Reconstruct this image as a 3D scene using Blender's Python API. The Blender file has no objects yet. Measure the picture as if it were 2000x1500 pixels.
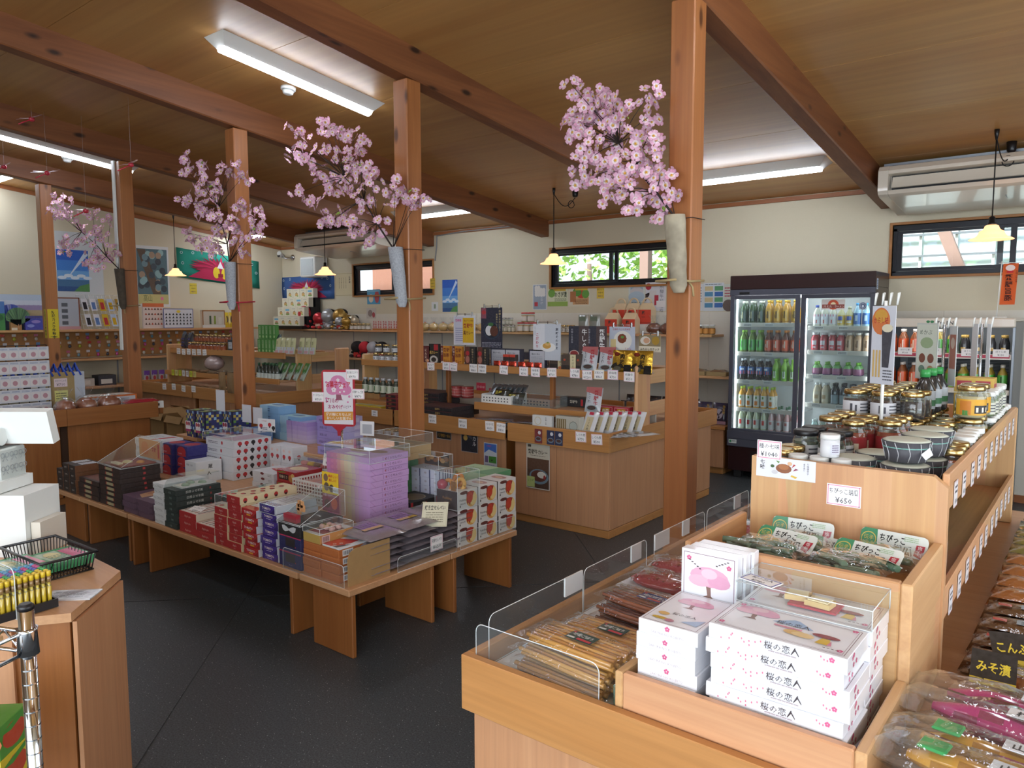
import bpy,bmesh,math,random
import numpy as np
from mathutils import Vector,Matrix
random.seed(7)
PI=math.pi
SC=bpy.context.scene
COL=SC.collection
# ------------------------------------------------------------------ camera
cam_d=bpy.data.cameras.new('camera')
cam_d.sensor_width=36.0
cam_d.lens=26.245
cam_d.clip_start=0.02
cam=bpy.data.objects.new('camera',cam_d)
COL.objects.link(cam)
_yaw,_pit,_rol=0.67216,0.08973,-0.00192
_cy,_sy,_cp,_sp=math.cos(_yaw),math.sin(_yaw),math.cos(_pit),math.sin(_pit)
_F=Vector((-_sy*_cp,_cy*_cp,-_sp))
_R=Vector((_cy,_sy,0))
_U=_R.cross(_F)
_c,_s=math.cos(_rol),math.sin(_rol)
_R,_U=_c*_R+_s*_U,-_s*_R+_c*_U
cam.matrix_world=Matrix(((_R.x,_U.x,-_F.x,0),(_R.y,_U.y,-_F.y,0),(_R.z,_U.z,-_F.z,1.5),(0,0,0,1)))
SC.camera=cam
# ------------------------------------------------------------------ view, sky, daylight
SC.view_settings.view_transform='Standard'
SC.view_settings.look='None'
SC.view_settings.gamma=1
SC.view_settings.use_curve_mapping=False
SC.view_settings.exposure=0.4
world=bpy.data.worlds.new('overcast_sky')
SC.world=world
world.use_nodes=True
_bg=world.node_tree.nodes['Background']
_bg.inputs[0].default_value=(0.80,0.90,1.0,1)
_bg.inputs[1].default_value=1.7
SC.cycles.max_bounces=8
SC.cycles.transparent_max_bounces=24
SC.cycles.diffuse_bounces=3
SC.cycles.caustics_reflective=False
SC.cycles.caustics_refractive=False
def area(name,loc,direction,sx,sy,watts,col):
 d=bpy.data.lights.new(name,'AREA')
 d.shape='RECTANGLE';d.size=sx;d.size_y=sy;d.energy=watts;d.color=col
 o=bpy.data.objects.new(name,d);COL.objects.link(o)
 o.location=loc
 o.rotation_euler=Vector(direction).to_track_quat('-Z','Y').to_euler()
 return o
# hazy sun high over the garden
sun_d=bpy.data.lights.new('sun','SUN');sun_d.energy=14.0;sun_d.angle=0.3;sun_d.color=(1,.97,.9)
sun=bpy.data.objects.new('sun',sun_d);COL.objects.link(sun)
sun.rotation_euler=Vector((0.25,0.75,-1)).to_track_quat('-Z','Y').to_euler()
# daylight entering through the glazed shop front behind the viewer
area('shop_front_daylight',(1.0,-2.35,1.5),(-0.15,1,-0.05),5.0,2.2,150,(0.86,0.93,1.0))
area('shop_side_daylight',(2.9,2.4,1.6),(-1,0.05,-0.1),4.0,1.8,45,(0.86,0.93,1.0))
# ------------------------------------------------------------------ colour + materials
def lin(h):
 h=h.lstrip('#')
 r=[]
 for i in(0,2,4):
  c=int(h[i:i+2],16)/255
  r.append(c/12.92 if c<=0.04045 else((c+0.055)/1.055)**2.4)
 return(r[0],r[1],r[2],1.0)
class NT:
 def __init__(s,name):
  s.m=bpy.data.materials.new(name);s.m.use_nodes=True
  s.t=s.m.node_tree;s.n=s.t.nodes;s.b=s.n['Principled BSDF'];s.out=s.n['Material Output']
 def add(s,typ,ins=None,**kw):
  n=s.n.new(typ)
  for k,v in kw.items():setattr(n,k,v)
  for k,v in(ins or{}).items():
   if hasattr(v,'is_linked')or isinstance(v,bpy.types.NodeSocket):s.t.links.new(v,n.inputs[k])
   else:n.inputs[k].default_value=v
  return n
 def set(s,**kw):
  for k,v in kw.items():
   k=k.replace('_',' ')
   if isinstance(v,bpy.types.NodeSocket):s.t.links.new(v,s.b.inputs[k])
   else:s.b.inputs[k].default_value=v
  return s
 def bump(s,h,strength=0.2,dist=0.005):
  b=s.add('ShaderNodeBump',{'Height':h,'Strength':strength,'Distance':dist})
  s.t.links.new(b.outputs[0],s.b.inputs['Normal'])
 def coord(s,scale=(1,1,1),kind='Object'):
  tc=s.add('ShaderNodeTexCoord')
  return s.add('ShaderNodeMapping',{'Vector':tc.outputs[kind],'Scale':scale}).outputs[0]
 def noise(s,vec,scale=5,detail=4,rough=0.55,out=0,dist=0):
  return s.add('ShaderNodeTexNoise',{'Vector':vec,'Scale':scale,'Detail':detail,'Roughness':rough,'Distortion':dist}).outputs[out]
 def ramp(s,fac,stops):
  r=s.add('ShaderNodeValToRGB',{'Fac':fac})
  e=r.color_ramp.elements
  while len(e)<len(stops):e.new(0.5)
  for i,(p,c)in enumerate(stops):
   e[i].position=p;e[i].color=lin(c)if isinstance(c,str)else c
  return r.outputs[0]
 def mix(s,f,a,b,blend='MIX'):
  m=s.add('ShaderNodeMix',data_type='RGBA',blend_type=blend)
  for sock,v in((m.inputs[0],f),(m.inputs[6],a),(m.inputs[7],b)):
   if isinstance(v,bpy.types.NodeSocket):s.t.links.new(v,sock)
   else:sock.default_value=v
  return m.outputs[2]
def vcol_mat(name,rough,spec=0.5,metal=0.0,coat=0.0,bump=0.0,bscale=60,trans=0.0,alpha=1.0):
 """surface whose print colours come from the mesh's own colour attribute"""
 m=NT(name)
 a=m.add('ShaderNodeVertexColor',layer_name='Col')
 n=m.noise(m.coord(),bscale,2)
 m.set(Base_Color=m.mix(0.04,a.outputs[0],n),Roughness=rough,Metallic=metal,Coat_Weight=coat,Coat_Roughness=0.08,Transmission_Weight=trans,Alpha=alpha)
 m.b.inputs['Specular IOR Level'].default_value=spec
 if bump:m.bump(n,bump,0.004)
 return m.m
def wood(name,dark,light,axis,rough=0.45,grain=14,knots=None,coat=0.0,plank=0.0):
 """timber with grain along axis 0/1/2"""
 m=NT(name)
 sc=[grain,grain,grain];sc[axis]=grain*0.06
 v=m.coord(sc)
 n1=m.noise(v,1.0,5,0.6,dist=0.6)
 sc2=[grain*7]*3;sc2[axis]=grain*0.15
 n2=m.noise(m.coord(sc2),1.0,2)
 c=m.ramp(n1,[(0.3,dark),(0.7,light)])
 c=m.mix(0.18,c,n2,'OVERLAY')
 if plank:
  s3=[0.0001]*3
  pv=m.add('ShaderNodeTexVoronoi',{'Vector':m.coord([plank if i!=axis else 0.6 for i in range(3)]),'Scale':1.0},feature='F1',distance='MANHATTAN')
  c=m.mix(0.12,c,pv.outputs['Color'],'SOFT_LIGHT')
 if knots:
  ks=[6.5,6.5,6.5];ks[axis]=2.6
  vo=m.add('ShaderNodeTexVoronoi',{'Vector':m.coord(ks),'Scale':1.0,'Randomness':1.0})
  kf=m.ramp(vo.outputs['Distance'],[(0.0,(1,1,1,1)),(0.07,(1,1,1,1)),(0.16,(0,0,0,1))])
  c=m.mix(kf,c,lin(knots))
 m.set(Base_Color=c,Roughness=rough,Coat_Weight=coat,Coat_Roughness=0.25)
 m.bump(n2,0.08,0.002)
 return m.m
def plain(name,col,rough=0.5,metal=0.0,coat=0.0,noise=0.05,nscale=30,bump=0.0,spec=0.5):
 m=NT(name)
 n=m.noise(m.coord(),nscale,3)
 m.set(Base_Color=m.mix(noise,lin(col),n,'OVERLAY'),Roughness=rough,Metallic=metal,Coat_Weight=coat)
 m.b.inputs['Specular IOR Level'].default_value=spec
 if bump:m.bump(n,bump,0.004)
 return m.m
def clear(name,tint='#ffffff',haze=0.04,gloss=1.0,rough=0.03,bump=0.0,bscale=40,film=0.0):
 """thin clear sheet: see-through with Fresnel reflections and a little haze"""
 m=NT(name);m.n.remove(m.b)
 tr=m.add('ShaderNodeBsdfTransparent',{'Color':lin(tint)})
 gl=m.add('ShaderNodeBsdfGlossy',{'Color':(1,1,1,1),'Roughness':rough})
 df=m.add('ShaderNodeBsdfDiffuse',{'Color':(0.85,0.88,0.9,1)})
 fr=m.add('ShaderNodeFresnel',{'IOR':1.45})
 k=m.add('ShaderNodeMath',{0:fr.outputs[0],1:gloss},operation='MULTIPLY',use_clamp=True)
 if film:k=m.add('ShaderNodeMath',{0:k.outputs[0],1:film},operation='ADD',use_clamp=True)
 ge=m.add('ShaderNodeNewGeometry')
 k=m.add('ShaderNodeMath',{0:k.outputs[0],1:m.add('ShaderNodeMath',{0:1.0,1:ge.outputs['Backfacing']},operation='SUBTRACT').outputs[0]},operation='MULTIPLY')
 a=m.add('ShaderNodeMixShader',{0:haze,1:tr.outputs[0],2:df.outputs[0]})
 b=m.add('ShaderNodeMixShader',{0:k.outputs[0],1:a.outputs[0],2:gl.outputs[0]})
 m.t.links.new(b.outputs[0],m.out.inputs[0])
 if bump:
  bn=m.add('ShaderNodeBump',{'Height':m.noise(m.coord(),bscale,3),'Strength':bump,'Distance':0.01})
  m.t.links.new(bn.outputs[0],gl.inputs['Normal']);m.t.links.new(bn.outputs[0],fr.inputs['Normal'])
 return m.m
def glow(name,col,strength,base=None):
 m=NT(name)
 n=m.noise(m.coord(),8,2)
 m.set(Base_Color=m.mix(0.03,lin(base or col),n),Emission_Color=lin(col),Emission_Strength=strength,Roughness=0.4)
 return m.m
M={}
M['card']=vcol_mat('printed_card',0.5,0.4)
M['gloss']=vcol_mat('glossy_print',0.22,0.5,coat=0.25)
M['wrap']=vcol_mat('wrapped_pack',0.16,0.6,coat=0.6,bump=0.7,bscale=55)
M['foil']=vcol_mat('foil_pack',0.22,0.6,metal=0.75,bump=0.6,bscale=45)
M['cloth']=vcol_mat('printed_cloth',0.9,0.1,bump=0.2,bscale=300)
M['plush']=vcol_mat('plush_fabric',0.8,0.2,bump=0.5,bscale=180)
M['satin']=vcol_mat('shiny_fabric',0.3,0.6,metal=0.45)
M['liquid']=vcol_mat('filled_bottle',0.12,0.5,coat=0.7)
M['plastic']=vcol_mat('moulded_plastic',0.35,0.5)
M['acryl']=clear('acrylic_sheet','#f4f8f8',0.05,1.0,0.02)
M['film']=clear('cellophane','#fbfdff',0.02,1.3,0.08,0.9,30,0.02)
M['bag']=clear('plastic_bag','#f6f9fa',0.03,1.3,0.10,0.9,22,0.02)
M['jarglass']=clear('jar_glass','#f0f5f2',0.03,1.3,0.02)
M['windowglass']=clear('window_glass','#f2f7f8',0.02,1.0,0.01)
M['doorglass']=clear('cabinet_door_glass','#eaf2f4',0.03,0.9,0.02)
M['beam_y']=wood('beam_timber_y','#6b3d22','#8a5632',1,0.5,9,'#2e170c')
M['beam_x']=wood('beam_timber_x','#6b3d22','#8a5632',0,0.5,9,'#2e170c')
M['post']=wood('post_timber','#94592f','#ad7142',2,0.4,9,'#56301a',coat=0.15)
M['trim_x']=wood('trim_timber_x','#8a5230','#a3683e',0,0.5,10)
M['trim_y']=wood('trim_timber_y','#8a5230','#a3683e',1,0.5,10)
M['ply']=wood('ceiling_plywood','#ac7a44','#c29458',0,0.42,3,coat=0.12)
M['lam_x']=wood('counter_laminate_x','#b88661','#c3926c',2,0.4,16)
M['lam_y']=wood('counter_laminate_y','#b88661','#c3926c',2,0.4,16)
M['lamtop']=wood('counter_top_laminate','#bf8f66','#c99c74',0,0.38,14)
M['pine_x']=wood('pine_board_x','#bf9063','#d3a87a',0,0.45,12,plank=3)
M['pine_y']=wood('pine_board_y','#bf9063','#d3a87a',1,0.45,12,plank=3)
M['pine_z']=wood('pine_board_z','#bf9063','#d1a576',2,0.45,12,plank=5)
M['frame_x']=wood('frame_timber','#94602f','#ab7641',0,0.45,12)
M['white']=plain('white_paint','#e8e8e4',0.5,noise=0.04)
M['whiteplastic']=plain('white_plastic','#e2e6e4',0.35,noise=0.03)
M['greyplastic']=plain('grey_plastic','#8f9498',0.4)
M['blackplastic']=plain('black_plastic','#15161a',0.35)
M['rubber']=plain('black_rubber','#0e0e0f',0.6)
M['steel']=plain('steel','#b9bcc0',0.25,metal=1.0,nscale=80)
M['chrome']=plain('chrome','#d6dae0',0.08,metal=1.0,noise=0.02)
M['tin']=plain('galvanised_steel','#8c9299',0.4,metal=0.9,nscale=40)
M['mesh']=plain('dark_grille','#1d1f22',0.5)
M['gold']=plain('gold_lid','#c4ab74',0.25,metal=1.0,noise=0.1)
M['sash']=plain('dark_aluminium','#22242a',0.35,metal=0.4)
M['brownsteel']=plain('dark_brown_steel','#2c1618',0.3,coat=0.2)
M['greysteel']=plain('slate_grey_steel','#4c4e5a',0.35)
M['ivory']=plain('ivory_plastic','#d8d0c2',0.3,coat=0.3)
M['rope']=plain('straw_rope','#a8946a',0.9,nscale=200,bump=0.6)
M['bark']=plain('birch_bark','#a39a86',0.85,noise=0.9,nscale=9,bump=0.4)
M['barkdark']=plain('dark_bark','#4a4136',0.9,noise=0.6,nscale=25,bump=0.8)
M['felt']=plain('grey_felt','#9fa3aa',0.95,noise=0.5,nscale=120,bump=0.5)
M['twig']=plain('dark_twig','#2a1d18',0.8)
M['tube']=glow('fluorescent_tube','#eef4ff',26)
M['led']=glow('cabinet_led','#f4f8ff',9)
M['shade']=glow('lit_glass_shade','#ffb27a',1.5,'#f2c9a0')
# ------------------------------------------------------------------ mesh builder
_glyphs={}
def glyph(text,bold=0.0):
 k=(text,bold)
 if k not in _glyphs:
  c=bpy.data.curves.new('lettering','FONT');c.body=text;c.resolution_u=1;c.fill_mode='FRONT';c.offset=bold
  o=bpy.data.objects.new('lettering',c)
  me=o.to_mesh()
  vs=[(v.co.x,v.co.y)for v in me.vertices]
  fs=[tuple(p.vertices)for p in me.polygons]
  o.to_mesh_clear();bpy.data.objects.remove(o);bpy.data.curves.remove(c)
  xs=[v[0]for v in vs]or[0,0.1]
  _glyphs[k]=(vs,fs,min(xs),max(xs))
 return _glyphs[k]
class MB:
 def __init__(s):
  s.v=[];s.f=[];s.c=[];s.mi=[];s.sm=[]
 def face(s,pts,col='#ffffff',mi=0,smooth=False):
  n=len(s.v);s.v.extend([tuple(p)for p in pts]);s.f.append(tuple(range(n,n+len(pts))));s.c.append(col);s.mi.append(mi);s.sm.append(smooth)
 def mesh(s,vs,fs,col='#ffffff',mi=0,smooth=False):
  n=len(s.v);s.v.extend([tuple(p)for p in vs])
  for i,f in enumerate(fs):
   s.f.append(tuple(n+j for j in f));s.c.append(col[i]if isinstance(col,list)else col);s.mi.append(mi);s.sm.append(smooth)
 def box(s,x0,y0,z0,x1,y1,z1,col='#ffffff',mi=0,b=0.0,faces=None):
  """faces: dict of colour per side among -x +x -y +y -z +z"""
  g=lambda k:(faces or{}).get(k,col)
  if b<=0:
   vs=[(x0,y0,z0),(x1,y0,z0),(x1,y1,z0),(x0,y1,z0),(x0,y0,z1),(x1,y0,z1),(x1,y1,z1),(x0,y1,z1)]
   fs=[(0,3,2,1),(4,5,6,7),(0,1,5,4),(1,2,6,5),(2,3,7,6),(3,0,4,7)]
   s.mesh(vs,fs,[g('-z'),g('+z'),g('-y'),g('+x'),g('+y'),g('-x')],mi)
   return
  b=min(b,(x1-x0)*.45,(y1-y0)*.45,(z1-z0)*.45)
  X=(x0,x1);Y=(y0,y1);Z=(z0,z1)
  idx={};vs=[]
  for i in(0,1):
   for j in(0,1):
    for k in(0,1):
     for a in(0,1,2):
      p=[X[i],Y[j],Z[k]]
      sg=(1 if i==0 else-1,1 if j==0 else-1,1 if k==0 else-1)
      for q in range(3):
       if q!=a:p[q]+=sg[q]*b
      idx[i,j,k,a]=len(vs);vs.append(tuple(p))
  fs=[];cs=[]
  def F(q,c):fs.append(q);cs.append(c)
  F((idx[0,0,0,2],idx[0,1,0,2],idx[1,1,0,2],idx[1,0,0,2]),g('-z'));F((idx[0,0,1,2],idx[1,0,1,2],idx[1,1,1,2],idx[0,1,1,2]),g('+z'))
  F((idx[0,0,0,1],idx[1,0,0,1],idx[1,0,1,1],idx[0,0,1,1]),g('-y'));F((idx[0,1,0,1],idx[0,1,1,1],idx[1,1,1,1],idx[1,1,0,1]),g('+y'))
  F((idx[0,0,0,0],idx[0,0,1,0],idx[0,1,1,0],idx[0,1,0,0]),g('-x'));F((idx[1,0,0,0],idx[1,1,0,0],idx[1,1,1,0],idx[1,0,1,0]),g('+x'))
  for a,(u,w)in((0,(1,2)),(1,(0,2)),(2,(0,1))):
   for su in(0,1):
    for sw in(0,1):
     key=[0,0,0];key[u]=su;key[w]=sw
     k0=list(key);k0[a]=0;k1=list(key);k1[a]=1
     q=(idx[(*k0,u)],idx[(*k1,u)],idx[(*k1,w)],idx[(*k0,w)])
     flip=(su^sw^(1 if a==1 else 0))
     F(q if flip else q[::-1],g(('-x','-y','-z')[u]if su==0 else('+x','+y','+z')[u]))
  for i in(0,1):
   for j in(0,1):
    for k in(0,1):
     q=(idx[i,j,k,0],idx[i,j,k,1],idx[i,j,k,2])
     F(q if(i+j+k)%2 else q[::-1],g('+z' if k else '-z'))
  s.mesh(vs,fs,cs,mi)
 def obox(s,c,ax,hx,hy,hz,col='#ffffff',mi=0):
  """box with centre c, axes ax=(u,v,w) unit vectors and half sizes"""
  c=Vector(c);u,v,w=[Vector(a)for a in ax]
  vs=[c+u*hx*i+v*hy*j+w*hz*k for k in(-1,1)for j in(-1,1)for i in(-1,1)]
  s.mesh(vs,[(0,2,3,1),(4,5,7,6),(0,1,5,4),(1,3,7,5),(3,2,6,7),(2,0,4,6)],col,mi)
 def lathe(s,prof,n=16,col='#ffffff',mi=0,c=(0,0,0),smooth=True,cap0=True,cap1=True,sx=1.0,sy=1.0):
  """prof: [(r,z)] bottom to top; col may be a list per band"""
  n0=len(s.v)
  for r,z in prof:
   for i in range(n):
    a=2*PI*i/n
    s.v.append((c[0]+r*sx*math.cos(a),c[1]+r*sy*math.sin(a),c[2]+z))
  for k in range(len(prof)-1):
   cc=col[k]if isinstance(col,list)else col
   for i in range(n):
    j=(i+1)%n
    s.f.append((n0+k*n+i,n0+k*n+j,n0+(k+1)*n+j,n0+(k+1)*n+i));s.c.append(cc);s.mi.append(mi);s.sm.append(smooth)
  c0=col[0]if isinstance(col,list)else col;c1=col[-1]if isinstance(col,list)else col
  if cap0:s.f.append(tuple(n0+i for i in range(n))[::-1]);s.c.append(c0);s.mi.append(mi);s.sm.append(False)
  if cap1:s.f.append(tuple(n0+(len(prof)-1)*n+i for i in range(n)));s.c.append(c1);s.mi.append(mi);s.sm.append(False)
 def tube(s,path,r,n=6,col='#ffffff',mi=0,smooth=True,r2=None):
  P=[Vector(p)for p in path]
  n0=len(s.v);ref=None
  for k,p in enumerate(P):
   t=(P[min(k+1,len(P)-1)]-P[max(k-1,0)]).normalized()
   if ref is None:ref=Vector((0,0,1))if abs(t.z)<0.9 else Vector((1,0,0))
   u=t.cross(ref).normalized();w=u.cross(t);ref=w
   rr=r if r2 is None else r+(r2-r)*k/max(1,len(P)-1)
   for i in range(n):
    a=2*PI*i/n
    s.v.append(tuple(p+u*rr*math.cos(a)+w*rr*math.sin(a)))
  for k in range(len(P)-1):
   for i in range(n):
    j=(i+1)%n
    s.f.append((n0+k*n+j,n0+k*n+i,n0+(k+1)*n+i,n0+(k+1)*n+j));s.c.append(col);s.mi.append(mi);s.sm.append(smooth)
  s.f.append(tuple(n0+i for i in range(n)));s.c.append(col);s.mi.append(mi);s.sm.append(False)
  m0=n0+(len(P)-1)*n
  s.f.append(tuple(m0+i for i in range(n))[::-1]);s.c.append(col);s.mi.append(mi);s.sm.append(False)
 def blob(s,c,r,col='#ffffff',mi=0,n=10,m=6,sc=(1,1,1),rnd=0.0,rot=0.0,hemi=False):
  n0=len(s.v);ca,sa=math.cos(rot),math.sin(rot)
  for k in range(m+1):
   ph=-PI/2+PI*k/m
   if hemi:ph=PI/2*k/m
   for i in range(n):
    a=2*PI*i/n
    q=1+random.uniform(-rnd,rnd)
    x=r*q*math.cos(ph)*math.cos(a)*sc[0];y=r*q*math.cos(ph)*math.sin(a)*sc[1]
    s.v.append((c[0]+x*ca-y*sa,c[1]+x*sa+y*ca,c[2]+r*q*math.sin(ph)*sc[2]))
  for k in range(m):
   for i in range(n):
    j=(i+1)%n
    s.f.append((n0+k*n+i,n0+k*n+j,n0+(k+1)*n+j,n0+(k+1)*n+i));s.c.append(col);s.mi.append(mi);s.sm.append(True)
 def pack(s,w,d,h,col,mi=0,nx=6,ny=6,seal=0.012,crimp=0.0,top=None):
  """pillow pack lying flat: origin at its centre, base z=0; thin sealed rim"""
  n0=len(s.v)
  for side in(1,0):
   for j in range(ny+1):
    for i in range(nx+1):
     u=i/nx*2-1;v=j/ny*2-1
     t=max(0.0,(1-abs(u)**3.5))**0.5*max(0.0,(1-abs(v)**3.5))**0.5
     z=h*0.5+(h*0.5*t*(1 if side else-1))*(1+random.uniform(-crimp,crimp))
     s.v.append((u*w/2,v*d/2,z))
  st=(nx+1)*(ny+1)
  for side in(0,1):
   for j in range(ny):
    for i in range(nx):
     a=n0+side*st+j*(nx+1)+i
     q=(a,a+1,a+nx+2,a+nx+1)
     s.f.append(q if side==0 else q[::-1]);s.c.append(top if(top and side==0)else col);s.mi.append(mi);s.sm.append(True)
 def art(s,O,U,V,items,mi=0,eps=0.00025,k0=1):
  """flat print on a face. O bottom-left corner, U right, V up (unit). items in metres."""
  O=Vector(O);U=Vector(U);V=Vector(V);N=U.cross(V).normalized()
  for k,it in enumerate(items):
   off=N*(eps*(k0+k*0.5));t=it[0]
   P=lambda x,y:O+U*x+V*y+off
   if t=='r':
    _,x,y,w,h,c=it
    s.face([P(x,y),P(x+w,y),P(x+w,y+h),P(x,y+h)],c,mi)
   elif t=='e':
    _,x,y,rx,ry,c=it[:6];n=it[6]if len(it)>6 else 14;a0=it[7]if len(it)>7 else 0;a1=it[8]if len(it)>8 else 2*PI
    m=n if a1-a0>6.2 else n+1
    s.face([P(x+rx*math.cos(a0+(a1-a0)*i/n),y+ry*math.sin(a0+(a1-a0)*i/n))for i in range(m)],c,mi)
   elif t=='p':
    s.face([P(x,y)for x,y in it[1]],it[2],mi)
   elif t=='l':
    _,x,y,w,h,th,c=it
    for q in((x,y,w,th),(x,y+h-th,w,th),(x,y,th,h),(x+w-th,y,th,h)):
     s.face([P(q[0],q[1]),P(q[0]+q[2],q[1]),P(q[0]+q[2],q[1]+q[3]),P(q[0],q[1]+q[3])],c,mi)
   elif t=='f':
    _,x,y,r,c=it
    for i in range(5):
     a=PI/2+2*PI*i/5
     cx,cy=x+r*.55*math.cos(a),y+r*.55*math.sin(a)
     s.face([P(cx+r*.42*math.cos(b*PI/3),cy+r*.42*math.sin(b*PI/3))for b in range(6)],c,mi)
   elif t=='ring':
    _,x,y,r,th,c=it
    for i in range(18):
     a,b=2*PI*i/18,2*PI*(i+1)/18
     s.face([P(x+r*math.cos(a),y+r*math.sin(a)),P(x+r*math.cos(b),y+r*math.sin(b)),P(x+(r-th)*math.cos(b),y+(r-th)*math.sin(b)),P(x+(r-th)*math.cos(a),y+(r-th)*math.sin(a))][::-1],c,mi)
   elif t in('t','tc','tb','tbc','tr'):
    _,x,y,sz,tx,c=it[:6];mw=it[6]if len(it)>6 else None;ro=it[7]if len(it)>7 else 0
    vs,fs,a,b=glyph(tx,0.02 if 'b' in t else 0.0)
    kx=sz
    if mw and(b-a)*sz>mw:kx=mw/(b-a)
    ox=x-a*kx if 'c' not in t else x-(a+b)/2*kx
    cr,sr=math.cos(ro),math.sin(ro)
    def Q(px,py):
     dx,dy=px*kx+ox-x,py*sz
     return P(x+dx*cr-dy*sr,y+dx*sr+dy*cr)
    s.mesh([Q(*p)for p in vs],fs,c,mi)
   elif t in('v','vb'):
    _,x,y,sz,tx,c=it[:6]
    for i,ch in enumerate(tx):
     if ch==' ':continue
     if ch=='ー':
      s.face([P(x-sz*.05,y-sz*(i+.9)),P(x+sz*.05,y-sz*(i+.9)),P(x+sz*.05,y-sz*(i+.12)),P(x-sz*.05,y-sz*(i+.12))],c,mi);continue
     vs,fs,a,b=glyph(ch,0.02 if t=='vb' else 0.0)
     s.mesh([P(x+(px-(a+b)/2)*sz*.95,y-sz*(i+.86)+py*sz*.95)for px,py in vs],fs,c,mi)
   elif t=='n':
    _,x,y,w,h,rows,c=it
    for i in range(rows):
     yy=y+h-(i+.7)*h/rows;xx=x
     while xx<x+w-1e-6:
      L=min(random.uniform(.05,.22)*w,x+w-xx)
      s.face([P(xx,yy),P(xx+L*.85,yy),P(xx+L*.85,yy+h/rows*.42),P(xx,yy+h/rows*.42)],c,mi)
      xx+=L
 def build(s,name,mats,parent=None,link=True):
  me=bpy.data.meshes.new(name)
  me.from_pydata(s.v,[],s.f)
  if not isinstance(mats,(list,tuple)):mats=[mats]
  for m in mats:me.materials.append(M[m]if isinstance(m,str)else m)
  me.polygons.foreach_set('material_index',s.mi)
  me.polygons.foreach_set('use_smooth',s.sm)
  at=me.color_attributes.new('Col','FLOAT_COLOR','CORNER')
  cache={};buf=[]
  for f,c in zip(s.f,s.c):
   if c not in cache:cache[c]=lin(c)
   buf.extend(cache[c]*len(f))
  at.data.foreach_set('color',buf)
  me.update()
  if not link:return me
  return obj(name,me,parent)
def obj(name,me,parent=None,loc=None,rot=None):
 o=bpy.data.objects.new(name,me)
 COL.objects.link(o)
 if parent is not None:o.parent=parent
 if loc is not None:o.location=loc
 if rot is not None:o.rotation_euler=rot if isinstance(rot,(tuple,list))else(0,0,rot)
 return o
USED=set()
def tag(o,label,cat,group=None,kind=None):
 o['label']=label;o['category']=cat
 if group:o['group']=group
 if kind:o['kind']=kind
 return o
def thing(name,label,cat,loc=(0,0,0),rot=0,group=None):
 return tag(obj(name,None,None,loc,rot),label,cat,group)
def structure(o,kind='structure'):
 o['kind']=kind
 return o
class Kind:
 """a product kind: main mesh plus part meshes, copied for every single item"""
 def __init__(s,name,cat,main,parts=()):
  s.name=name;s.cat=cat;s.main=main;s.parts=list(parts)
 def put(s,loc,rot=0,label='',group=None,scale=None):
  o=obj(s.name,s.main,None,loc,rot)
  if scale:o.scale=scale
  tag(o,label,s.cat,group)
  for n,me,*l in s.parts:
   c=obj(n,me,o)
   if l:c['label']=l[0]
  return o
ORD='first second third fourth fifth sixth seventh eighth ninth tenth eleventh twelfth thirteenth fourteenth fifteenth sixteenth seventeenth eighteenth nineteenth twentieth'.split()
def nth(i,n,a='leftmost',z='rightmost'):
 if n==1:return 'only'
 if i==0:return a
 if i==n-1:return z
 return ORD[i]
def stack(kind,n,loc,h,desc,where,rot=0,group=None,jit=0.004,topdown=True):
 """n boxes piled up; each labelled by its level"""
 out=[]
 for i in range(n):
  lv='top' if i==n-1 else 'bottom' if i==0 else ORD[i]+' up'
  lab=f'{desc}, {lv}, {where}' if n>1 else f'{desc} {where}'
  out.append(kind.put((loc[0]+random.uniform(-jit,jit),loc[1]+random.uniform(-jit,jit),loc[2]+i*h+0.0004*(i+1)),rot+random.uniform(-jit,jit)*3,lab,group))
 return out
def row(kind,n,p0,dp,desc,where,rot=0,group=None,jit=0.003,rows=1,dr=(0,0,0),a='leftmost',z='rightmost',rj=0.1):
 """n items side by side, in one or more ranks going back"""
 out=[]
 for k in range(rows):
  for i in range(n):
   rk='' if rows==1 else(' in front rank' if k==0 else f' in {ORD[k]} rank')
   lab=f'{nth(i, n, a, z)} {desc}{rk} {where}'
   out.append(kind.put((p0[0]+dp[0]*i+dr[0]*k+random.uniform(-jit,jit),p0[1]+dp[1]*i+dr[1]*k+random.uniform(-jit,jit),p0[2]+dp[2]*i+dr[2]*k),rot+random.uniform(-rj,rj)*.2,lab,group))
 return out

# ================================================================== the setting
WY=7.19
LX=-10.44
RX=3.2
FY=-2.5
SL=0.122
def zc(y):return 2.618+SL*(WY-y)
def zb(y):return 2.43+SL*(WY-y)
# floor: big ground slabs laid on the diagonal, open joints between them
mt=NT('dark_terrazzo')
v=mt.coord((1,1,1),'Object')
sp=mt.add('ShaderNodeTexVoronoi',{'Vector':v,'Scale':95.0,'Randomness':1.0})
sz=mt.noise(v,37,1)
thr=mt.add('ShaderNodeMath',{0:sz,1:0.26},operation='MULTIPLY')
f=mt.add('ShaderNodeMath',{0:sp.outputs['Distance'],1:thr.outputs[0]},operation='LESS_THAN')
pick=mt.add('ShaderNodeSeparateColor',{0:sp.outputs['Color']})
f2=mt.add('ShaderNodeMath',{0:pick.outputs[0],1:0.55},operation='GREATER_THAN')
f3=mt.add('ShaderNodeMath',{0:f.outputs[0],1:f2.outputs[0]},operation='MULTIPLY')
fine=mt.noise(v,160,2)
base=mt.ramp(fine,[(0.35,'#2c3134'),(0.7,'#50565a')])
stone=mt.mix(pick.outputs[1],lin('#8e959a'),lin('#c9cccb'))
mt.set(Base_Color=mt.mix(f3.outputs[0],base,stone),Roughness=0.42)
M['floor']=mt.m
M['joint']=plain('joint_filler','#565c5e',0.8)
b=MB();b.box(LX-.2,FY-.2,-0.06,RX+.2,WY+.2,-0.004)
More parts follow.
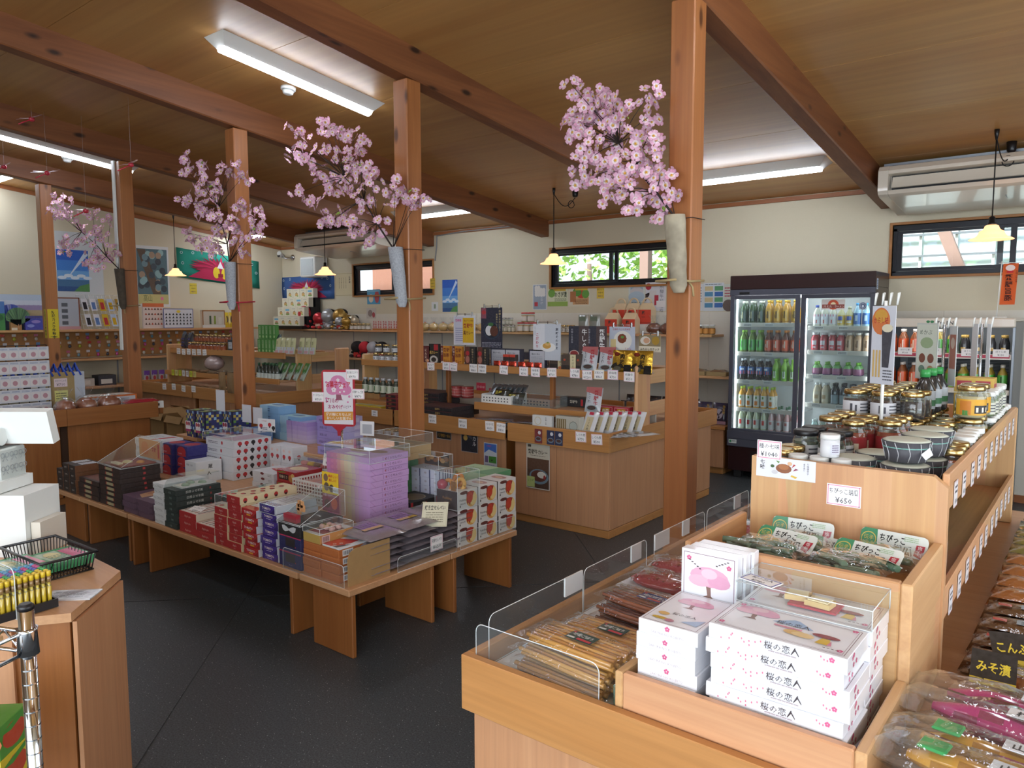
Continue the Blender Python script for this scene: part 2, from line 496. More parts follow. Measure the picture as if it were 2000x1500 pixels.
floor=structure(b.build('floor','joint'))
S2=math.sqrt(.5);side=1.99;g=0.004
for i in range(-5,8):
 for j in range(-8,4):
  u0=-1.39*S2+i*side;w0=5.716*S2+j*side
  P=[]
  for du,dw in((g,g),(side-g,g),(side-g,side-g),(g,side-g)):
   u,w=u0+du,w0+dw
   P.append(((u-w)*S2,(u+w)*S2))
  def clip(P,f):
   R=[]
   for a,c in zip(P,P[1:]+P[:1]):
    fa,fc=f(a),f(c)
    if fa>=0:R.append(a)
    if(fa>=0)!=(fc>=0):
     t=fa/(fa-fc);R.append((a[0]+(c[0]-a[0])*t,a[1]+(c[1]-a[1])*t))
   return R
  for fn in(lambda p:p[0]-LX,lambda p:RX-p[0],lambda p:p[1]-FY,lambda p:WY-p[1]):
   if len(P)>2:P=clip(P,fn)
  if len(P)<3:continue
  b=MB();n=len(P)
  b.mesh([(x,y,-0.004)for x,y in P]+[(x,y,0)for x,y in P],[tuple(range(n))[::-1],tuple(range(n,2*n))]+[(k,(k+1)%n,n+(k+1)%n,n+k)for k in range(n)])
  b.build('floor_slab','floor',floor)
# walls
wm=NT('cream_wallpaper')
nn=wm.noise(wm.coord(),260,3)
wm.set(Base_Color=wm.mix(0.05,lin('#cfc7af'),nn,'OVERLAY'),Roughness=0.85);wm.bump(nn,0.15,0.002)
M['wall']=wm.m
wins=[(-8.68,1.815,1.62),(-5.13,1.842,1.62),(-1.50,1.846,1.66)]
WH=0.435
b=MB()
xs=[LX-.12]
for x,z,w in wins:
 b.box(xs[-1],WY,0,x,WY+.12,2.75);b.box(x,WY,0,x+w,WY+.12,z);b.box(x,WY,z+WH,x+w,WY+.12,2.75);xs.append(x+w)
b.box(xs[-1],WY,0,RX+.12,WY+.12,2.75)
wall_back=structure(b.build('wall_back','wall'))
b=MB();y0,y1=FY,WY
b.mesh([(LX,y0,0),(LX,y1,0),(LX,y1,zc(y1)+.1),(LX,y0,zc(y0)+.1),(LX-.12,y0,0),(LX-.12,y1,0),(LX-.12,y1,zc(y1)+.1),(LX-.12,y0,zc(y0)+.1)],[(0,1,2,3),(7,6,5,4),(0,3,7,4),(1,5,6,2),(2,6,7,3),(0,4,5,1)])
structure(b.build('wall_left','wall'))
b=MB();b.box(RX,FY,0,RX+.12,0.2,4.0);b.box(RX,4.6,0,RX+.12,WY,3.2);b.box(RX,.2,0,RX+.12,4.6,.6);b.box(RX,.2,2.6,RX+.12,4.6,4.0)
structure(b.build('wall_right','wall'))
b=MB();b.box(LX,FY-.12,0,-2.6,FY,4.0);b.box(-2.6,FY-.12,2.7,RX,FY,4.0);b.box(-2.6,FY-.12,0,RX,FY,.25)
structure(b.build('wall_front','wall'))
# pale panelling below the dado on the far wall
dm=plain('pale_panelling','#d6d2c6',0.6,noise=0.03)
M['dado']=dm
for k in range(12):
 x0=LX+k*1.04
 b=MB();b.box(x0+.001,WY-.012,.06,min(x0+1.039,RX),WY-.0005,1.545)
 b.build('wall_panel','dado',wall_back)
b=MB();b.box(LX,WY-.03,0,RX,WY-.0125,.06);structure(b.build('baseboard_back','trim_x'))
b=MB();b.box(LX+.0005,FY,0,LX+.015,WY-.04,.06);structure(b.build('baseboard_left','trim_y'))
# ceiling: plywood boards between the beams, seams every 0.895 m
PX=[-8.93,-7.095,-5.226,-3.374,-1.55,0.28,2.11]
PW=0.059
b=MB();y0,y1=FY,WY
b.mesh([(LX,y0,zc(y0)+.012),(RX,y0,zc(y0)+.012),(RX,y1,zc(y1)+.012),(LX,y1,zc(y1)+.012),(LX,y0,zc(y0)+.05),(RX,y0,zc(y0)+.05),(RX,y1,zc(y1)+.05),(LX,y1,zc(y1)+.05)],[(0,3,2,1)[::-1],(4,5,6,7),(0,1,5,4),(1,2,6,5),(2,3,7,6),(3,0,4,7)])
M['dark']=plain('dark_gap','#3a2413',0.9)
ceiling=structure(b.build('ceiling','dark'))
edges=[LX]+PX+[RX]
for k in range(len(edges)-1):
 xa=edges[k]+(0 if k==0 else PW);xb=edges[k+1]-(0 if k==len(edges)-2 else PW)
 for j in range(-1,12):
  ya,yb=6.41-.895*j,6.41-.895*(j-1)
  yb=min(yb,WY);ya=max(ya,FY)
  if yb-ya<.05:continue
  ya+=.0022;yb-=.0022
  b=MB()
  b.mesh([(x,y,zc(y)+d)for d in(0,.011)for x,y in((xa,ya),(xb,ya),(xb,yb),(xa,yb))],[(3,2,1,0)[::-1][::-1],(4,5,6,7),(0,1,5,4),(1,2,6,5),(2,3,7,6),(3,0,4,7)])
  b.build('ceiling_panel','ply',ceiling)
# sloping beams on the posts
for k,x in enumerate(PX):
 b=MB();ya,yb=FY,WY
 c=.008
 pts=[(-PW,0),(-PW,c),(-PW+c,0)]
 prof=[(-PW+c,0),(PW-c,0),(PW,c),(PW,.19),(-PW,.19),(-PW,c)]
 n=len(prof)
 b.mesh([(x+px,y,zb(y)+pz)for y in(ya,yb)for px,pz in prof],[(i,(i+1)%n,n+(i+1)%n,n+i)for i in range(n)]+[tuple(range(n))[::-1],tuple(range(n,2*n))])
 structure(b.build('beam','beam_y'))
for k,x in enumerate(PX[:6]):
 if k==5:continue
 b=MB();z1=zb(3.29)
 b.box(x-PW,3.17,0,x+PW,3.29,z1+.002,b=.006)
 structure(b.build('column','post'))
b=MB();b.box(PX[1]-PW-.004,3.155,1.2,PX[1]-.012,3.169,zb(3.2)-.002,b=.003)
tag(b.build('cable_cover','whiteplastic'),'pale cable cover running up the second post from the left','cable cover')
# trims where wall meets ceiling
for k in range(len(edges)-1):
 xa=edges[k]+(0 if k==0 else PW);xb=edges[k+1]-(0 if k==len(edges)-2 else PW)
 b=MB();b.box(xa,WY-.022,2.572,xb,WY-.0005,2.612,b=.003)
 structure(b.build('trim_%d'%(k+1),'trim_x'))
b=MB()
b.mesh([(x,y,zc(y)+d)for d in(-.05,-.002)for x,y in((LX+.0005,FY),(LX+.022,FY),(LX+.022,WY-.025),(LX+.0005,WY-.025))],[(3,2,1,0),(4,5,6,7),(0,1,5,4),(1,2,6,5),(2,3,7,6),(3,0,4,7)])
structure(b.build('trim_10','trim_y'))
# high strip windows in timber frames with dark sliding sashes
for i,(x,z,w)in enumerate(wins):
 t=.022
 b=MB()
 b.box(x-t,WY-.018,z-t,x+w+t,WY+.11,z,b=.002);b.box(x-t,WY-.018,z+WH,x+w+t,WY+.11,z+WH+t,b=.002)
 b.box(x-t,WY-.018,z,x,WY+.11,z+WH,b=.002);b.box(x+w,WY-.018,z,x+w+t,WY+.11,z+WH,b=.002)
 wn=structure(b.build('window_%d'%(i+1),'frame_x'))
 o=.003
 b=MB();f=.03
 b.box(x+o,WY+.02,z+o,x+w-o,WY+.10,z+f+.01);b.box(x+o,WY+.02,z+WH-f-.02,x+w-o,WY+.10,z+WH-o)
 b.box(x+o,WY+.02,z+f,x+f,WY+.10,z+WH-f);b.box(x+w-f,WY+.02,z+f,x+w-o,WY+.10,z+WH-f)
 b.build('outer_frame','sash',wn)
 for j,(xa,xb,yy)in enumerate(((x+f,x+w*.54,WY+.03),(x+w*.46,x+w-f,WY+.062))):
  b=MB();s=.042;za,zz=z+f+.012,z+WH-f-.022
  b.box(xa,yy,za,xa+s,yy+.026,zz);b.box(xb-s,yy,za,xb,yy+.026,zz);b.box(xa+s,yy,za,xb-s,yy+.026,za+.026);b.box(xa+s,yy,zz-.022,xb-s,yy+.026,zz)
  b.build('sash','sash',wn)
  b=MB();b.box(xa+s-.002,yy+.011,za+.024,xb-s+.002,yy+.014,zz-.02);b.build('pane','windowglass',wn)
# what stands outside the windows
lf=NT('sunlit_leaves');ln=lf.noise(lf.coord(),9,5)
lf.set(Base_Color=lf.ramp(ln,[(0.3,'#6f9a3c'),(0.55,'#a7cc62'),(0.8,'#dbeea8')]),Roughness=0.6)
M['leaf']=lf.m
M['bark_out']=plain('weathered_timber','#8a6f66',0.8)
M['fence']=clear('ribbed_polycarbonate','#dfeef2',0.55,0.6,0.2)
rng=random.Random(3)
for k in range(5):
 b=MB();cx=-9.5+k*2.5;cy=10.6+rng.uniform(-.3,.5)
 vs=[]
 for q in range(1500):
  a,e=rng.uniform(0,2*PI),rng.uniform(-.6,1.4)
  r=rng.uniform(.72,1.08)
  p=Vector((cx+1.15*r*math.cos(a)*math.cos(e),cy+.8*r*math.sin(a)*math.cos(e),2.4+1.3*r*math.sin(e)))
  d1=Vector((rng.uniform(-1,1),rng.uniform(-1,1),rng.uniform(-1,1))).normalized();d2=d1.cross(Vector((rng.uniform(-1,1),.3,1))).normalized();s=rng.uniform(.05,.1)
  b.face([p+d1*s,p+d2*s*.6,p-d1*s,p-d2*s*.6])
 t=thing('garden_tree',f'{ORD[k]} leafy green tree outside, counted from the left of far windows','tree',(0,0,0))
 o=b.build('foliage','leaf',t);o['kind']='stuff'
 b=MB();b.tube([(cx,cy,-.2),(cx+.05,cy,1.2),(cx,cy,2.4)],.09,8,r2=.04);b.build('trunk','bark_out',t)
for k,(xa,xb)in enumerate(((-4.72,-4.60),(-3.95,-3.84))):
 b=MB();b.box(xa,8.55,0,xb,8.66,3.2);tag(b.build('timber_post','bark_out'),('grey timber post outside left pane of the green window','grey timber post outside right pane of the green window')[k],'post')
# translucent screen with battens behind the right window
t=thing('screen_fence','pale translucent panel fence with white battens outside right window','fence',(0,0,0))
for k in range(6):
 b=MB();x0=-2.7+k*.9;b.box(x0,9.0,.3,x0+.89,9.01,3.1);b.build('panel','fence',t)
for k in range(16):
 b=MB();x0=-2.6+k*.33;b.box(x0,8.955,.3,x0+.025,8.998,3.1);b.build('batten','white',t)
for z in(1.9,2.12,2.34,2.56):
 b=MB();b.box(-2.7,8.92,z,2.7,8.954,z+.022);b.build('rail','tin',t)
b=MB();b.obox((-0.93,8.0,1.5),((.93,0,.36),(0,1,0),(-.36,0,.93)),.05,.05,1.66)
tag(b.build('timber_brace','bark_out'),'slanting brown timber brace outside the right window','brace')
b=MB();b.box(-9.2,8.0,0,-6.6,8.05,3.0);tag(b.build('shed_wall',plain('shed_boards','#8a5f50',.8)),'reddish brown shed wall outside the left far window','shed')
b=MB();b.box(-60,WY+.3,-.25,60,60,-.2);structure(b.build('ground',plain('ground','#8d8f86',.9)))
# ================================================================== ceiling fixtures
def lamp_meshes(L):
 b=MB();wt,wb_,h=.105,.045,.062
 pr=[(-wt,0),(-wb_,-h),(wb_,-h),(wt,0)]
 n=4
 b.mesh([(px,s*(L/2-(0 if pz==0 else .05)),pz)for s in(-1,1)for px,pz in pr],[(0,4,5,1),(1,5,6,2),(2,6,7,3),(3,7,4,0),(0,1,2,3),(7,6,5,4)])
 body=b.build('housing','white',link=False)
 b=MB();N=8
 pts=[(.04*math.cos(PI+PI*i/N),-h-.001+.03*math.sin(PI+PI*i/N))for i in range(N+1)]
 hl=L/2-.055;n=N+1
 b.mesh([(px,s*hl,pz)for s in(-1,1)for px,pz in pts],[(i,i+n,i+n+1,i+1)for i in range(N)]+[(n-1,2*n-1,n,0)]+[tuple(range(n)),tuple(range(n,2*n))[::-1]])
 return body,b.build('diffuser','tube',link=False)
LB,LD=lamp_meshes(1.27)
ang=-math.atan(SL)
def lamp(x,y,alongx,label):
 R=Matrix.Rotation(ang,4,'X')@(Matrix.Rotation(PI/2,4,'Z')if alongx else Matrix())
 o=thing('ceiling_lamp',label,'lamp',(0,0,0),0,'fluorescent ceiling lamps')
 o.matrix_world=Matrix.Translation((x,y,zc(y)-.001))@R
 obj('housing',LB,o);obj('diffuser',LD,o)
lamp(-4.27,3.14,False,'long fluorescent ceiling lamp nearest the viewer, beside a smoke detector')
lamp(-7.87,3.10,False,'long fluorescent ceiling lamp behind the red dragonfly ornaments')
lamp(-0.55,3.10,False,'fluorescent ceiling lamp above the jar display, out over the right counter')
lamp(-2.42,6.25,True,'fluorescent ceiling lamp above the wall to the left of the drinks fridge')
lamp(-6.10,6.25,True,'fluorescent ceiling lamp right of the third post, above the far shelf')
lamp(-9.76,6.25,True,'fluorescent ceiling lamp in the far left corner near the security camera')
lamp(-9.92,3.12,True,'fluorescent ceiling lamp at the left wall, leftmost of all')
lamp(1.2,6.25,True,'fluorescent ceiling lamp beyond the right edge near the far wall')
for x in(-6.1,-2.42,1.2):lamp(x,0.2,True,'fluorescent ceiling lamp above the aisle behind the viewer %s'%{-6.1:'on the till side',-2.42:'in the middle',1.2:'on the window side'}[x])
for x in(-8.0,-4.27,-.55):lamp(x,-1.4,False,'fluorescent ceiling lamp near the shop front %s'%{-8.0:'at the far left',-4.27:'in the middle',-.55:'by the entrance'}[x])
for k,(x,y,lab)in enumerate(((-4.57,3.24,'round white smoke detector beside the nearest ceiling lamp'),(-8.25,3.22,'round white smoke detector beside the lamp behind the dragonflies'))):
 t=thing('smoke_detector',lab,'smoke detector',(x,y,zc(y)-.001));t.rotation_euler=(ang,0,0)
 b=MB();b.lathe([(.046,-.022),(.052,-.016),(.052,0)],20);b.build('base','whiteplastic',t)
 b=MB();b.lathe([(.02,-.05),(.034,-.044),(.040,-.024)],20);b.build('sensor_head','whiteplastic',t)
# pendant lamps with ribbed glass shades
def pendant(x,y,zbot,label,swag,seed=0):
 t=thing('pendant_lamp',label,'lamp',(x,y,0),0,'pendant lamps with glass shades');zt=zc(y)
 b=MB();b.lathe([(.0065,zt-.07),(.014,zt-.03),(.016,zt-.001)],10);b.build('ceiling_hook','blackplastic',t)
 b=MB();b.tube([(0,0,zbot+.13),(0,0,zt-.05)],.0045,6);b.build('cord','rubber',t)
 b=MB();b.lathe([(.026,zbot+.098),(.026,zbot+.112),(.018,zbot+.114),(.018,zbot+.15),(.006,zbot+.158)],14);b.build('lamp_holder','blackplastic',t)
 b=MB()
 pr=[(.135,0),(.122,.008),(.095,.018),(.082,.034),(.072,.056),(.056,.062),(.048,.072),(.04,.092),(.028,.098)]
 b.lathe(pr,28,cap0=False,cap1=False);q=b.build('shade','shade',t)
 q.location=(0,0,zbot)
 m=q.modifiers.new('wall','SOLIDIFY');m.thickness=.003
 b=MB();b.blob((0,0,zbot+.045),.024,n=12,m=8);b.build('bulb',glow('bulb_%d'%seed,'#ffd9a8',22),t)
 if swag:
  sx,sy,lp=swag
  P=[]
  for i in range(13):
   a=i/12
   P.append((sx*a,sy*a,(zt-.055)*(1-a)+(zc(y+sy)-.08)*a-.10*math.sin(PI*a)))
  b=MB();b.tube(P,.004,6)
  if lp:
   c=Vector((sx*.8,sy*.8,P[10][2]-.02))
   b.tube([c+Vector((.035*math.cos(2*PI*i/14),.01*i/14,.035*math.sin(2*PI*i/14)))for i in range(15)],.004,6)
  b.build('slack_cord','rubber',t)
  b=MB();b.lathe([(.02,-.075),(.028,-.06),(.032,0)],14,c=(sx,sy,zc(y+sy)-.001));b.build('ceiling_plug','blackplastic',t)
pendant(-4.31,6.08,2.02,'lit pendant lamp with glass shade hanging before the green window',(.17,.12,True),1)
pendant(-0.655,6.08,2.02,'lit pendant lamp with glass shade before the right-hand window',(.06,.3,True),2)
pendant(-7.90,6.08,2.045,'lit pendant lamp with glass shade below the left air conditioner',None,3)
pendant(-9.82,5.10,2.06,'lit pendant lamp with glass shade by the green banner, left wall',None,4)
# ceiling hung air conditioners
def aircon(x0,x1,label):
 t=thing('air_conditioner',label,'air conditioner',(0,0,0),0,'ceiling air conditioners')
 pr=[(6.44,2.655),(6.34,2.635),(6.31,2.60),(6.31,2.575)]
 lo=[(6.31,2.452),(6.33,2.425),(6.38,2.41),(7.03,2.343),(7.13,2.36),(7.13,2.50)]
 n=0
 b=MB()
 prof=pr+[(6.40,2.565),(6.40,2.462)]+lo
 n=len(prof)
 b.mesh([(x,y,z)for x in(x0+.07,x1-.07)for y,z in prof],[(i,n+i,n+(i+1)%n,(i+1)%n)for i in range(n)]+[tuple(range(n)),tuple(range(n,2*n))[::-1]])
 b.build('casing','ivory',t)
 pe=pr+lo;n=len(pe)
 for xa,xb in((x0,x0+.069),(x1-.069,x1)):
  b=MB();b.mesh([(x,y-(.006 if k<8 else 0),z)for x in(xa,xb)for k,(y,z)in enumerate(pe)],[(i,n+i,n+(i+1)%n,(i+1)%n)for i in range(n)]+[tuple(range(n)),tuple(range(n,2*n))[::-1]])
  b.build('end_cap','ivory',t)
 b=MB();b.box(x0+.08,6.385,2.464,x1-.08,6.398,2.564);b.build('outlet_grille','mesh',t)
 b=MB();b.obox(((x0+x1)/2,6.355,2.513),((1,0,0),(0,.94,-.34),(0,.34,.94)),(x1-x0)/2-.09,.006,.042);b.build('louver','ivory',t)
 b=MB();b.box(x0-.005,6.5,2.656,x1+.005,6.53,2.685);b.box(x0-.005,7.0,2.60,x1+.005,7.03,2.63);b.build('hanging_rail','tin',t)
 b=MB();b.box((x0+x1)/2-.004,6.6,2.375,(x0+x1)/2-.001,7.0,2.385);b.build('panel_seam','greyplastic',t)
aircon(-1.435,0.17,'white ceiling air conditioner above the right-hand window')
aircon(-8.86,-7.2,'white ceiling air conditioner in the far left above the blue banner')
b=MB();b.box(-9.60,6.92,2.10,-9.24,7.16,2.40,b=.012)
t=tag(b.build('wall_box','whiteplastic'),'pale grey plastic box on far wall under the left air conditioner','wall box')
b=MB();b.box(-9.57,6.912,2.13,-9.27,6.9195,2.37,b=.003);b.build('front_cover',plain('pale_cover','#b9c2c4',.3),t)
# conduit on the wall beside the beam end
b=MB();b.tube([(-7.0,WY-.02,2.24),(-6.97,WY-.02,2.43),(-6.955,WY-.028,2.56),(-6.5,WY-.03,2.585),(-5.4,WY-.03,2.592)],.008,8)
tag(b.build('conduit','greyplastic'),'thin grey conduit running along the top of the far wall','conduit')
# security camera in the corner
t=thing('security_camera','white security camera on a grey bracket in the far left corner','camera',(-10.2,7.06,2.46))
b=MB();b.lathe([(.045,0),(.045,.012),(.02,.02)],18);o=b.build('mounting_plate','steel',t);o.rotation_euler=(PI/2,0,0);o.location=(.06,.128,-.02)
b=MB();b.tube([(.06,.115,-.02),(.02,.03,-.04),(-.04,-.01,-.01)],.012,8);b.build('bracket','steel',t)
b=MB();b.lathe([(.028,-.07),(.036,-.06),(.036,.06),(.03,.07)],16);o=b.build('camera_body','whiteplastic',t);o.rotation_euler=(1.25,0,.5);o.location=(-.05,-.02,.02)
b=MB();b.lathe([(.022,0),(.022,.012)],14);o=b.build('lens','blackplastic',t);o.rotation_euler=(1.25+PI,0,.5);o.location=(-.05+.035,-.02-.068*.95,.02-.02)

# ================================================================== shop furniture
M['lamh_x']=wood('laminate_edge_x','#ae7843','#bd8852',0,0.4,14)
M['lamh_y']=wood('laminate_edge_y','#ae7843','#bd8852',1,0.4,14)
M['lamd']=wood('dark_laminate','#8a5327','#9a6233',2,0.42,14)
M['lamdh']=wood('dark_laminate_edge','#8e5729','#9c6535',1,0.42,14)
M['trayfloor']=plain('white_tray_liner','#dcdfe0',0.4)
M['kraft']=plain('kraft_board','#a9875a',0.75,noise=0.1)
def part(t,name,mat,*boxes,b=0.003,label=None):
 m=MB()
 for q in boxes:m.box(*q,b=b)
 o=m.build(name,mat,t)
 if label:o['label']=label
 return o
# --- low benches of the sweets island
def bench(x0,x1,y0,y1,label,panels,z=.317,front=None):
 t=thing('display_bench',label,'bench',(0,0,0),0,'low benches of the sweets island')
 part(t,'top_board','lamtop',(x0,y0,z-.03,x1,y1,z))
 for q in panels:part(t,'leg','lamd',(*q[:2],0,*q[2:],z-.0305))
 return t
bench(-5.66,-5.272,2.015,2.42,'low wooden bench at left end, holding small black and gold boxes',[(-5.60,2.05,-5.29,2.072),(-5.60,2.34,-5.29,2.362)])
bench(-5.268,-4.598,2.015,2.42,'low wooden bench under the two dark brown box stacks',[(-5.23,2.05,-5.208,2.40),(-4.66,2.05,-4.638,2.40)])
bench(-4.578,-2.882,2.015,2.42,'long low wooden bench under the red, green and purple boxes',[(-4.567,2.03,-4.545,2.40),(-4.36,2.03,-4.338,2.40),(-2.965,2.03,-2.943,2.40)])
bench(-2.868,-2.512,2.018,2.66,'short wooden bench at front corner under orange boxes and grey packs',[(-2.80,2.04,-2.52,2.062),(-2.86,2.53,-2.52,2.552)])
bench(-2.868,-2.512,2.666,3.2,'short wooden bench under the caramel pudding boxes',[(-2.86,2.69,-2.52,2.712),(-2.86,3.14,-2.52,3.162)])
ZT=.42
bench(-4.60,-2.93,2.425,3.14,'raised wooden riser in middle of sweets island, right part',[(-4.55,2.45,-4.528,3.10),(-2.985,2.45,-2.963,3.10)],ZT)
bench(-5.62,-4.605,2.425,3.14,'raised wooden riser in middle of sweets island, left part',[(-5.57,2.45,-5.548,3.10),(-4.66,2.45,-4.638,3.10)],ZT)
# --- double sided gondolas in front of the far wall
def gondola(name,label,x0,x1,y0,y1,units,open_front=False):
 t=thing(name,label,'counter',(0,0,0),0,'wooden sales counters')
 for k,(ua,ub,cuts)in enumerate(units):
  part(t,'plinth','lamh_x',(ua+.03,y0+.06,0,ub-.03,y1-.06,.055))
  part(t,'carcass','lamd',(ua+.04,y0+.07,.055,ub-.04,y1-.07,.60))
  c=[ua+.03]+cuts+[ub-.03]
  for a,d in zip(c,c[1:]):
   part(t,'door','lam_x',(a+.0015,y0+.05,.058,d-.0015,y0+.069,.606))
   part(t,'door','lam_x',(a+.0015,y1-.069,.058,d-.0015,y1-.05,.606))
  part(t,'tray_floor','lamtop',(ua+.02,y0+.02,.665,ub-.02,y1-.02,.69))
  part(t,'fascia','lamh_x',(ua,y0,.60,ub,y0+.02,.73),b=.002)
  part(t,'fascia','lamh_x',(ua,y1-.02,.60,ub,y1,.73),b=.002)
  if k==0:part(t,'side_panel','lam_y',(ua+.03,y0+.07,.058,ua+.039,y1-.07,.606));part(t,'fascia','lamh_y',(ua,y0+.021,.60,ua+.019,y1-.021,.73),b=.002)
  if k==len(units)-1:part(t,'side_panel','lam_y',(ub-.039,y0+.07,.058,ub-.03,y1-.07,.606));part(t,'fascia','lamh_y',(ub-.019,y0+.021,.60,ub,y1-.021,.73),b=.002)
 return t
def rack(t,x0,x1,ya,yb,ends,zs,ups=()):
 """open shelf frame standing on a counter tray; end boards and fascia-fronted shelves"""
 for xe in ends:
  part(t,'end_board','pine_z',(xe,ya,.692,xe+.03,ya+.2,1.16),b=.012)
  part(t,'end_board','pine_z',(xe,yb-.2,.692,xe+.03,yb,1.16),b=.012)
  part(t,'cross_plank','pine_y',(xe+.004,ya+.2005,1.02,xe+.026,yb-.2005,1.12))
  part(t,'cross_plank','pine_y',(xe+.004,ya+.2005,.79,xe+.026,yb-.2005,.89))
 for z,fy,fh,d in zs:
  part(t,'shelf_board','lamtop',(x0+.032,fy+.0165,z-.028,x1-.032,fy+d,z-.012))
  part(t,'shelf_fascia','lamh_x',(x0+.032,fy,z-fh,x1-.032,fy+.016,z),b=.002)
 for x,y,za,zz in ups:
  part(t,'upright','lamd',(x,y,za,x+.035,y+.035,zz))
gc=gondola('sales_counter','double-sided wooden sales counter with curry boxes, right of the third post',-5.45,-2.53,4.205,5.95,[(-5.45,-4.63,[-5.04]),(-4.60,-3.42,[-4.01]),(-3.39,-2.53,[-2.99])])
rack(gc,-5.45,-2.53,4.58,5.57,(-5.447,-2.563),[(1.112,4.555,.055,.38),(1.112,5.2,.055,.38)],[(-3.31,4.62,.692,1.082),(-4.4,4.62,.692,1.082)])
part(gc,'step_board','lamtop',(-3.93,4.466,.80,-2.57,4.575,.815));part(gc,'step_fascia','lamh_x',(-3.93,4.45,.765,-2.57,4.4655,.825));part(gc,'step_board','lamtop',(-3.93,4.5755,.80,-2.567,4.9,.815))
part(gc,'back_board','dado',(-5.3,4.99,.692,-2.6,5.0,.78))
gb=gondola('sales_counter','double-sided wooden sales counter with green tea goods, left of the second post',-9.3,-6.65,4.28,5.95,[(-9.3,-8.0,[-8.6]),(-7.97,-6.65,[-7.3])])
rack(gb,-9.1,-6.65,4.72,5.43,(-6.683,),[(1.13,4.60,.065,.36),(.86,4.52,.055,.24)])
part(gb,'end_board','pine_z',(-9.1,4.56,.692,-9.07,4.88,1.175),b=.03)
rack(gb,-9.1,-6.65,4.9,5.43,(),[(1.13,5.1,.065,.36)])
# --- counter beside the till, seen side-on
t=lc=thing('sales_counter','brown wooden sales counter with crackers, behind the white till','counter',(0,0,0),0,'wooden sales counters')
LZ=.775
part(t,'plinth','lamdh',(-6.97,1.0,0,-6.50,3.08,.06))
part(t,'carcass','dark',(-6.96,1.02,.06,-6.49,3.07,.635))
for a,d in((1.02,1.7),(1.703,2.36),(2.42,3.075)):part(t,'side_panel','lamd',(-6.489,a,.062,-6.47,d,.636))
part(t,'end_panel','lamd',(-6.96,3.0755,.062,-6.49,3.09,.636))
part(t,'tray_floor','lamd',(-6.99,.99,.637,-6.441,3.11,.66))
for a,d in((.98,2.399),(2.4005,3.13)):part(t,'fascia','lamdh',(-6.44,a,.64,-6.42,d,LZ),b=.002)
part(t,'fascia','lamdh',(-7.0,3.111,.64,-6.4405,3.13,LZ),b=.002);part(t,'fascia','lamdh',(-7.012,.98,.64,-6.992,3.11,LZ),b=.002)
# --- right-hand pickle counter in the foreground
t=fg=thing('sales_counter','long wooden pickle counter in the right foreground','counter',(0,0,0),0,'wooden sales counters')
FX0,FX1,FY0,FY1=-1.12,.55,1.217,3.75
part(t,'plinth','lamh_y',(FX0+.05,FY0+.05,0,FX1-.05,FY1-.05,.05))
part(t,'front_panel','lam_x',(FX0+.02,FY0+.02,.05,-.272,FY0+.04,.601));part(t,'front_panel','lam_x',(-.268,FY0+.02,.05,FX1-.02,FY0+.04,.601))
for a,d in((FY0+.041,2.05),(2.053,2.9),(2.903,FY1-.02)):
 part(t,'side_panel','lam_y',(FX0+.02,a,.05,FX0+.04,d,.601));part(t,'side_panel','lam_y',(FX1-.04,a,.05,FX1-.02,d,.601))
part(t,'end_panel','lam_x',(FX0+.041,FY1-.04,.05,FX1-.041,FY1-.021,.601))
part(t,'fascia','lamh_x',(FX0,FY0,.60,FX1,FY0+.022,.73),b=.002)
for a,d in((FY0+.0225,2.48),(2.4805,FY1)):
 part(t,'fascia','lamh_y',(FX0,a,.60,FX0+.022,d,.73),b=.002);part(t,'fascia','lamh_y',(FX1-.022,a,.60,FX1,d,.73),b=.002)
part(t,'tray_floor','lamtop',(FX0+.0225,FY0+.0225,.66,FX1-.0225,FY1-.001,.68))
part(t,'tray_liner','trayfloor',(FX0+.03,FY0+.03,.6805,-.722,3.6,.686),b=0)
part(t,'tray_divider','lamh_x',(FX0+.023,2.478,.6865,-.722,2.496,.725),b=.002)
# pine bins built onto it
t=thing('pine_bin','pine bin holding white cherry blossom boxes, front of the pickle counter','bin',(0,0,0))
part(t,'front_board','pine_x',(-.712,1.243,.681,-.284,1.262,.80),b=.003)
part(t,'side_board','pine_y',(-.730,1.243,.681,-.7125,1.548,.80),b=.003)
part(t,'side_board','pine_y',(-.2835,1.243,.681,-.264,1.548,.80),b=.003)
t=thing('pine_bin','raised pine bin holding pickled cucumber packs, before the tall board','bin',(0,0,0))
part(t,'front_board','pine_x',(-.712,1.55,.681,-.284,1.572,.99),b=.003)
part(t,'side_board','pine_y',(-.730,1.55,.681,-.7125,1.885,.99),b=.003);part(t,'side_board','pine_y',(-.2835,1.55,.681,-.262,1.885,.99),b=.003)
part(t,'bin_floor','pine_x',(-.712,1.5725,.893,-.284,1.884,.907),b=.002)
t=jr=thing('shelf_rack','pine shelf rack along the pickle counter, jars on its top shelf','shelf',(0,0,0))
m=MB();c=.03
P=[(-.705,.681),(-.258,.681),(-.258,1.115),(-.258-c,1.14),(-.705,1.14)]
n=len(P);m.mesh([(x,y,z)for y in(1.887,1.912)for x,z in P],[tuple(range(n)),tuple(range(n,2*n))[::-1]]+[(i,n+i,n+(i+1)%n,(i+1)%n)for i in range(n)])
m.build('end_board','pine_z',t)
part(t,'end_board','pine_z',(-.705,3.50,.681,-.258,3.525,1.14),b=.003)
part(t,'shelf_board','pine_y',(-.70,1.9125,1.06,-.275,3.4995,1.08));part(t,'shelf_board','pine_y',(-.55,1.9125,.80,-.275,3.4995,.82))
part(t,'price_rail','pine_y',(-.2745,1.9125,1.06,-.260,3.4995,1.145),b=.002);part(t,'price_rail','pine_y',(-.2745,1.9125,.80,-.260,3.4995,.875),b=.002)
part(t,'back_panel','pine_z',(-.70,1.9125,.688,-.69,3.4995,1.0595),b=0)
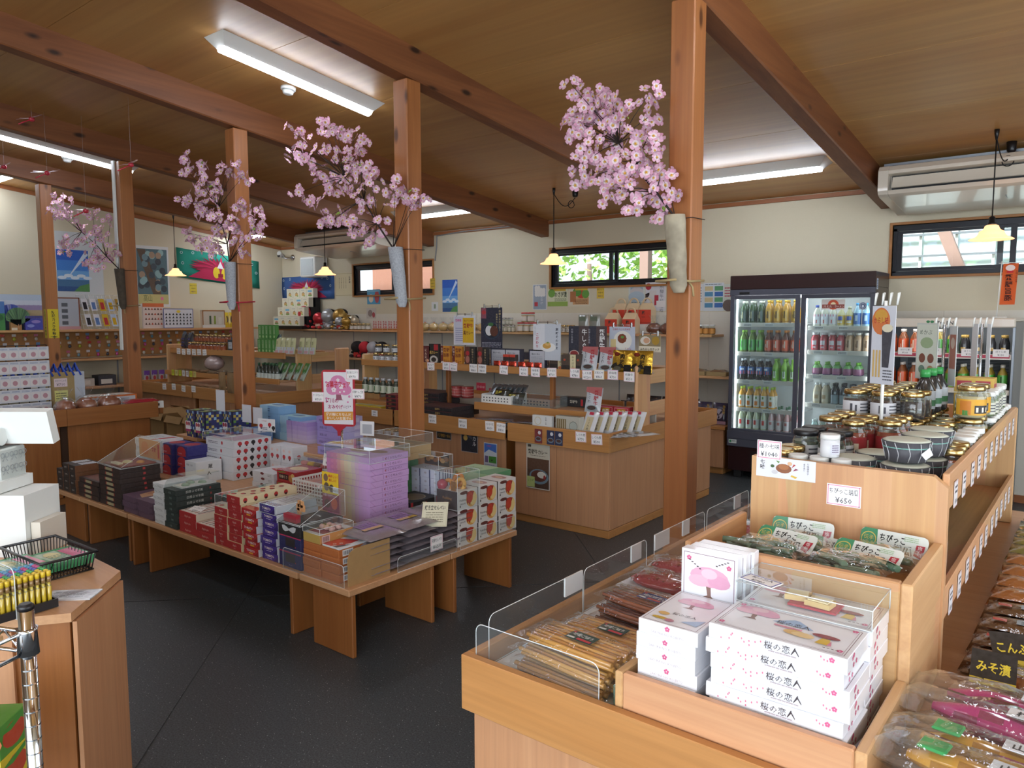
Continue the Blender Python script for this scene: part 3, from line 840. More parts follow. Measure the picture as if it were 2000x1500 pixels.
# --- till counter in the left foreground, corner cut off at an angle
t=rc=thing('till_counter','wooden till counter with angled corner in the left foreground','counter',(0,0,0))
RZ=.80
foot=[(-1.958,.598),(-1.893,.692),(-2.107,.901),(-2.26,.902),(-2.9,.84),(-3.5,.75),(-3.5,.2),(-2.4,.2)]
def prism(pts,z0,z1,name,mat,parent):
 m=MB();n=len(pts)
 m.mesh([(x,y,z)for z in(z0,z1)for x,y in pts],[tuple(range(n))[::-1],tuple(range(n,2*n))]+[(i,(i+1)%n,n+(i+1)%n,n+i)for i in range(n)])
 return m.build(name,mat,parent)
foot=[(-1.70,.30),(-1.893,.692),(-2.107,.901),(-2.30,.905),(-2.95,.87),(-3.5,.85),(-3.5,.1),(-2.6,.1)]
foot=[(-1.960,.60),(-1.893,.692),(-2.107,.901),(-2.27,.905),(-3.3,.93),(-3.3,.25),(-2.21,.25)]
prism(foot,RZ-.022,RZ,'worktop','lamtop',t)
ins=[(-1.969,.603),(-1.904,.692),(-2.110,.893),(-2.27,.897),(-3.29,.92),(-3.29,.26),(-2.215,.26)]
prism(ins,.0,RZ-.0225,'carcass','lamd',t)
m=MB();m.obox((-2.0,.800,.40),((-.716,.698,0),(.698,.716,0),(0,0,1)),.142,.005,.375);m.build('side_panel','lam_x',t)
m=MB();m.obox((-2.085,.4355,.37),((-.59,-.807,0),(.807,-.59,0),(0,0,1)),.195,.006,.33);m.build('door','lam_x',t)
m=MB();m.obox((-2.085,.4355,.735),((-.59,-.807,0),(.807,-.59,0),(0,0,1)),.195,.006,.033);m.build('fascia','lam_x',t)
# --- wall shelving
def wall_shelf(label,boxes_by_part):
 t=thing('wall_shelf',label,'shelf',(0,0,0),0,'wall shelves')
 for nm,mat,q in boxes_by_part:part(t,nm,mat,q,b=.002)
 return t
wall_shelf('long wooden shelf high on the far wall, below the windows',[('shelf_board','pine_x',(-10.40,6.88,1.298,-3.0,7.177,1.322))]+[('bracket','tin',(x,6.95,1.285,x+.012,7.177,1.2975))for x in(-9.6,-8.7,-7.8,-6.9,-6.0,-5.1,-4.2,-3.3)]+[('slotted_rail','greyplastic',(x-.002,7.1765,.3,x+.014,7.1778,1.285))for x in(-9.6,-8.7,-7.8,-6.9,-6.0,-5.1,-4.2,-3.3)])
wall_shelf('second wooden shelf on the far wall, behind the sales counters',[('shelf_board','pine_x',(-10.40,6.83,.90,-2.76,7.176,.924))]+[('bracket','tin',(x,6.95,.885,x+.012,7.176,.8995))for x in(-9.6,-7.8,-6.0,-4.2,-3.3)])
t=wall_shelf('low wooden cabinet below the far wall shelves, left of fridge',[('plinth','lamh_x',(-5.2,6.74,0,-2.8,7.15,.06)),('carcass','lamd',(-5.22,6.73,.06,-2.78,7.15,.43)),('top_board','lamh_x',(-5.23,6.70,.4305,-2.77,7.16,.46))]+[('door','lam_x',(-5.21+k*.608,6.712,.065,-5.21+k*.608+.60,6.729,.428))for k in range(4)])
t['category']='cabinet';t.name='low_cabinet';del t['group']
M['peg']=plain('brown_pegboard','#a97c4c',0.7,noise=0.08)
wall_shelf('long wooden upper shelf on the left wall, bearing toys and fans',[('shelf_board','pine_y',(-10.42,2.2,1.325,-10.10,6.6,1.352)),('peg_panel','peg',(-10.436,2.2,.99,-10.425,6.4,1.324))])
wall_shelf('wooden lower shelf on the left wall under the keyring board',[('shelf_board','pine_y',(-10.42,2.2,.955,-10.08,6.4,.98)),('slotted_rail','greyplastic',(-10.436,4.55,.3,-10.430,4.57,.95)),('slotted_rail','greyplastic',(-10.436,5.45,.3,-10.430,5.47,.95))])
wall_shelf('lowest wooden shelf on the left wall, behind the sales counter',[('shelf_board','pine_y',(-10.42,2.2,.60,-10.0,6.4,.625))])
# open kraft cartons under the green tea counter
for k,(x,w)in enumerate(((-8.62,.26),(-8.3,.34),(-7.9,.34),(-7.52,.30))):
 h=(.42,.46,.45,.47)[k];y0,y1=3.93,4.26
 t=thing('open_carton',f'{nth(k, 4)} of the open kraft cartons standing before the green tea counter','carton',(x,0,0),0,'open cartons on the floor')
 part(t,'carton_wall','kraft',(0,y0,0,w,y0+.004,h),b=0);part(t,'carton_wall','kraft',(0,y1-.004,0,w,y1,h),b=0)
 part(t,'carton_wall','kraft',(0,y0+.0041,0,.004,y1-.0041,h),b=0);part(t,'carton_wall','kraft',(w-.004,y0+.0041,0,w,y1-.0041,h),b=0)
 part(t,'carton_floor','kraft',(.0041,y0+.0041,0,w-.0041,y1-.0041,.004),b=0)
 m=MB();m.face([(0,y0,h),(w,y0,h),(w,y0-.03,h-.07),(0,y0-.03,h-.07)]);m.face([(0,y1,h),(0,y1-.08,h+.05),(w,y1-.08,h+.05),(w,y1,h)]);m.face([(w,y0,h),(w,y1,h),(w-.09,y1,h+.05),(w-.09,y0,h+.05)])
 m.build('flap','kraft',t)

# ================================================================== product builders
def boxmesh(name,w,d,h,col,front=(),right=(),top=(),left=(),faces=None,mat='card',b=.0012):
 m=MB();m.box(0,0,0,w,d,h,col,0,b,faces)
 m.art((0,0,0),(1,0,0),(0,0,1),front);m.art((w,0,0),(0,1,0),(0,0,1),right)
 m.art((0,0,h),(1,0,0),(0,1,0),top);m.art((0,d,0),(0,-1,0),(0,0,1),left)
 return m.build(name,mat,link=False)
def boxkind(name,cat,w,d,h,col,**k):
 K=Kind(name,cat,boxmesh(name,w,d,h,col,**k));K.w,K.d,K.h=w,d,h
 return K
def mat_uvn(O,U,V):
 U=Vector(U).normalized();V=Vector(V).normalized();N=U.cross(V)
 return Matrix(((U.x,V.x,N.x,O[0]),(U.y,V.y,N.y,O[1]),(U.z,V.z,N.z,O[2]),(0,0,0,1)))
FRONT=((1,0,0),(0,0,1));SIDE=((0,1,0),(0,0,1))
def card(name,cat,O,U,V,w,h,items,bg,label,th=.0015,mat='card',group=None,centre=True,parent=None):
 """flat printed board: back on O, print on the U x V side"""
 m=MB();ox,oy=(-w/2,-h/2)if centre else(0,0)
 m.box(ox,oy,0,ox+w,oy+h,th,bg)
 m.art((ox,oy,th),(1,0,0),(0,1,0),items)
 o=m.build(name,mat,parent)
 o.matrix_world=mat_uvn(O,U,V)
 if parent is None:tag(o,label,cat,group)
 elif label:o['label']=label
 return o
def price(O,U,V,name_text,yen,where,edge='#e79ab8',w=.075,h=.05,bg='#f4f2f2',ink='#2b2b3a',desc=None,tilt=0.0,group='price cards'):
 it=[]
 if edge:it.append(('l',.002,.002,w-.004,h-.004,.0022,edge))
 it.append(('tc',w/2,h*.58,h*.30,name_text,ink,w*.84))
 it.append(('tc',w/2,h*.14,h*.36,yen,ink,w*.8))
 e={'#e79ab8':'pink-edged',None:'plain','#c94fb0':'magenta-edged','#d8c63a':'yellow-edged','#3a4fb8':'blue-edged'}.get(edge,'edged')
 if tilt:
  U=Vector(U).normalized();V=Vector(V).normalized();c,s=math.cos(tilt),math.sin(tilt);U,V=U*c+V*s,V*c-U*s
 return card('price_card','price card',O,U,V,w,h,it,bg,desc or f'{e} price card reading {yen} {where}',group=group)
def cover(x0,y0,z0,x1,y1,z1,label,slope=None,name='display_cover',cat='cover'):
 """clear acrylic sample cover; slope = front height for a slanted lid"""
 m=MB();zf=z1 if slope is None else z0+slope
 vs=[(x0,y0,z0),(x1,y0,z0),(x1,y1,z0),(x0,y1,z0),(x0,y0,zf),(x1,y0,zf),(x1,y1,z1),(x0,y1,z1)]
 m.mesh(vs,[(0,1,5,4),(1,2,6,5),(2,3,7,6),(3,0,4,7),(4,5,6,7)],'#ffffff')
 t=thing(name,label,cat)
 m.build('clear_shell','acryl',t)
 e=MB()
 for a,b_ in((0,1),(1,2),(0,4),(1,5),(2,6),(4,5),(5,6),(6,7),(7,4)):
  e.tube([vs[a],vs[b_]],.0011,4)
 e.build('polished_edge','edge',t)
 return t
M['edge']=plain('acrylic_edge','#dfe6e8',.2)
# ================================================================== sweets island
Z0=.3175
W_,K_='#e6e7ea','#1c1a1c'
# front row, left to right
k=boxkind('sweets_box','box',.098,.17,.048,'#6f4423',faces={'-y':'#1e1b1a','+z':'#2a2320'},front=[('tc',.049,.019,.013,'あめや','#d8d4cc')],top=[('r',.012,.05,.074,.1,'#dcdde2'),('n',.016,.06,.066,.08,6,'#8b8f9a')])
for i,n in enumerate((3,4,4)):
 stack(k,n,(-5.656+.104*i,2.03,Z0),.0483,'small black-fronted sweets box',f'at the left end of the island, {("first", "second", "third")[i]} column',group='small black sweets boxes',jit=.002)
k=boxkind('sweets_box','box',.30,.25,.031,'#2a1a16',top=[('r',.02,.02,.26,.21,'#a8744a'),('p',[(.02,.02),(.28,.02),(.28,.06),(.02,.12)],'#6d3a26'),('tbc',.15,.1,.05,'飛騨路','#b8402e')],front=[('r',.10,.007,.09,.017,'#a39a76'),('r',.09,.007,.012,.017,'#9c3a30'),('r',.19,.007,.012,.017,'#9c3a30')],right=[('r',.14,.009,.016,.014,'#b03a38')])
stack(k,4,(-5.318,2.035,Z0),.0315,'flat dark brown gift box','left of the taller brown stack',group='flat dark brown gift boxes')
stack(k,8,(-4.992,2.035,Z0),.0315,'flat dark brown gift box','under a slanted clear display cover',group='flat dark brown gift boxes')
zz=Z0+8*.0319
cover(-5.0,2.03,zz+.002,-4.68,2.30,zz+.15,'slanted clear cover over biscuit samples on the tall brown stack',slope=.006)
card('sample_board','card',(-4.84,2.29,zz+.075),*FRONT,.28,.12,[('e',.08,.06,.05,.045,'#c8743c'),('tbc',.2,.05,.03,'飛騨','#a8322a'),('r',.25,.01,.02,.09,'#b5392b')],'#c58a55','tan picture board standing inside the slanted cover')
m=MB();m.box(-4.97,2.06,zz+.002,-4.72,2.27,zz+.008,'#8a3a30');m.blob((-4.85,2.15,zz+.008),.03,'#d8cc9a',sc=(1.3,1,.5));m.blob((-4.78,2.2,zz+.008),.025,'#c98d4a',sc=(1.2,1,.6));m.box(-4.9,2.07,zz+.0085,-4.8,2.1,zz+.018,'#d9d2b0')
tag(m.build('sample_tray','card'),'tray of sample biscuits under the slanted cover','tray')
k=boxkind('wrapped_box','box',.185,.20,.035,'#5e4457',top=[('p',[(.05,.2),(.185,.2),(.185,.03),(.09,.06)],'#b58a68'),('t',.1,.1,.03,'栗','#93342c')],front=[('p',[(.14,0),(.185,.018),(.185,0)],'#4b3547'),('p',[(.0,.0),(.03,.0),(.0,.02)],'#4b3547')],mat='card')
for i in range(2):stack(k,3,(-4.662+.19*i,2.03,Z0),.0353,'purple paper-wrapped box',f'{("left", "right")[i]} of the purple pair',group='purple wrapped boxes')
price((-4.40,2.12,Z0+.1075),(1,.25,0),(-.25,1,0),'栗きんつば','¥680','lying on the purple wrapped boxes',None,.09,.06)
k=boxkind('sweets_box','box',.12,.26,.0335,'#d9dbdd',front=[('t',.008,.01,.016,'だんごやさん','#2b2b33',.1)])
stack(k,7,(-4.262,2.028,Z0),.0337,'narrow white box with black lettering','left of the dark green stack',group='narrow white boxes')
k=boxkind('sweets_box','box',.138,.27,.031,'#22312f',front=[('tc',.07,.008,.014,'羊羹','#7f928e')],right=[('t',.06,.008,.017,'四季よせ羊羹','#c5ccc6'),('r',.2,.01,.01,.012,'#8c3430')],top=[('l',.006,.006,.126,.258,.002,'#4b5c58')])
stack(k,7,(-4.138,2.03,Z0),.0312,'long dark green jelly box','beside the red boxes',group='dark green jelly boxes')
zz=Z0+7*.0316
t=thing('display_cover','clear rounded cover with green sweets on the dark green stack','cover')
m=MB();N=8
pts=[(.09-.09*math.cos(PI/2*i/N),.068*math.sin(PI/2*i/N))for i in range(N+1)]+[(.27,.068)]
for(ya,za),(yb,zb2)in zip(pts,pts[1:]):m.face([(-4.138,2.03+ya,zz+za),(-4.0,2.03+ya,zz+za),(-4.0,2.03+yb,zz+zb2),(-4.138,2.03+yb,zz+zb2)],smooth=True)
for x in(-4.138,-4.0):m.face([(x,2.03+a,zz+q)for a,q in pts]+[(x,2.30,zz)])
m.build('clear_shell','acryl',t)
m=MB();m.box(-4.12,2.07,zz+.002,-4.02,2.28,zz+.012,'#d9dcd8');[m.blob((-4.07+.02*(-1)**i,2.11+.05*i,zz+.012),.026,'#8fa48c',sc=(1.1,.9,.55))for i in range(3)]
tag(m.build('sample_tray','gloss'),'tray of pale green sweets under the rounded cover','tray')
k=boxkind('sweets_box','box',.06,.10,.135,'#22312f',top=[('l',.006,.006,.048,.088,.002,'#3c4d49')])
row(k,3,(-4.05,2.33,Z0),(.068,0,0),'upright dark green jelly box','behind the dark green stack',group='upright dark green boxes')
APP=[('e',.03,.025,.014,.013,'#8e1f1c'),('e',.075,.02,.014,.013,'#8e1f1c'),('e',.12,.028,.014,.013,'#8e1f1c')]
def topapples(w,d,n):return[('r',.006,.006,w-.012,d-.012,'#e0d3ae')]+[q for i in range(n)for q in(('e',.02+(i*.037)%(w-.04),.03+i*(d-.06)/n,.016,.013,'#b2231f'),('e',.026+(i*.037)%(w-.04),.036+i*(d-.06)/n,.007,.005,'#3c1414'))]
k=boxkind('apple_pie_box','box',.182,.26,.0385,'#b01f22',faces={'+x':'#e2dccb'},front=[('tc',.09,.012,.017,'Apple pie','#ecd2c8')],top=[('r',.005,.005,.172,.25,'#ded7cc')]+[('p',[(.02+i*.035,.02),(.03+i*.035,.02),(.02+i*.035,.22),(.012+i*.035,.22)],'#9d2a28' if i%2 else '#3f2622')for i in range(5)])
stack(k,3,(-3.982,2.03,Z0),.0388,'wide red apple pie box','right of the dark green stack',group='wide red apple boxes')
stack(k,2,(-3.796,2.03,Z0),.0388,'wide red apple pie box','left of the cream-sided red boxes',group='wide red apple boxes')
price((-3.9,2.09,Z0+.1215),(1,.2,0),(-.2,1,.3),'アップルパイ','¥580','on the left red apple boxes',None,.1,.06)
k=boxkind('apple_pie_box','box',.122,.34,.0395,'#ab1d22',faces={'+x':'#dccfa6','+z':'#dccfa6'},front=[('tc',.06,.019,.014,'Apple','#f0d5cf'),('tc',.06,.006,.009,'stick','#e4b8b0')],top=topapples(.122,.34,9),right=[('e',.03+.06*i,.02,.012,.013,'#b2231f')for i in range(5)]+[('e',.03+.06*i,.012,.008,.006,'#3c1414')for i in range(5)])
stack(k,5,(-3.607,2.03,Z0),.0397,'red-fronted cream apple box','left column of the cream-topped pair',group='cream apple stick boxes')
stack(k,7,(-3.482,2.03,Z0),.0397,'red-fronted cream apple box','right column of the cream-topped pair',group='cream apple stick boxes')
cover(-3.61,2.035,Z0+.2,-3.49,2.36,Z0+.262,'clear cover with a price card over the cream apple boxes')
def wrapped(col,dark,txt,sub):return boxkind('wrapped_box','box',.13,.24,.0385,col,faces={'+x':'#d6d8e2','+z':'#dadbe2'},front=[('p',[(.088,0),(.13,.03),(.13,0)],dark),('p',[(0,0),(.02,0),(0,.02)],dark),('tbc',.06,.016,.017,txt,'#f2dfe0')]+([('r',.045,.006,.035,.007,sub)]if sub else[('r',.04,.008,.04,.002,'#d9c9ea')]),top=[('r',0,0,.13,.05,col),('n',.03,.08,.07,.1,5,'#8d93a8')],mat='gloss')
stack(wrapped('#b8191f','#8f1118','TOMATO','#e0a021'),6,(-3.342,2.03,Z0),.0389,'red wrapped biscuit box','right of the cream apple boxes',group='red wrapped biscuit boxes',jit=.007)
stack(wrapped('#3b1f86','#2b1566','TOMATO',None),7,(-3.204,2.045,Z0),.0389,'violet wrapped biscuit box','right of the red wrapped boxes',group='violet wrapped biscuit boxes',jit=.007)
cover(-3.21,2.04,Z0+.234,-3.065,2.30,Z0+.278,'clear cover on the top violet wrapped box')
k=boxkind('chocolate_box','box',.172,.25,.076,'#1d1f56',front=[('r',.05,.025,.075,.042,'#231a1e'),('tc',.09,.01,.008,'chocolat','#9a97b8'),('r',.125,.025,.006,.006,'#a3262f'),('r',0,.070,.172,.006,'#b02a52')])
stack(k,2,(-3.055,2.04,Z0),.0765,'navy blue chocolate box','under the moustache box',group='navy chocolate boxes')
k=boxkind('moustache_box','box',.172,.25,.058,'#19171a',front=[('p',[(.03,.045),(.05,.048),(.068,.042),(.085,.034),(.102,.042),(.12,.048),(.14,.045),(.135,.028),(.115,.018),(.098,.022),(.085,.027),(.072,.022),(.055,.018),(.035,.028)],'#c9ccd0'),('e',.055,.032,.02,.013,'#c9ccd0'),('e',.115,.032,.02,.013,'#c9ccd0')],top=[('e',.06,.06,.02,.014,'#c9ccd0'),('e',.13,.1,.02,.014,'#c9ccd0'),('e',.07,.17,.03,.016,'#c9ccd0')])
k.put((-3.055,2.04,Z0+.1545),0,'black box with white moustache print on the navy boxes')
cover(-3.06,2.035,Z0+.2135,-2.878,2.30,Z0+.34,'slanted clear cover with biscuit sample on the moustache box',slope=.006)
m=MB();m.blob((-2.96,2.16,Z0+.2135),.04,'#3a2a26',sc=(1.4,1,.5));m.box(-3.04,2.06,Z0+.2135,-2.94,2.085,Z0+.25,'#a52236')
for a in range(5):m.obox((-2.985+.018*math.cos(a),2.12,Z0+.27+.022*math.sin(a)),((1,0,0),(0,1,0),(0,0,1)),.012,.004,.016,'#d9a06a')
tag(m.build('sample_biscuit','card'),'dark and hand-shaped biscuit samples inside the moustache box cover','biscuit')
card('yellow_sign','sign',(-3.00,2.31,Z0+.31),(1,0,0),(0,0,1),.13,.2,[('r',0,.09,.13,.11,'#e8c21c'),('r',0,0,.13,.09,'#8f2040'),('e',.03,.17,.018,.02,'#7a5a48'),('e',.035,.125,.02,.022,'#5e4636'),('e',.075,.12,.02,.02,'#4b3a30'),('tb',.05,.175,.017,'美味しい！','#c62222'),('tb',.055,.155,.017,'楽しい！','#c62222'),('r',.085,.1,.045,.03,'#e0e3e8'),('t',.088,.106,.018,'¥650','#2b3560'),('t',.01,.076,.016,'飛騨のひげクッキー','#e8d3d8',.11),('e',.095,.045,.025,.03,'#c9502e'),('e',.04,.04,.025,.022,'#5a2a22')],'#8f2040','yellow and maroon upright sign reading 美味しい beside the pink stack')
ks=boxkind('biscuit_carton','box',.128,.20,.0365,'#b2642c',faces={'+z':'#a85c26'},right=[('r',.02,.005,.06,.028,'#dcdde0')]+[('r',.026+i*.0055,.01,.0028,.018,'#26262c')for i in range(9)],front=[('r',.0,.030,.128,.0015,'#c98044')])
stack(ks,4,(-2.868-.008,2.05,Z0),.037,'orange-brown biscuit carton','left column at the island corner',group='orange-brown biscuit cartons')
stack(ks,4,(-2.743,2.05,Z0),.037,'orange-brown biscuit carton','right column beside the kraft board',group='orange-brown biscuit cartons')
m=MB();zz=Z0+.1505;m.box(-2.738,2.055,zz,-2.618,2.245,zz+.008,'#e3e5e8');m.art((-2.738,2.055,zz+.008),(1,0,0),(0,1,0),[('p',[(.0,.0),(.06,.0),(.1,.08),(.09,.14),(0,.1)],'#c02a24'),('e',.06,.05,.035,.035,'#c02a24'),('p',[(.07,0),(.1,0),(.115,.07),(.1,.06)],'#1c2140'),('ring',.05,.03,.008,.003,'#e6e1e1'),('ring',.065,.055,.008,.003,'#e6e1e1'),('r',.08,.15,.015,.018,'#4a5a3a')])
tag(m.build('red_bird_lid','gloss'),'white lid with red rounded print on the orange-brown cartons','box')
k=boxkind('gold_box','box',.125,.19,.042,'#b99a4e',faces={'+x':'#c08a4c'},right=[('r',.01,.006,.045,.03,'#d9b8b4')]+[('r',.016+i*.005,.01,.0025,.022,'#5a2a34')for i in range(7)]+[('t',.09,.018,.012,'ふれあい','#e2c49a')],top=[('r',.012,.012,.1,.165,'#8a2b30'),('r',.0,.15,.125,.04,'#d9d3d2'),('r',0,.0,.125,.025,'#c9c2bd')])
k.put((-2.873,2.05,Z0+.151),0,'gold sided box of pink sweets on the orange-brown cartons')
m=MB()
for i in range(3):
 for j in range(2):m.blob((-2.835+.035*i,2.13+.04*j,Z0+.205),.015,'#d9a9a0',n=8,m=5,rnd=.15,sc=(1,1,.8))
tag(m.build('pink_sweets','card'),'pink ribbed sweets heaped on the gold box','sweets')
cover(-2.874,2.049,Z0+.1945,-2.747,2.242,Z0+.222,'clear lid over the gold box of pink sweets')
m=MB();P=[(2.045,Z0),(2.29,Z0),(2.29,Z0+.165),(2.09,Z0+.165),(2.055,Z0+.15),(2.045,Z0+.12)]
n=len(P);m.mesh([(x,y,z)for x in(-2.552,-2.548)for y,z in P],[tuple(range(n))[::-1],tuple(range(n,2*n))]+[(i,(i+1)%n,n+(i+1)%n,n+i)for i in range(n)])
tag(m.build('divider_board','kraft'),'upright kraft divider board at the island corner','board')
# grey bags of rice crackers
random.seed(11)
m=MB();m.pack(.31,.225,.031,'#7d7c86',0,8,8,crimp=.12,top='#857c84')
m.art((-.06,-.075,.0315),(1,0,0),(0,1,0),[('r',0,.03,.075,.10,'#8d6aa0'),('r',.075,.02,.03,.12,'#c9a63a'),('n',.01,.04,.06,.08,4,'#3c2b52')],eps=.001)
kg=Kind('cracker_bag','bag',m.build('cracker_bag','wrap',link=False))
for i in range(3):
 for q in range(6):
  lv='top' if q==5 else 'bottom' if q==0 else ORD[q]+' up'
  kg.put((-2.70+random.uniform(-.008,.008),2.285+.228*i+random.uniform(-.001,.001),Z0+.0005+q*.0315),random.uniform(-.02,.02),f'grey rice cracker bag, {lv} in the {("nearest", "middle", "farthest")[i]} pile by pudding boxes','grey rice cracker bags')
card('paper_sign','sign',(-2.58,2.62,Z0+.20),(.85,.5,.0),(-.3,.35,.6),.13,.13,[('tb',.012,.09,.028,'焼き立せんべい','#1d1a18',.105),('n',.02,.02,.09,.06,5,'#8f8a72'),('l',.004,.004,.122,.122,.002,'#c9c2a2')],'#d9d5bc','cream paper sign with brush lettering on the cracker bags')
price((-2.53,2.58,Z0+.075),*SIDE,'飛騨せんべい','¥650','in front of the grey cracker bags',w=.085,h=.075)
# acrylic guards along the corner benches
def guard(O,U,L,h,label,tab=None,r=.02):
 t=thing('acrylic_guard',label,'guard',(0,0,0),0,'clear acrylic guards')
 m=MB();c=5;P=[(0,0),(L,0)]+[(L-r+r*math.sin(PI/2*i/c),h-r+r*math.cos(PI/2*i/c))for i in range(c,-1,-1)]+[(r-r*math.sin(PI/2*i/c),h-r+r*math.cos(PI/2*i/c))for i in range(c+1)]
 n=len(P);m.mesh([(x,y,z)for z in(0,.002)for x,y in P],[tuple(range(n,2*n))])
 o=m.build('sheet','acryl',t);o.matrix_world=mat_uvn(O,U,(0,0,1))
 e=MB();e.tube([(x,y,0)for x,y in P+P[:1]],.0012,4);o=e.build('polished_edge','edge',t);o.matrix_world=mat_uvn(O,U,(0,0,1))
 for a,wd in(tab or()):
  m=MB();m.box(a,h-.05,-.0015,a+wd,h+.001,.0035,'#d9dcde');o=m.build('tape','card',t);o.matrix_world=mat_uvn(O,U,(0,0,1))
 return t
guard((-2.518,2.31,Z0),(0,1,0),.40,.07,'low clear guard before the grey cracker bags')
guard((-2.518,2.74,Z0),(0,1,0),.45,.085,'low clear guard before the pudding boxes')
guard((-3.0,2.024,Z0),(1,0,0),.45,.10,'clear guard before the orange-brown cartons')
# caramel pudding boxes
PUD=[('e',.105,.045,.042,.042,'#d9a24e',18),('e',.118,.045,.028,.036,'#ecd08a',16),('p',[(.065,.07),(.075,.085),(.1,.088),(.125,.08),(.115,.06),(.105,.065),(.1,.03),(.09,.012),(.08,.03),(.07,.02)],'#a32416'),('e',.093,.055,.022,.03,'#c23a1a',12),('e',.045,.086,.03,.009,'#5a1f16'),('e',.068,.078,.005,.005,'#5a1f16'),('t',.012,.044,.017,'Pudding','#2b211d'),('t',.016,.026,.016,'sweets','#2b211d'),('e',.016,.018,.004,.006,'#2b211d')]
k=boxkind('pudding_box','box',.15,.155,.096,'#dcdad8',faces={'-y':'#2f1b19'},front=[('tc',.075,.05,.02,'Pudding','#b5803c'),('tc',.075,.03,.016,'sweets','#b5803c')],right=PUD,top=[('e',.08,.09,.05,.03,'#b98a86'),('e',.08,.09,.025,.014,'#e0c09a')])
for i in range(3):stack(k,3,(-2.70,2.845-.0+.163*i-.09,Z0),.0963,'caramel pudding box',f'in the {("nearest", "middle", "farthest")[i]} column beside the cracker bags',group='caramel pudding boxes',jit=.002)
t=cover(-2.705,2.75,Z0+.195,-2.545,2.92,Z0+.385,'tall clear cover with ring cakes over the nearest pudding column')
m=MB()
for i,(x,y,z,c)in enumerate(((-2.66,2.80,.30,'#c9863c'),(-2.61,2.84,.305,'#d9a24e'),(-2.65,2.87,.32,'#c97a2c'))):
 P=[(x+.03*math.cos(a*PI/7),y+.012*math.sin(a*PI/7),Z0+z+.03*math.sin(a*PI/7))for a in range(15)]
 m.tube(P,.011,8,c)
m.blob((-2.68,2.78,Z0+.31),.028,'#a8384a',rnd=.1);m.box(-2.6,2.76,Z0+.292,-2.57,2.765,Z0+.34,'#8a5a2a')
tag(m.build('ring_cakes','gloss'),'ring cake samples under the tall cover on the pudding boxes','cake')
# second tier
ZT1=ZT+.0005
grad=['#c983b8','#cc7fb0','#d48aac','#d9a3a6','#dcb9a6','#d9c9ae','#d5cdb2','#cfc0bd','#ccb0c9','#cba6d2','#caa2d4','#c99fd6']
k=boxkind('rice_cracker_box','box',.355,.27,.0315,'#c79fd4',front=[('r',.355/12*i,0,.355/12+.0002,.0315,c)for i,c in enumerate(grad)]+[('f',.05,.017,.012,'#d98fb4'),('f',.09,.02,.009,'#dba0b8')],right=[('p',[(.0,.031),(.035,0),(.037,0),(.002,.031)],'#a86fb0'),('r',.085,.006,.002,.02,'#7a4a86'),('t',.10,.009,.018,'さくらせんべい','#4a2a55',.12),('r',.1,.012,.006,.006,'#a8322a')],top=[('r',.02,.02,.31,.23,'#b99ac8'),('e',.12,.14,.07,.05,'#a98a74'),('e',.24,.16,.06,.04,'#8c6450'),('r',.12,.02,.14,.05,'#dfe0e4')])
stack(k,11,(-3.292,2.512,ZT1),.0318,'pink cherry rice cracker box','on the riser by the yellow sign',group='pink rice cracker boxes',jit=.005)
cover(-3.297,2.505,ZT1+.325,-2.93,2.79,ZT1+.395,'clear cover over cracker samples on the pink stack')
k=boxkind('noodle_box','box',.2,.22,.062,'#17161a',faces={},right=[('r',0,0,.018,.062,'#a81f26'),('r',.20,0,.02,.062,'#a81f26'),('ring',.10,.03,.024,.003,'#c8bda0'),('t',.092,.022,.022,'極','#c9a24e'),('r',.118,.03,.006,.02,'#b3322a')],front=[('r',.0,0,.2,.012,'#a81f26')],top=[('e',.1,.11,.07,.07,'#6b5a3a'),('ring',.1,.11,.075,.006,'#a89a72')])
k.put((-3.14,2.80,ZT1),0,'black gift box with a gold ring emblem, right of the pink stack')
k=boxkind('striped_box','box',.075,.105,.05,'#d2d6e8',right=[('r',.02+i*.02,0,.007,.05,'#2a3566')for i in range(4)],front=[('e',.037,.027,.01,.006,'#b8b2c0'),('r',.067,0,.008,.05,'#2a3566')])
for c in range(3):
 stack(k,4,(-3.172+.079*c,3.03,ZT1),.0503,'white box with navy stripes',f'{("left", "middle", "right")[c]} column beside the pale green boxes',group='navy striped boxes',jit=.001)
cover(-3.18,3.02,ZT1+.203,-2.94,3.14,ZT1+.285,'clear rounded cover with walnut cakes on the striped boxes')
card('picture_card','card',(-3.06,3.13,ZT1+.245),*FRONT,.2,.075,[('e',.03+.03*i,.03+.012*(i%2),.02,.013,('#a86a34','#c08a4a','#8a5226')[i%3])for i in range(6)]+[('n',.14,.02,.05,.04,4,'#8a7a70')],'#3a2620','photo card of brown cakes inside the cover on striped boxes')
k=boxkind('tea_cake_box','box',.28,.2,.0315,'#b4c49a',front=[('r',.2,0,.08,.0315,'#9cb98a'),('e',.03,.016,.012,.008,'#5f7a4a'),('p',[(.1,.0),(.13,.0315),(.132,.0315),(.102,0)],'#7f9a68')],right=[('r',0,0,.2,.0315,'#5f9a6c'),('p',[(.0,0),(.09,0),(0,.0315)],'#a9c29a'),('t',.03,.01,.014,'飛騨路','#39593f')],top=[('r',0,0,.28,.2,'#a9c99a'),('p',[(.15,0),(.28,0),(.28,.2),(.2,.2)],'#6aa074'),('n',.03,.05,.1,.08,4,'#6a8a5c')])
stack(k,8,(-3.47,2.90,ZT1),.0318,'pale green tea cake box','behind the pink rice cracker stack',group='pale green tea cake boxes')
stack(k,9,(-2.985+.005,3.18,Z0),.0318,'pale green tea cake box','beside the striped boxes, far right of island',group='pale green tea cake boxes')
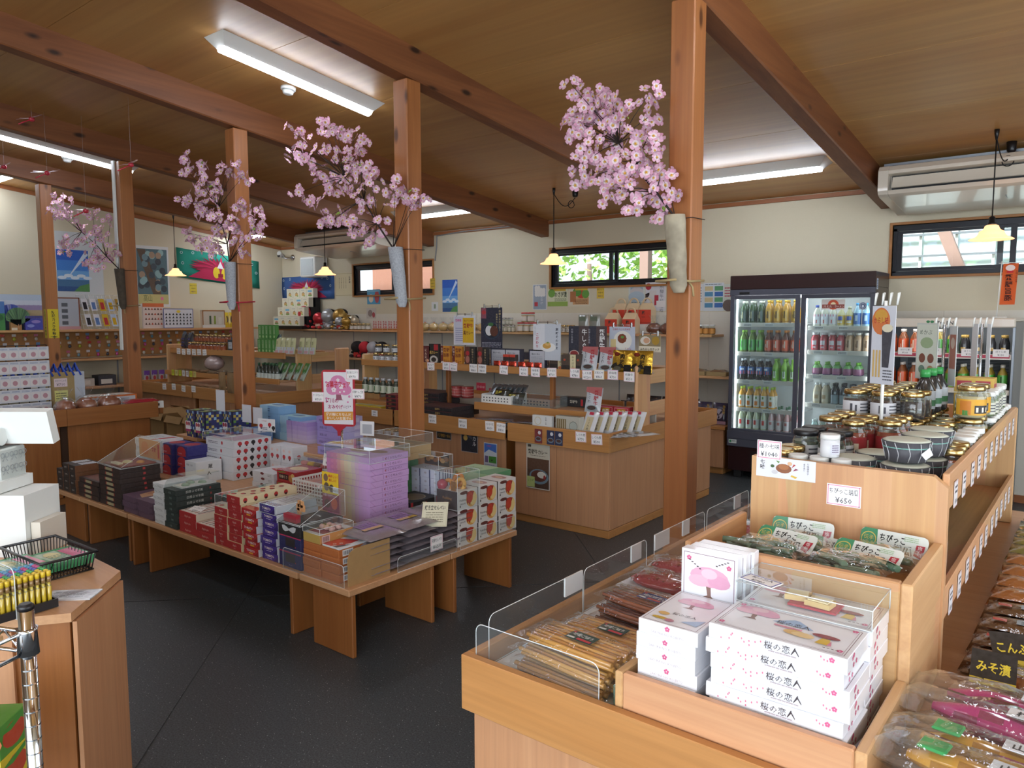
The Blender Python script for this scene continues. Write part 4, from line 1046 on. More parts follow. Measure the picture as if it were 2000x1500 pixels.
t8=boxkind('assortment_box','box',.3,.22,.04,'#b49a72',top=[('r',.02,.02,.26,.18,'#8c7a5a'),('e',.1,.1,.05,.03,'#5f6a44'),('e',.2,.12,.05,.03,'#a88a5c')])
stack(t8,2,(-3.40,2.905,ZT1+.257),.0403,'tan assortment box','on the pale green boxes by the third post',group='tan assortment boxes')
cover(-3.41,2.90,ZT1+.338,-3.09,3.13,ZT1+.40,'clear cover over nuts samples on the tan box')
card('price_stand','card',(-3.36,2.86,ZT1+.43),(1,.15,0),(-.05,.05,1),.105,.085,[('r',.018,.012,.07,.055,'#a9acb4'),('l',.0,.0,.105,.085,.002,'#c9cbd0')],'#e0e1e4','white tilted card holder with grey blank panel by third post')
# lamp-print boxes, tomato boxes, white boxes on the left half of the riser
LAMP=lambda x,y,c:[('e',x,y,.016,.014,c),('p',[(x-.007,y-.012),(x+.007,y-.012),(x+.005,y-.021),(x-.005,y-.021)],'#1c1617')]
k=boxkind('lamp_print_box','box',.35,.28,.052,'#d5d7dd',right=sum([LAMP(.04+.05*i,.032,'#1c1617' if i==2 else '#b3222a')for i in range(5)],[]),front=[('n',.03,.015,.12,.02,2,'#55506a'),('e',.2,.028,.01,.012,'#b3222a')],top=[('r',.03,.02,.29,.24,'#c9a9b8'),('r',.05,.04,.12,.2,'#c3c4d2')])
stack(k,5,(-4.82,2.66,ZT1),.0523,'white box with red lamp prints','in the middle of the riser',group='white lamp-print boxes',jit=.006)
cover(-4.83,2.65,ZT1+.263,-4.46,2.95,ZT1+.30,'clear lid on the white lamp-print boxes')
card('picture_card','card',(-4.52,2.95,ZT1+.335),(1,.2,0),(0,0,1),.16,.09,[('tc',.06,.07,.012,'さるぼぼ','#b3222a')]+LAMP(.11,.05,'#b3222a')+LAMP(.03,.04,'#b3222a')+LAMP(.145,.03,'#1c1617')+[('n',.03,.012,.06,.02,2,'#55506a')],'#dfe0e4','white card with lamp prints standing behind the lamp-print stack')
k=boxkind('lamp_print_box','box',.062,.12,.11,'#d9dae0',front=LAMP(.031,.04,'#b3222a')+[('e',.031,.08,.012,.01,'#e0c4c2')],right=LAMP(.05,.04,'#b3222a'))
row(k,4,(-4.42,2.90,ZT1+.0),(.066,0,0),'small upright lamp-print box','right of the lamp-print stack',group='small upright lamp-print boxes')
row(k,4,(-4.42,2.90,ZT1+.111),(.066,0,0),'small upright lamp-print box on upper level','right of the lamp-print stack',group='small upright lamp-print boxes')
k=boxkind('flat_white_box','box',.235,.2,.035,'#d3d6dc',top=[('p',[(.06,.1),(.1,.16),(.2,.17),(.17,.1),(.2,.06),(.12,.08)],'#b8343a'),('p',[(.08,.11),(.15,.14),(.14,.1)],'#d9dcc0')],front=[('e',.11,.026,.02,.008,'#6a2026'),('n',.17,.012,.04,.016,2,'#888888')])
stack(k,3,(-4.24,2.655,ZT1),.0353,'flat white box with red swirl on top','left of the red chestnut boxes',group='flat white boxes')
k=boxkind('chestnut_box','box',.19,.2,.07,'#a8222a',front=[('r',.02,.015,.1,.035,'#3a1418'),('t',.026,.024,.022,'飛騨くり','#e0c9b0',.085),('e',.15,.03,.028,.024,'#b57a3c'),('e',.165,.045,.018,.016,'#d9b06a'),('p',[(.0,.058),(.06,.066),(.1,.062),(.03,.054)],'#6a8a3a')],top=[('e',.09,.1,.07,.05,'#d9c08a'),('r',0,0,.19,.03,'#b3272d')],mat='gloss')
stack(k,2,(-3.985,2.66,ZT1),.0703,'red chestnut cake box','left of the white basket',group='red chestnut boxes')
t=thing('plastic_basket','white lattice basket of pink wafer packs, by the yellow sign','basket')
bx0,bx1,by0,by1,bz=-3.73,-3.42,2.60,2.84,ZT1
m=MB()
for(a0,a1,pl)in((bx0,bx1,'y'),(by0,by1,'x')):
 n=12
 for s_ in(0,1):
  for i in range(n+1):
   q=a0+(a1-a0)*i/n
   if pl=='y':m.box(q-.003,(by0,by1)[s_]-.002,bz,q+.003,(by0,by1)[s_]+.002,bz+.12)
   else:m.box((bx0,bx1)[s_]-.002,q-.003,bz,(bx0,bx1)[s_]+.002,q+.003,bz+.12)
  for j in range(7):
   z=bz+.02*j
   if pl=='y':m.box(bx0-.003,(by0,by1)[s_]-.0025,z,bx1+.003,(by0,by1)[s_]+.0025,z+(.012 if j in(0,6)else .006))
   else:m.box((bx0,bx1)[s_]-.0025,by0-.003,z,(bx0,bx1)[s_]+.0025,by1+.003,z+(.012 if j in(0,6)else .006))
o=m.build('lattice','white',t);o['kind']='stuff'
part(t,'basket_floor','white',(bx0,by0,bz,bx1,by1,bz+.004),b=0)
m=MB();m.pack(.1,.21,.035,'#c99a92',0,5,7,crimp=.1)
kw=Kind('wafer_pack','pack',m.build('wafer_pack','wrap',link=False))
for i in range(3):
 for q in range(3):kw.put((bx0+.055+.1*i,by0+.12,bz+.006+q*.036),random.uniform(-.1,.1),f'pink wafer pack, {("bottom", "middle", "top")[q]} layer, {("left", "middle", "right")[i]} pile in the white basket','pink wafer packs')
k=boxkind('tomato_box','box',.155,.16,.07,'#27226e',front=[('e',.0775,.03,.058,.036,'#b8242e'),('r',.02,.0,.115,.012,'#b8242e'),('t',.03,.012,.013,'TOMATO','#d9d2e6')],top=[('e',.0775,.08,.07,.065,'#2a2a8a'),('e',.0775,.08,.058,.052,'#b8323a'),('e',.05,.1,.006,.006,'#5a1a2a'),('e',.1,.06,.006,.006,'#5a1a2a')])
for i in range(2):stack(k,3,(-5.09+.165*i-.03,2.50+.02*i,ZT1),.0703,'navy box with red round print',f'{("left", "right")[i]} column behind the brown stack',group='navy red-print boxes')
stack(k,1,(-4.87,2.72,ZT1+.20),.07,'navy box with red round print','tilted behind the pair near the biscuit tray')
k=boxkind('white_gift_box','box',.3,.2,.045,'#d4d8dc',front=[('t',.02,.014,.02,'とまとまん','#6a6f7a',.12)],top=[('p',[(.18,.02),(.22,.02),(.26,.18),(.2,.18)],'#b83a4a'),('n',.03,.05,.12,.1,4,'#9aa0a8')])
stack(k,5,(-5.40,2.455,ZT1),.0453,'white gift box with grey lettering','behind the flat brown boxes',group='white gift boxes')
k=boxkind('white_gift_box','box',.14,.18,.14,'#d4d8dc',right=[('vb',.1,.12,.032,'蔵','#26262c'),('vb',.09,.075,.03,'人','#26262c')],front=[('t',.02,.11,.016,'飛騨こまめ','#55566a')])
k.put((-4.70-.02,2.46,ZT1),0,'tall white carton with black brush letters behind the dark green stack')
# back step
bench(-5.60,-5.30,2.86,3.14,'tall wooden step at back of the island, left of the second post',[(-5.58,2.88,-5.558,3.12),(-5.34,2.88,-5.318,3.12)],.60)
bench(-5.29,-3.50,2.99,3.155,'tall wooden step along the back of the sweets island',[(-5.27,3.0,-5.248,3.14),(-3.54,3.0,-3.518,3.14)],.60)
bench(-5.14,-3.46,3.158,3.50,'tall wooden step between the second and third posts',[(-5.12,3.18,-5.098,3.48),(-3.50,3.18,-3.478,3.48)],.60)
ZB=.6005
PC=['#c9b76a','#2a2f6a','#6a9a3c','#8fb8d8','#232238','#b3a03c']
rr=random.Random(5)
chk=[('r',.02*i,.02*j,.02,.02,PC[1]if(i+j)%2 else rr.choice(PC))for i in range(7)for j in range(10)]
k=boxkind('checker_box','box',.14,.14,.2,'#2a2f5a',front=chk+[('r',.0,.05,.07,.07,'#e0e0e4'),('r',0,.04,.07,.018,'#a83a6a'),('e',.02,.1,.014,.016,'#b3222a'),('e',.05,.1,.014,.016,'#8a2a4a')],right=chk,top=[('r',.02*i,.02*j,.02,.02,rr.choice(PC))for i in range(7)for j in range(7)])
row(k,2,(-5.45,2.87,ZB),(.145,0,0),'tall box with multicolour checker print','near the second post',group='checker print boxes')
k.put((-5.16,3.0,ZB),0,'tall box with multicolour checker print, beside the white hanging cards')
for i,(x,y,w,h)in enumerate(((-5.16,2.985,.10,.16),(-4.92,3.05,.10,.13),(-4.78,3.05,.10,.12))):
 card('card_holder','card',(x,y,ZB+.2+h/2-(.0,.07,.07)[i]),(1,.1,0),(0,0,1),w,h,[('l',.003,.003,w-.006,h-.006,.002,'#c4c4cc')],'#cfd0d8',f'{nth(i, 3)} blank white card hanging at the back of the island',th=.003)
k=boxkind('blue_box','box',.24,.15,.06,'#7aa6cf',front=[('n',.03,.015,.1,.03,2,'#3a5a7a'),('r',.0,.0,.1,.06,'#9ac3dd')],top=[('r',.02,.02,.2,.11,'#a5cfd8'),('e',.12,.08,.07,.03,'#5a86b0')])
for i in range(2):stack(k,4-i,(-4.98+.25*i,3.20,ZB),.0603,'light blue sweets box',f'{("left", "right")[i]} column at the back of the island',group='light blue sweets boxes')
k2=boxkind('blue_box','box',.18,.13,.09,'#4f7fbe',front=[('r',.0,.05,.13,.04,'#b3222a'),('t',.02,.06,.02,'TOMATO','#e0d5d8',.09),('r',0,.015,.13,.034,'#3a3a8a')])
k2.put((-4.93,3.02,ZB),0,'blue box with red TOMATO label, back of the island')
lil=['#a98fce','#b19ad2','#b9a5d4','#c2b2d8','#cabfda']
k=boxkind('lilac_box','box',.058,.15,.155,'#b6a3d6',front=[('r',0,.155/5*i,.058,.0312,lil[4-i])for i in range(5)],right=[('r',0,.155/5*i,.15,.0312,lil[4-i])for i in range(5)],mat='gloss')
row(k,4,(-4.63,3.19,ZB),(.0605,0,0),'upright lilac wrapped box','in the row left of the red sign',group='upright lilac boxes')
k=boxkind('lilac_box','box',.26,.2,.05,'#9d8fd0',front=[('t',.03,.015,.02,'桃嵐の月','#3a2f6a')],right=[('r',0,0,.2,.05,'#b9b2da'),('r',.12,.012,.05,.026,'#cfcbe4')],top=[('r',.015,.015,.23,.17,'#b9b6d0'),('e',.08,.1,.03,.02,'#c9b05a'),('e',.15,.08,.03,.02,'#b87a9a'),('e',.2,.13,.03,.02,'#8aa080')])
stack(k,4,(-4.36,3.25,ZB),.0503,'flat lilac gift box','behind the red sign',group='flat lilac gift boxes')
k.put((-4.05,3.02,ZB+.0),0,'flat lilac gift box in front, right of the lilac row')
k.put((-4.08,3.24,ZB+.0),.04,'flat lilac gift box with yellow top picture, left of third post')
card('box_lid','box',(-3.93,3.12,ZB+.0575),(1,.1,0),(-.1,1,.05),.24,.12,[('r',.02,.03,.1,.06,'#c9b64e'),('n',.14,.03,.08,.06,3,'#5a4f8a')],'#a99fd4','lilac lid with yellow print leaning behind the sign pole',th=.012)
m=MB();
t=thing('macaron_tray','white tray of pink and yellow round cakes behind the swirl boxes','tray',(-4.1,2.88,ZT1+.11))
part(t,'tray_base','white',(0,0,0,.3,.09,.012),b=0)
for i,c in enumerate(('#c9807c','#c9a03c','#7a5a44','#b5504a')):
 m=MB();m.lathe([(.02,0),(.026,.006),(.026,.018),(.02,.024)],12,c,c=(.04+.068*i,.045,.0125));m.build('round_cake','card',t)
cover(-4.11,2.875,ZT1+.11,-3.79,2.975,ZT1+.165,'clear cover over the tray of round cakes')
part(tag(thing('sweets_carton','plain white carton carrying the tray of round cakes','box'),'plain white carton carrying the tray of round cakes','box'),'carton','white',(-4.1,2.875,ZT1,-3.79,2.975,ZT1+.109))
price((-3.72,2.86,ZT1+.20),(1,.15,0),(0,.2,1),'おくたもせん','¥190','standing behind the white basket',None,.1,.075)
# red sign on a pole
SR=.42
su,sv=Vector((math.cos(SR),math.sin(SR),0)),Vector((0,0,1));sn=su.cross(sv)
t=thing('standing_sign','red framed sign reading お菓子フェア on a pole over the island','sign')
sc_=Vector((-3.705,2.93,1.0))
m=MB();m.tube([(-3.70,2.945,ZT1+.0),(-3.70,2.945,.83)],.008,8);m.lathe([(.05,0),(.05,.006),(.01,.012)],14,c=(-3.70,2.945,ZT1));m.build('pole','steel',t)
m=MB();c=5;r=.022;w2,h2=.112,.175
P=[]
for sx,sy,a0 in((1,-1,-90),(1,1,0),(-1,1,90),(-1,-1,180)):
 for i in range(c+1):a=math.radians(a0+90*i/c);P.append((sx*(w2-r)+r*math.cos(a),sy*(h2-r)+r*math.sin(a)))
n=len(P);m.mesh([(x,y,z)for z in(-.004,.004)for x,y in P],[tuple(range(n))[::-1],tuple(range(n,2*n))]+[(i,(i+1)%n,n+(i+1)%n,n+i)for i in range(n)],'#b3192e')
m.mesh([(x,y,z)for z in(-.004,.004)for x,y in((-.05,-h2+.001),(-.012,-h2-.03),(-.01,-h2-.06),(.01,-h2-.06),(.012,-h2-.03),(.05,-h2+.001))],[tuple(range(6))[::-1],tuple(range(6,12))]+[(i,(i+1)%6,6+(i+1)%6,6+i)for i in range(6)],'#b3192e')
o=m.build('frame','plastic',t);o.matrix_world=mat_uvn(sc_,su,sv)
m=MB();w2,h2=.099,.162
pk='#d887b4'
m.art((-w2,-h2,.0045),(1,0,0),(0,1,0),[('r',0,0,2*w2,2*h2,'#e9e6ec'),('e',.1,.235,.075,.052,pk,20),('e',.06,.215,.042,.034,pk),('e',.145,.215,.045,.034,pk),('e',.1,.27,.05,.035,pk),('p',[(.085,.185),(.118,.185),(.125,.155),(.135,.15),(.075,.15),(.085,.158)],'#9a5a70'),('f',.07,.215,.018,'#f1e9ee'),('f',.12,.235,.018,'#f1e9ee'),('f',.1,.275,.012,'#f1e9ee'),('e',.112,.20,.006,.006,'#f1e9ee'),('e',.14,.205,.006,.006,'#f1e9ee'),('tbc',.10,.232,.042,'お菓子フェア','#c8232f',.165),('tb',.012,.135,.032,'荘川の','#b0306a',.09),('tb',.03,.097,.03,'おみやげ','#b0306a',.1),('tb',.135,.102,.02,'にどうぞ','#8a5a7a',.05),('p',[(.0,.022),(.2-.004,.03),(.198,.082),(.0,.075)],'#d9973a'),('tbc',.1,.053,.022,'荘川桜にちなんだ','#f3ead8',.17),('tbc',.1,.029,.022,'おいしいお菓子!!','#f3ead8',.17),('e',.02,.26,.008,.006,pk),('e',.02,.16,.009,.006,pk),('e',.175,.175,.008,.008,pk),('e',.165,.14,.006,.006,pk)])
o=m.build('poster_sheet','gloss',t);o.matrix_world=mat_uvn(sc_,su,sv)
for(dx,dy,nm,yen,q)in((.10,.15,'荘川桜カステラ','¥970','upper right'),(.135,.03,'飛騨りんご餅','¥870','right'),(-.135,.005,'さくらせんべい','¥760','left')):
 p=sc_+su*dx+sv*dy+sn*.007
 price(p,su,sv,nm,yen,f'clipped to the {q} edge of the red sign',w=.085,h=.062)

# ================================================================== right foreground: white cherry boxes
random.seed(21)
PKP='#d4608e'
def speck(w,h,n,seed):
 r=random.Random(seed);out=[]
 for i in range(n):
  x,y=r.uniform(.01,w-.01),r.uniform(.006,h-.006)
  if w*.42<x<w*.75:continue
  out.append(('f',x,y,.0052,PKP)if r.random()<.35 else('e',x,y,.0015,.0022,'#d9809c',6))
 return out
TREE=lambda x,y,s:[('p',[(x-.05*s,y),(x-.01*s,y+.02*s),(x-.02*s,y+.08*s),(x+.01*s,y+.08*s),(x+.012*s,y+.02*s),(x+.03*s,y)],'#8a6a60'),('e',x,y+.13*s,.12*s,.06*s,'#dfa6bf',16),('e',x-.06*s,y+.10*s,.07*s,.035*s,'#e3b3c6'),('e',x+.06*s,y+.11*s,.07*s,.04*s,'#dba0bc'),('e',x,y+.15*s,.05*s,.03*s,'#e7c2d0')]
BW,BD,BH=.243,.136,.0281
TOP=[('l',.008,.008,BW-.016,BD-.016,.001,'#7a5a66'),('l',.012,.012,BW-.024,BD-.024,.0006,'#7a5a66')]+TREE(.055,.065,.32)+[('p',[(.09,.078),(.165,.078),(.132,.105),(.122,.105)],'#9cb6d8'),('tc',.128,.075,.018,'桜の恋人','#3a3036',.06),('r',.098,.062,.05,.006,'#d98aa0'),('e',.14,.05,.02,.011,'#d9b06a'),('e',.155,.047,.02,.011,'#e3c48a'),('e',.19,.065,.024,.008,'#8a3038'),('p',[(.18,.03),(.205,.03),(.2,.055),(.186,.055)],'#d9b43c'),('p',[(.2,.028),(.208,.03),(.203,.05)],'#d98aa0')]+[('f',x,y,.006,PKP)for x,y in((.018,.018),(.225,.02),(.225,.118),(.02,.118))]+[('e',.012+.01*i,.125,.003,.0012,'#5a4a50',6)for i in range(5)]+[('e',.2+.007*i,.016,.003,.0012,'#5a4a50',6)for i in range(4)]
k=boxkind('cherry_biscuit_box','box',BW,BD,BH,'#e9eaf1',mat='gloss',top=TOP,front=speck(BW,BH,22,3)+[('tc',.135,.011,.0155,'桜の恋人','#3f353b',.07),('n',.112,.005,.05,.004,1,'#b9aab2')],right=speck(BD,BH,9,8))
for rk,y in enumerate((1.272,1.41)):
 for q in range(9):
  lv='bottom' if q==0 else 'top' if q==8 else ORD[q]+' up'
  k.put((-.548+random.uniform(-.006,.006),y,.682+q*.0283),random.uniform(-.012,.012),f'white cherry blossom biscuit box with petals, {lv}, {("front", "back")[rk]} pile','white cherry blossom boxes')
LW,LD=.125,.183
k2=boxkind('cherry_biscuit_box','box',LW,LD,BH,'#e9eaf1',mat='gloss',front=[('f',.0625,.020,.006,PKP),('tc',.0625,.006,.007,'SAKURA NO KOIBITO','#b9aab2',.07)],top=[('l',.006,.006,LW-.012,LD-.012,.001,'#7a5a66')]+TREE(.06,.10,.3)+[('p',[(.075,.03),(.115,.06),(.11,.025)],'#9cb6d8'),('tc',.07,.055,.013,'桜の恋人','#3a3036',.05),('e',.03,.05,.012,.008,'#d9b06a'),('e',.035,.025,.018,.006,'#c9a63c'),('e',.055,.022,.01,.007,'#b9788a')])
for q in range(8):k2.put((-.698+random.uniform(-.004,.004),1.272,.682+q*.0283),random.uniform(-.012,.012),f'small white biscuit box with one red flower, {"bottom" if q == 0 else "top" if q == 7 else ORD[q] + " up"}, left pile','small white cherry boxes')
k3=boxkind('cherry_biscuit_box','box',.125,.028,.235,'#e9eaf1',mat='gloss',front=[('l',.006,.006,.113,.223,.0012,'#7a4a62')]+TREE(.064,.135,.36)+[('f',.018,.217,.006,PKP),('f',.107,.21,.006,PKP)]+[('e',.02+.006*i,.213-.004*i,.003,.0014,'#5a4a50',6)for i in range(5)]+[('e',.105-.006*i,.222-.003*i,.003,.0014,'#5a4a50',6)for i in range(5)],right=[('r',.004,.1,.02,.05,'#b9bac2')])
for q in range(2):k2.put((-.698+random.uniform(-.002,.002),1.458,.682+q*.0432),0,f'{("bottom", "upper")[q]} white biscuit box under the upright cherry boxes',None,(1,.48,1.53))
for q in range(3):k3.put((-.694+.006*q,1.46+.0295*q,.7686),0,f'{("front", "middle", "rear")[q]} upright white box with cherry tree picture, before the cucumber bin','upright cherry boxes')
cover(-.552,1.408,.682+9*.0284,-.30,1.548,.682+9*.0284+.038,'clear cover with biscuit samples on the back pile of cherry boxes')
zz=.682+9*.0284
m=MB();m.box(-.46,1.44,zz+.002,-.37,1.50,zz+.006,'#b3232f')
for x,y,a in((-.45,1.475,.2),(-.405,1.462,-.1)):m.obox((x,y,zz+.012),((math.cos(a),math.sin(a),0),(-math.sin(a),math.cos(a),0),(0,0,1)),.024,.017,.005,'#d9b87a');m.obox((x,y,zz+.018),((math.cos(a),math.sin(a),0),(-math.sin(a),math.cos(a),0),(0,0,1)),.019,.013,.001,'#ecdcb0')
tag(m.build('biscuit_sample','card'),'two pale biscuits on a red mat under the clear cover','biscuit')
price((-.51,1.43,zz+.0405),(1,-.25,0),(.25,1,0),'桜の恋人','¥780','lying on the clear cover','#3a4fb8',.075,.04)
# pickled cucumbers: bag, cucumbers and header card
def cucumber_pack(loc,rz,tilt,label):
 t=thing('cucumber_pack',label,'pickles',loc,rz,'pickled cucumber packs')
 r=random.Random(label)
 m=MB()
 for i in range(16):
  x,y=r.uniform(-.055,.055),r.uniform(-.05,.03);a=r.uniform(-.5,.5);z=.012+.009*(i%3)
  P=[(x+(u-.5)*.075*math.cos(a),y+(u-.5)*.075*math.sin(a)+.012*math.sin(PI*u),z)for u in(0,.2,.5,.8,1)]
  m.tube(P,.0075,6,('#3f5a44','#5a7058','#4a6650','#2f4a3a')[i%4])
 m.build('cucumber','gloss',t)['kind']='stuff'
 m=MB();m.pack(.165,.13,.042,'#ffffff',0,8,7,crimp=.25);m.build('bag','film',t)
 c,s=math.cos(tilt),math.sin(tilt)
 m=MB();w,h=.145,.05
 P=[(-w/2,0)]+[(w/2,0)]+[(w/2-.01+.01*math.sin(a),h-.01+.01*math.cos(a))for a in(PI/2,PI/4,0)]+[(-w/2+.01-.01*math.sin(a),h-.01+.01*math.cos(a))for a in(0,PI/4,PI/2)]
 n=len(P);m.mesh([(x,y,z)for z in(0,.0015)for x,y in P],[tuple(range(n))[::-1],tuple(range(n,2*n))]+[(i,(i+1)%n,n+(i+1)%n,n+i)for i in range(n)],'#d9dcd6')
 m.art((-w/2,0,.0015),(1,0,0),(0,1,0),[('p',[(0,0),(.04,0),(.036,h),(.008,h),(0,h-.008)],'#3f8a63'),('ring',.019,.025,.017,.0022,'#c9b45a'),('t',.008,.024,.012,'伝承','#c9b45a',.022),('t',.012,.010,.012,'好味','#c9b45a',.02),('tb',.043,.026,.02,'ちびっこ','#1c1a1a',.055),('tb',.072,.005,.022,'胡瓜','#1c1a1a',.045),('e',.055,.012,.012,.004,'#3a8a4c'),('e',.05,.017,.009,.003,'#3a8a4c'),('p',[(.122,.03),(.14,.03),(.135,.0),(.118,.006)],'#a8283a'),('v',.130,.029,.011,'塩麹','#e9d9d9'),('n',.095,.033,.03,.012,3,'#9ab88a')])
 o=m.build('header_card','gloss',t);o.location=(0,.062,.012);o.rotation_euler=(tilt,0,0)
BZ=.908
cucumber_pack((-.555,1.775,BZ+.035),.05,1.25,'cucumber pack with upright header card, back left of the bin')
cucumber_pack((-.47,1.745,BZ+.01),-.03,1.1,'cucumber pack with header card half hidden, back middle of bin')
cucumber_pack((-.365,1.775,BZ+.04),-.12,1.2,'cucumber pack with upright header card, back right of the bin')
cucumber_pack((-.58,1.655,BZ+.045),-.22,.7,'cucumber pack lying in front, left side of bin')
cucumber_pack((-.40,1.64,BZ+.05),-.22,.7,'cucumber pack lying in front, right side of bin')
price((-.477,1.8868,1.068),*FRONT,'ちびっこ胡瓜','¥650','pinned on the tall pine board','#e79ab8',.078,.052)
price((-.66,1.8865,1.16),*FRONT,'種の七味','¥1040','at the left corner of the tall board','#e79ab8',.062,.048)
card('recipe_card','card',(-.618,1.8866,1.116),*FRONT,.148,.052,[('vb',.016,.045,.013,'七味','#26242a'),('e',.07,.026,.02,.012,'#8a5230'),('e',.07,.03,.013,.007,'#a86a3c'),('p',[(.05,.045),(.06,.043),(.057,.038)],'#5a8a3c'),('p',[(.095,.04),(.1,.038),(.09,.03)],'#b3322a'),('p',[(.1,.03),(.107,.027),(.093,.022)],'#8a2a4a'),('e',.085,.04,.006,.005,'#d9b08a'),('p',[(.09,.012),(.105,.008),(.1,.004),(.088,.008)],'#d9b43c'),('v',.13,.047,.006,'七味唐辛子','#4a4a5a'),('v',.121,.045,.005,'香り高い','#4a4a5a'),('e',.048,.015,.008,.005,'#c9c9cf'),('e',.042,.03,.005,.004,'#3a5a2a')],'#dfe1ea','white card with picture of brown spice on the tall board')
# clear guards round the left tray
TZ=.6865
guard((-1.096,1.243,TZ),(1,0,0),.33,.115,'clear guard at the front end of the pickle tray')
for i,(a,L,tab)in enumerate(((1.285,.40,((.31,.085),)),(1.69,.36,((.26,.06),)),(2.10,.38,((.0,.10),(.2,.05))),(2.50,.40,((.25,.06),)),(2.92,.38,()))):
 guard((-1.093,a,TZ),(0,1,0),L,.12,f'{nth(i, 5, "nearest", "farthest")} clear guard along the left edge of the pickle tray',tab)
# burdock packs
def stick_pack(n,col,cols,lab,labtxt,w=.30,d=.125,h=.026,rad=.0055):
 b=MB();r=random.Random(n*7+len(lab));cc=cols
 for i in range(n):
  y=-d*.36+d*.72*(i%(n//2))/(n//2-1);z=.008+(.0095 if i>=n//2 else 0)
  P=[(-w*.40+u*w*.78+r.uniform(-.006,.006),y+r.uniform(-.002,.002),z+r.uniform(-.001,.001))for u in(0,.33,.66,1)]
  b.tube(P,rad,6,cc[i%len(cc)])
 st=b.build('burdock_stick','liquid',link=False)
 b=MB();b.pack(w,d,h+.004,'#ffffff',0,9,6,crimp=.15);film=b.build('burdock_pack','film',link=False)
 b=MB();b.box(-.035,-.02,h+.003,.035,.02,h+.0042,lab);b.art((-.035,-.02,h+.0042),(1,0,0),(0,1,0),[('tb',.008,.02,.014,labtxt,'#d9dcd6',.055),('r',.03,.003,.038,.009,'#c23a44'),('r',.004,.003,.02,.007,'#dfe2dc'),('r',.003,.03,.007,.007,'#b3443a')]);lb=b.build('label','card',link=False)
 return Kind('burdock_pack','pickles',film,[('burdock_stick',st),('label',lb)])
kg1=stick_pack(16,'',('#cf9440','#c4863a','#d69e4c','#b97c32'),'#26423a','味噌ごぼう')
kg2=stick_pack(14,'',('#7a3a16','#8a441c','#6a3014'),'#26346a','山ごぼう')
for i,(x,y,z,rz)in enumerate(((-.905,1.345,TZ+.001,-.06),(-.90,1.352,TZ+.032,-.10),(-.885,1.50,TZ+.001,-.08),(-.895,1.515,TZ+.032,-.05),(-.89,1.37,TZ+.063,-.08))):
 kg1.put((x,y,z),rz,f'yellow burdock pack, {("bottom of front pile", "middle of front pile", "bottom of second pile", "top of second pile", "top of front pile")[i]}, in pickle tray','yellow burdock packs')
for i in range(3):kg2.put((-.90+.01*i,1.66+.012*i,TZ+.001+.031*i),-.08-.03*i,f'dark brown burdock pack, {("bottom", "middle", "top")[i]} of the dark pile in pickle tray','dark burdock packs')
for i in range(3):
 m=MB();a=1.30+.15*i
 m.box(-.77,a,TZ+.001+.002*i,-.732,a+.15,TZ+.05+.004*i,'#7fa593',b=.006);m.art((-.77,a,TZ+.0502+.004*i),(1,0,0),(0,1,0),[('ring',.02,.02+.04*j,.009,.0015,'#3f6a55')for j in range(3)])
 tag(m.build('pickle_packet','wrap'),f'{("front", "middle", "rear")[i]} pale green packet along the pine bin in the tray','pickles','pale green packets')
b=MB();b.blob((0,0,.016),.07,'#94303a',sc=(1.35,.8,.28),n=14,m=8,rnd=.05)
for i in range(14):b.box(-.08+.011*i,-.035,.024,-.074+.011*i,.035,.0345-.0012*abs(i-7),('#a83f48','#8a2630')[i%2])
mt_=b.build('sliced_pickle','liquid',link=False)
b=MB();b.pack(.23,.15,.04,'#ffffff',0,9,7,crimp=.2);fl=b.build('red_pickle_pack','film',link=False)
b=MB();b.box(-.11,-.07,0,.11,.07,.004,'#dcd9dc');b.box(.05,-.05,.0042,.10,.05,.0055,'#c9342c');tr=b.build('pack_tray','card',link=False)
kr=Kind('red_pickle_pack','pickles',fl,[('sliced_pickle',mt_),('pack_tray',tr)])
for i,(x,y,q)in enumerate(((-.93,1.90,0),(-.955,1.885,1),(-.94,2.02,0),(-.965,2.03,1))):kr.put((x,y,TZ+.001+.041*q),-.15+.1*i,f'red sliced pickle pack, {("lower left", "upper left", "lower right", "upper right")[i]} of the near red group','red sliced pickle packs')
for i in range(8):kr.put((-.96+.05*(i%2),2.58+.17*(i//2),TZ+.001+.041*(i%2)),.3*(i%3),f'{ORD[i]} red pickle pack in the far half of the tray','far red pickle packs')
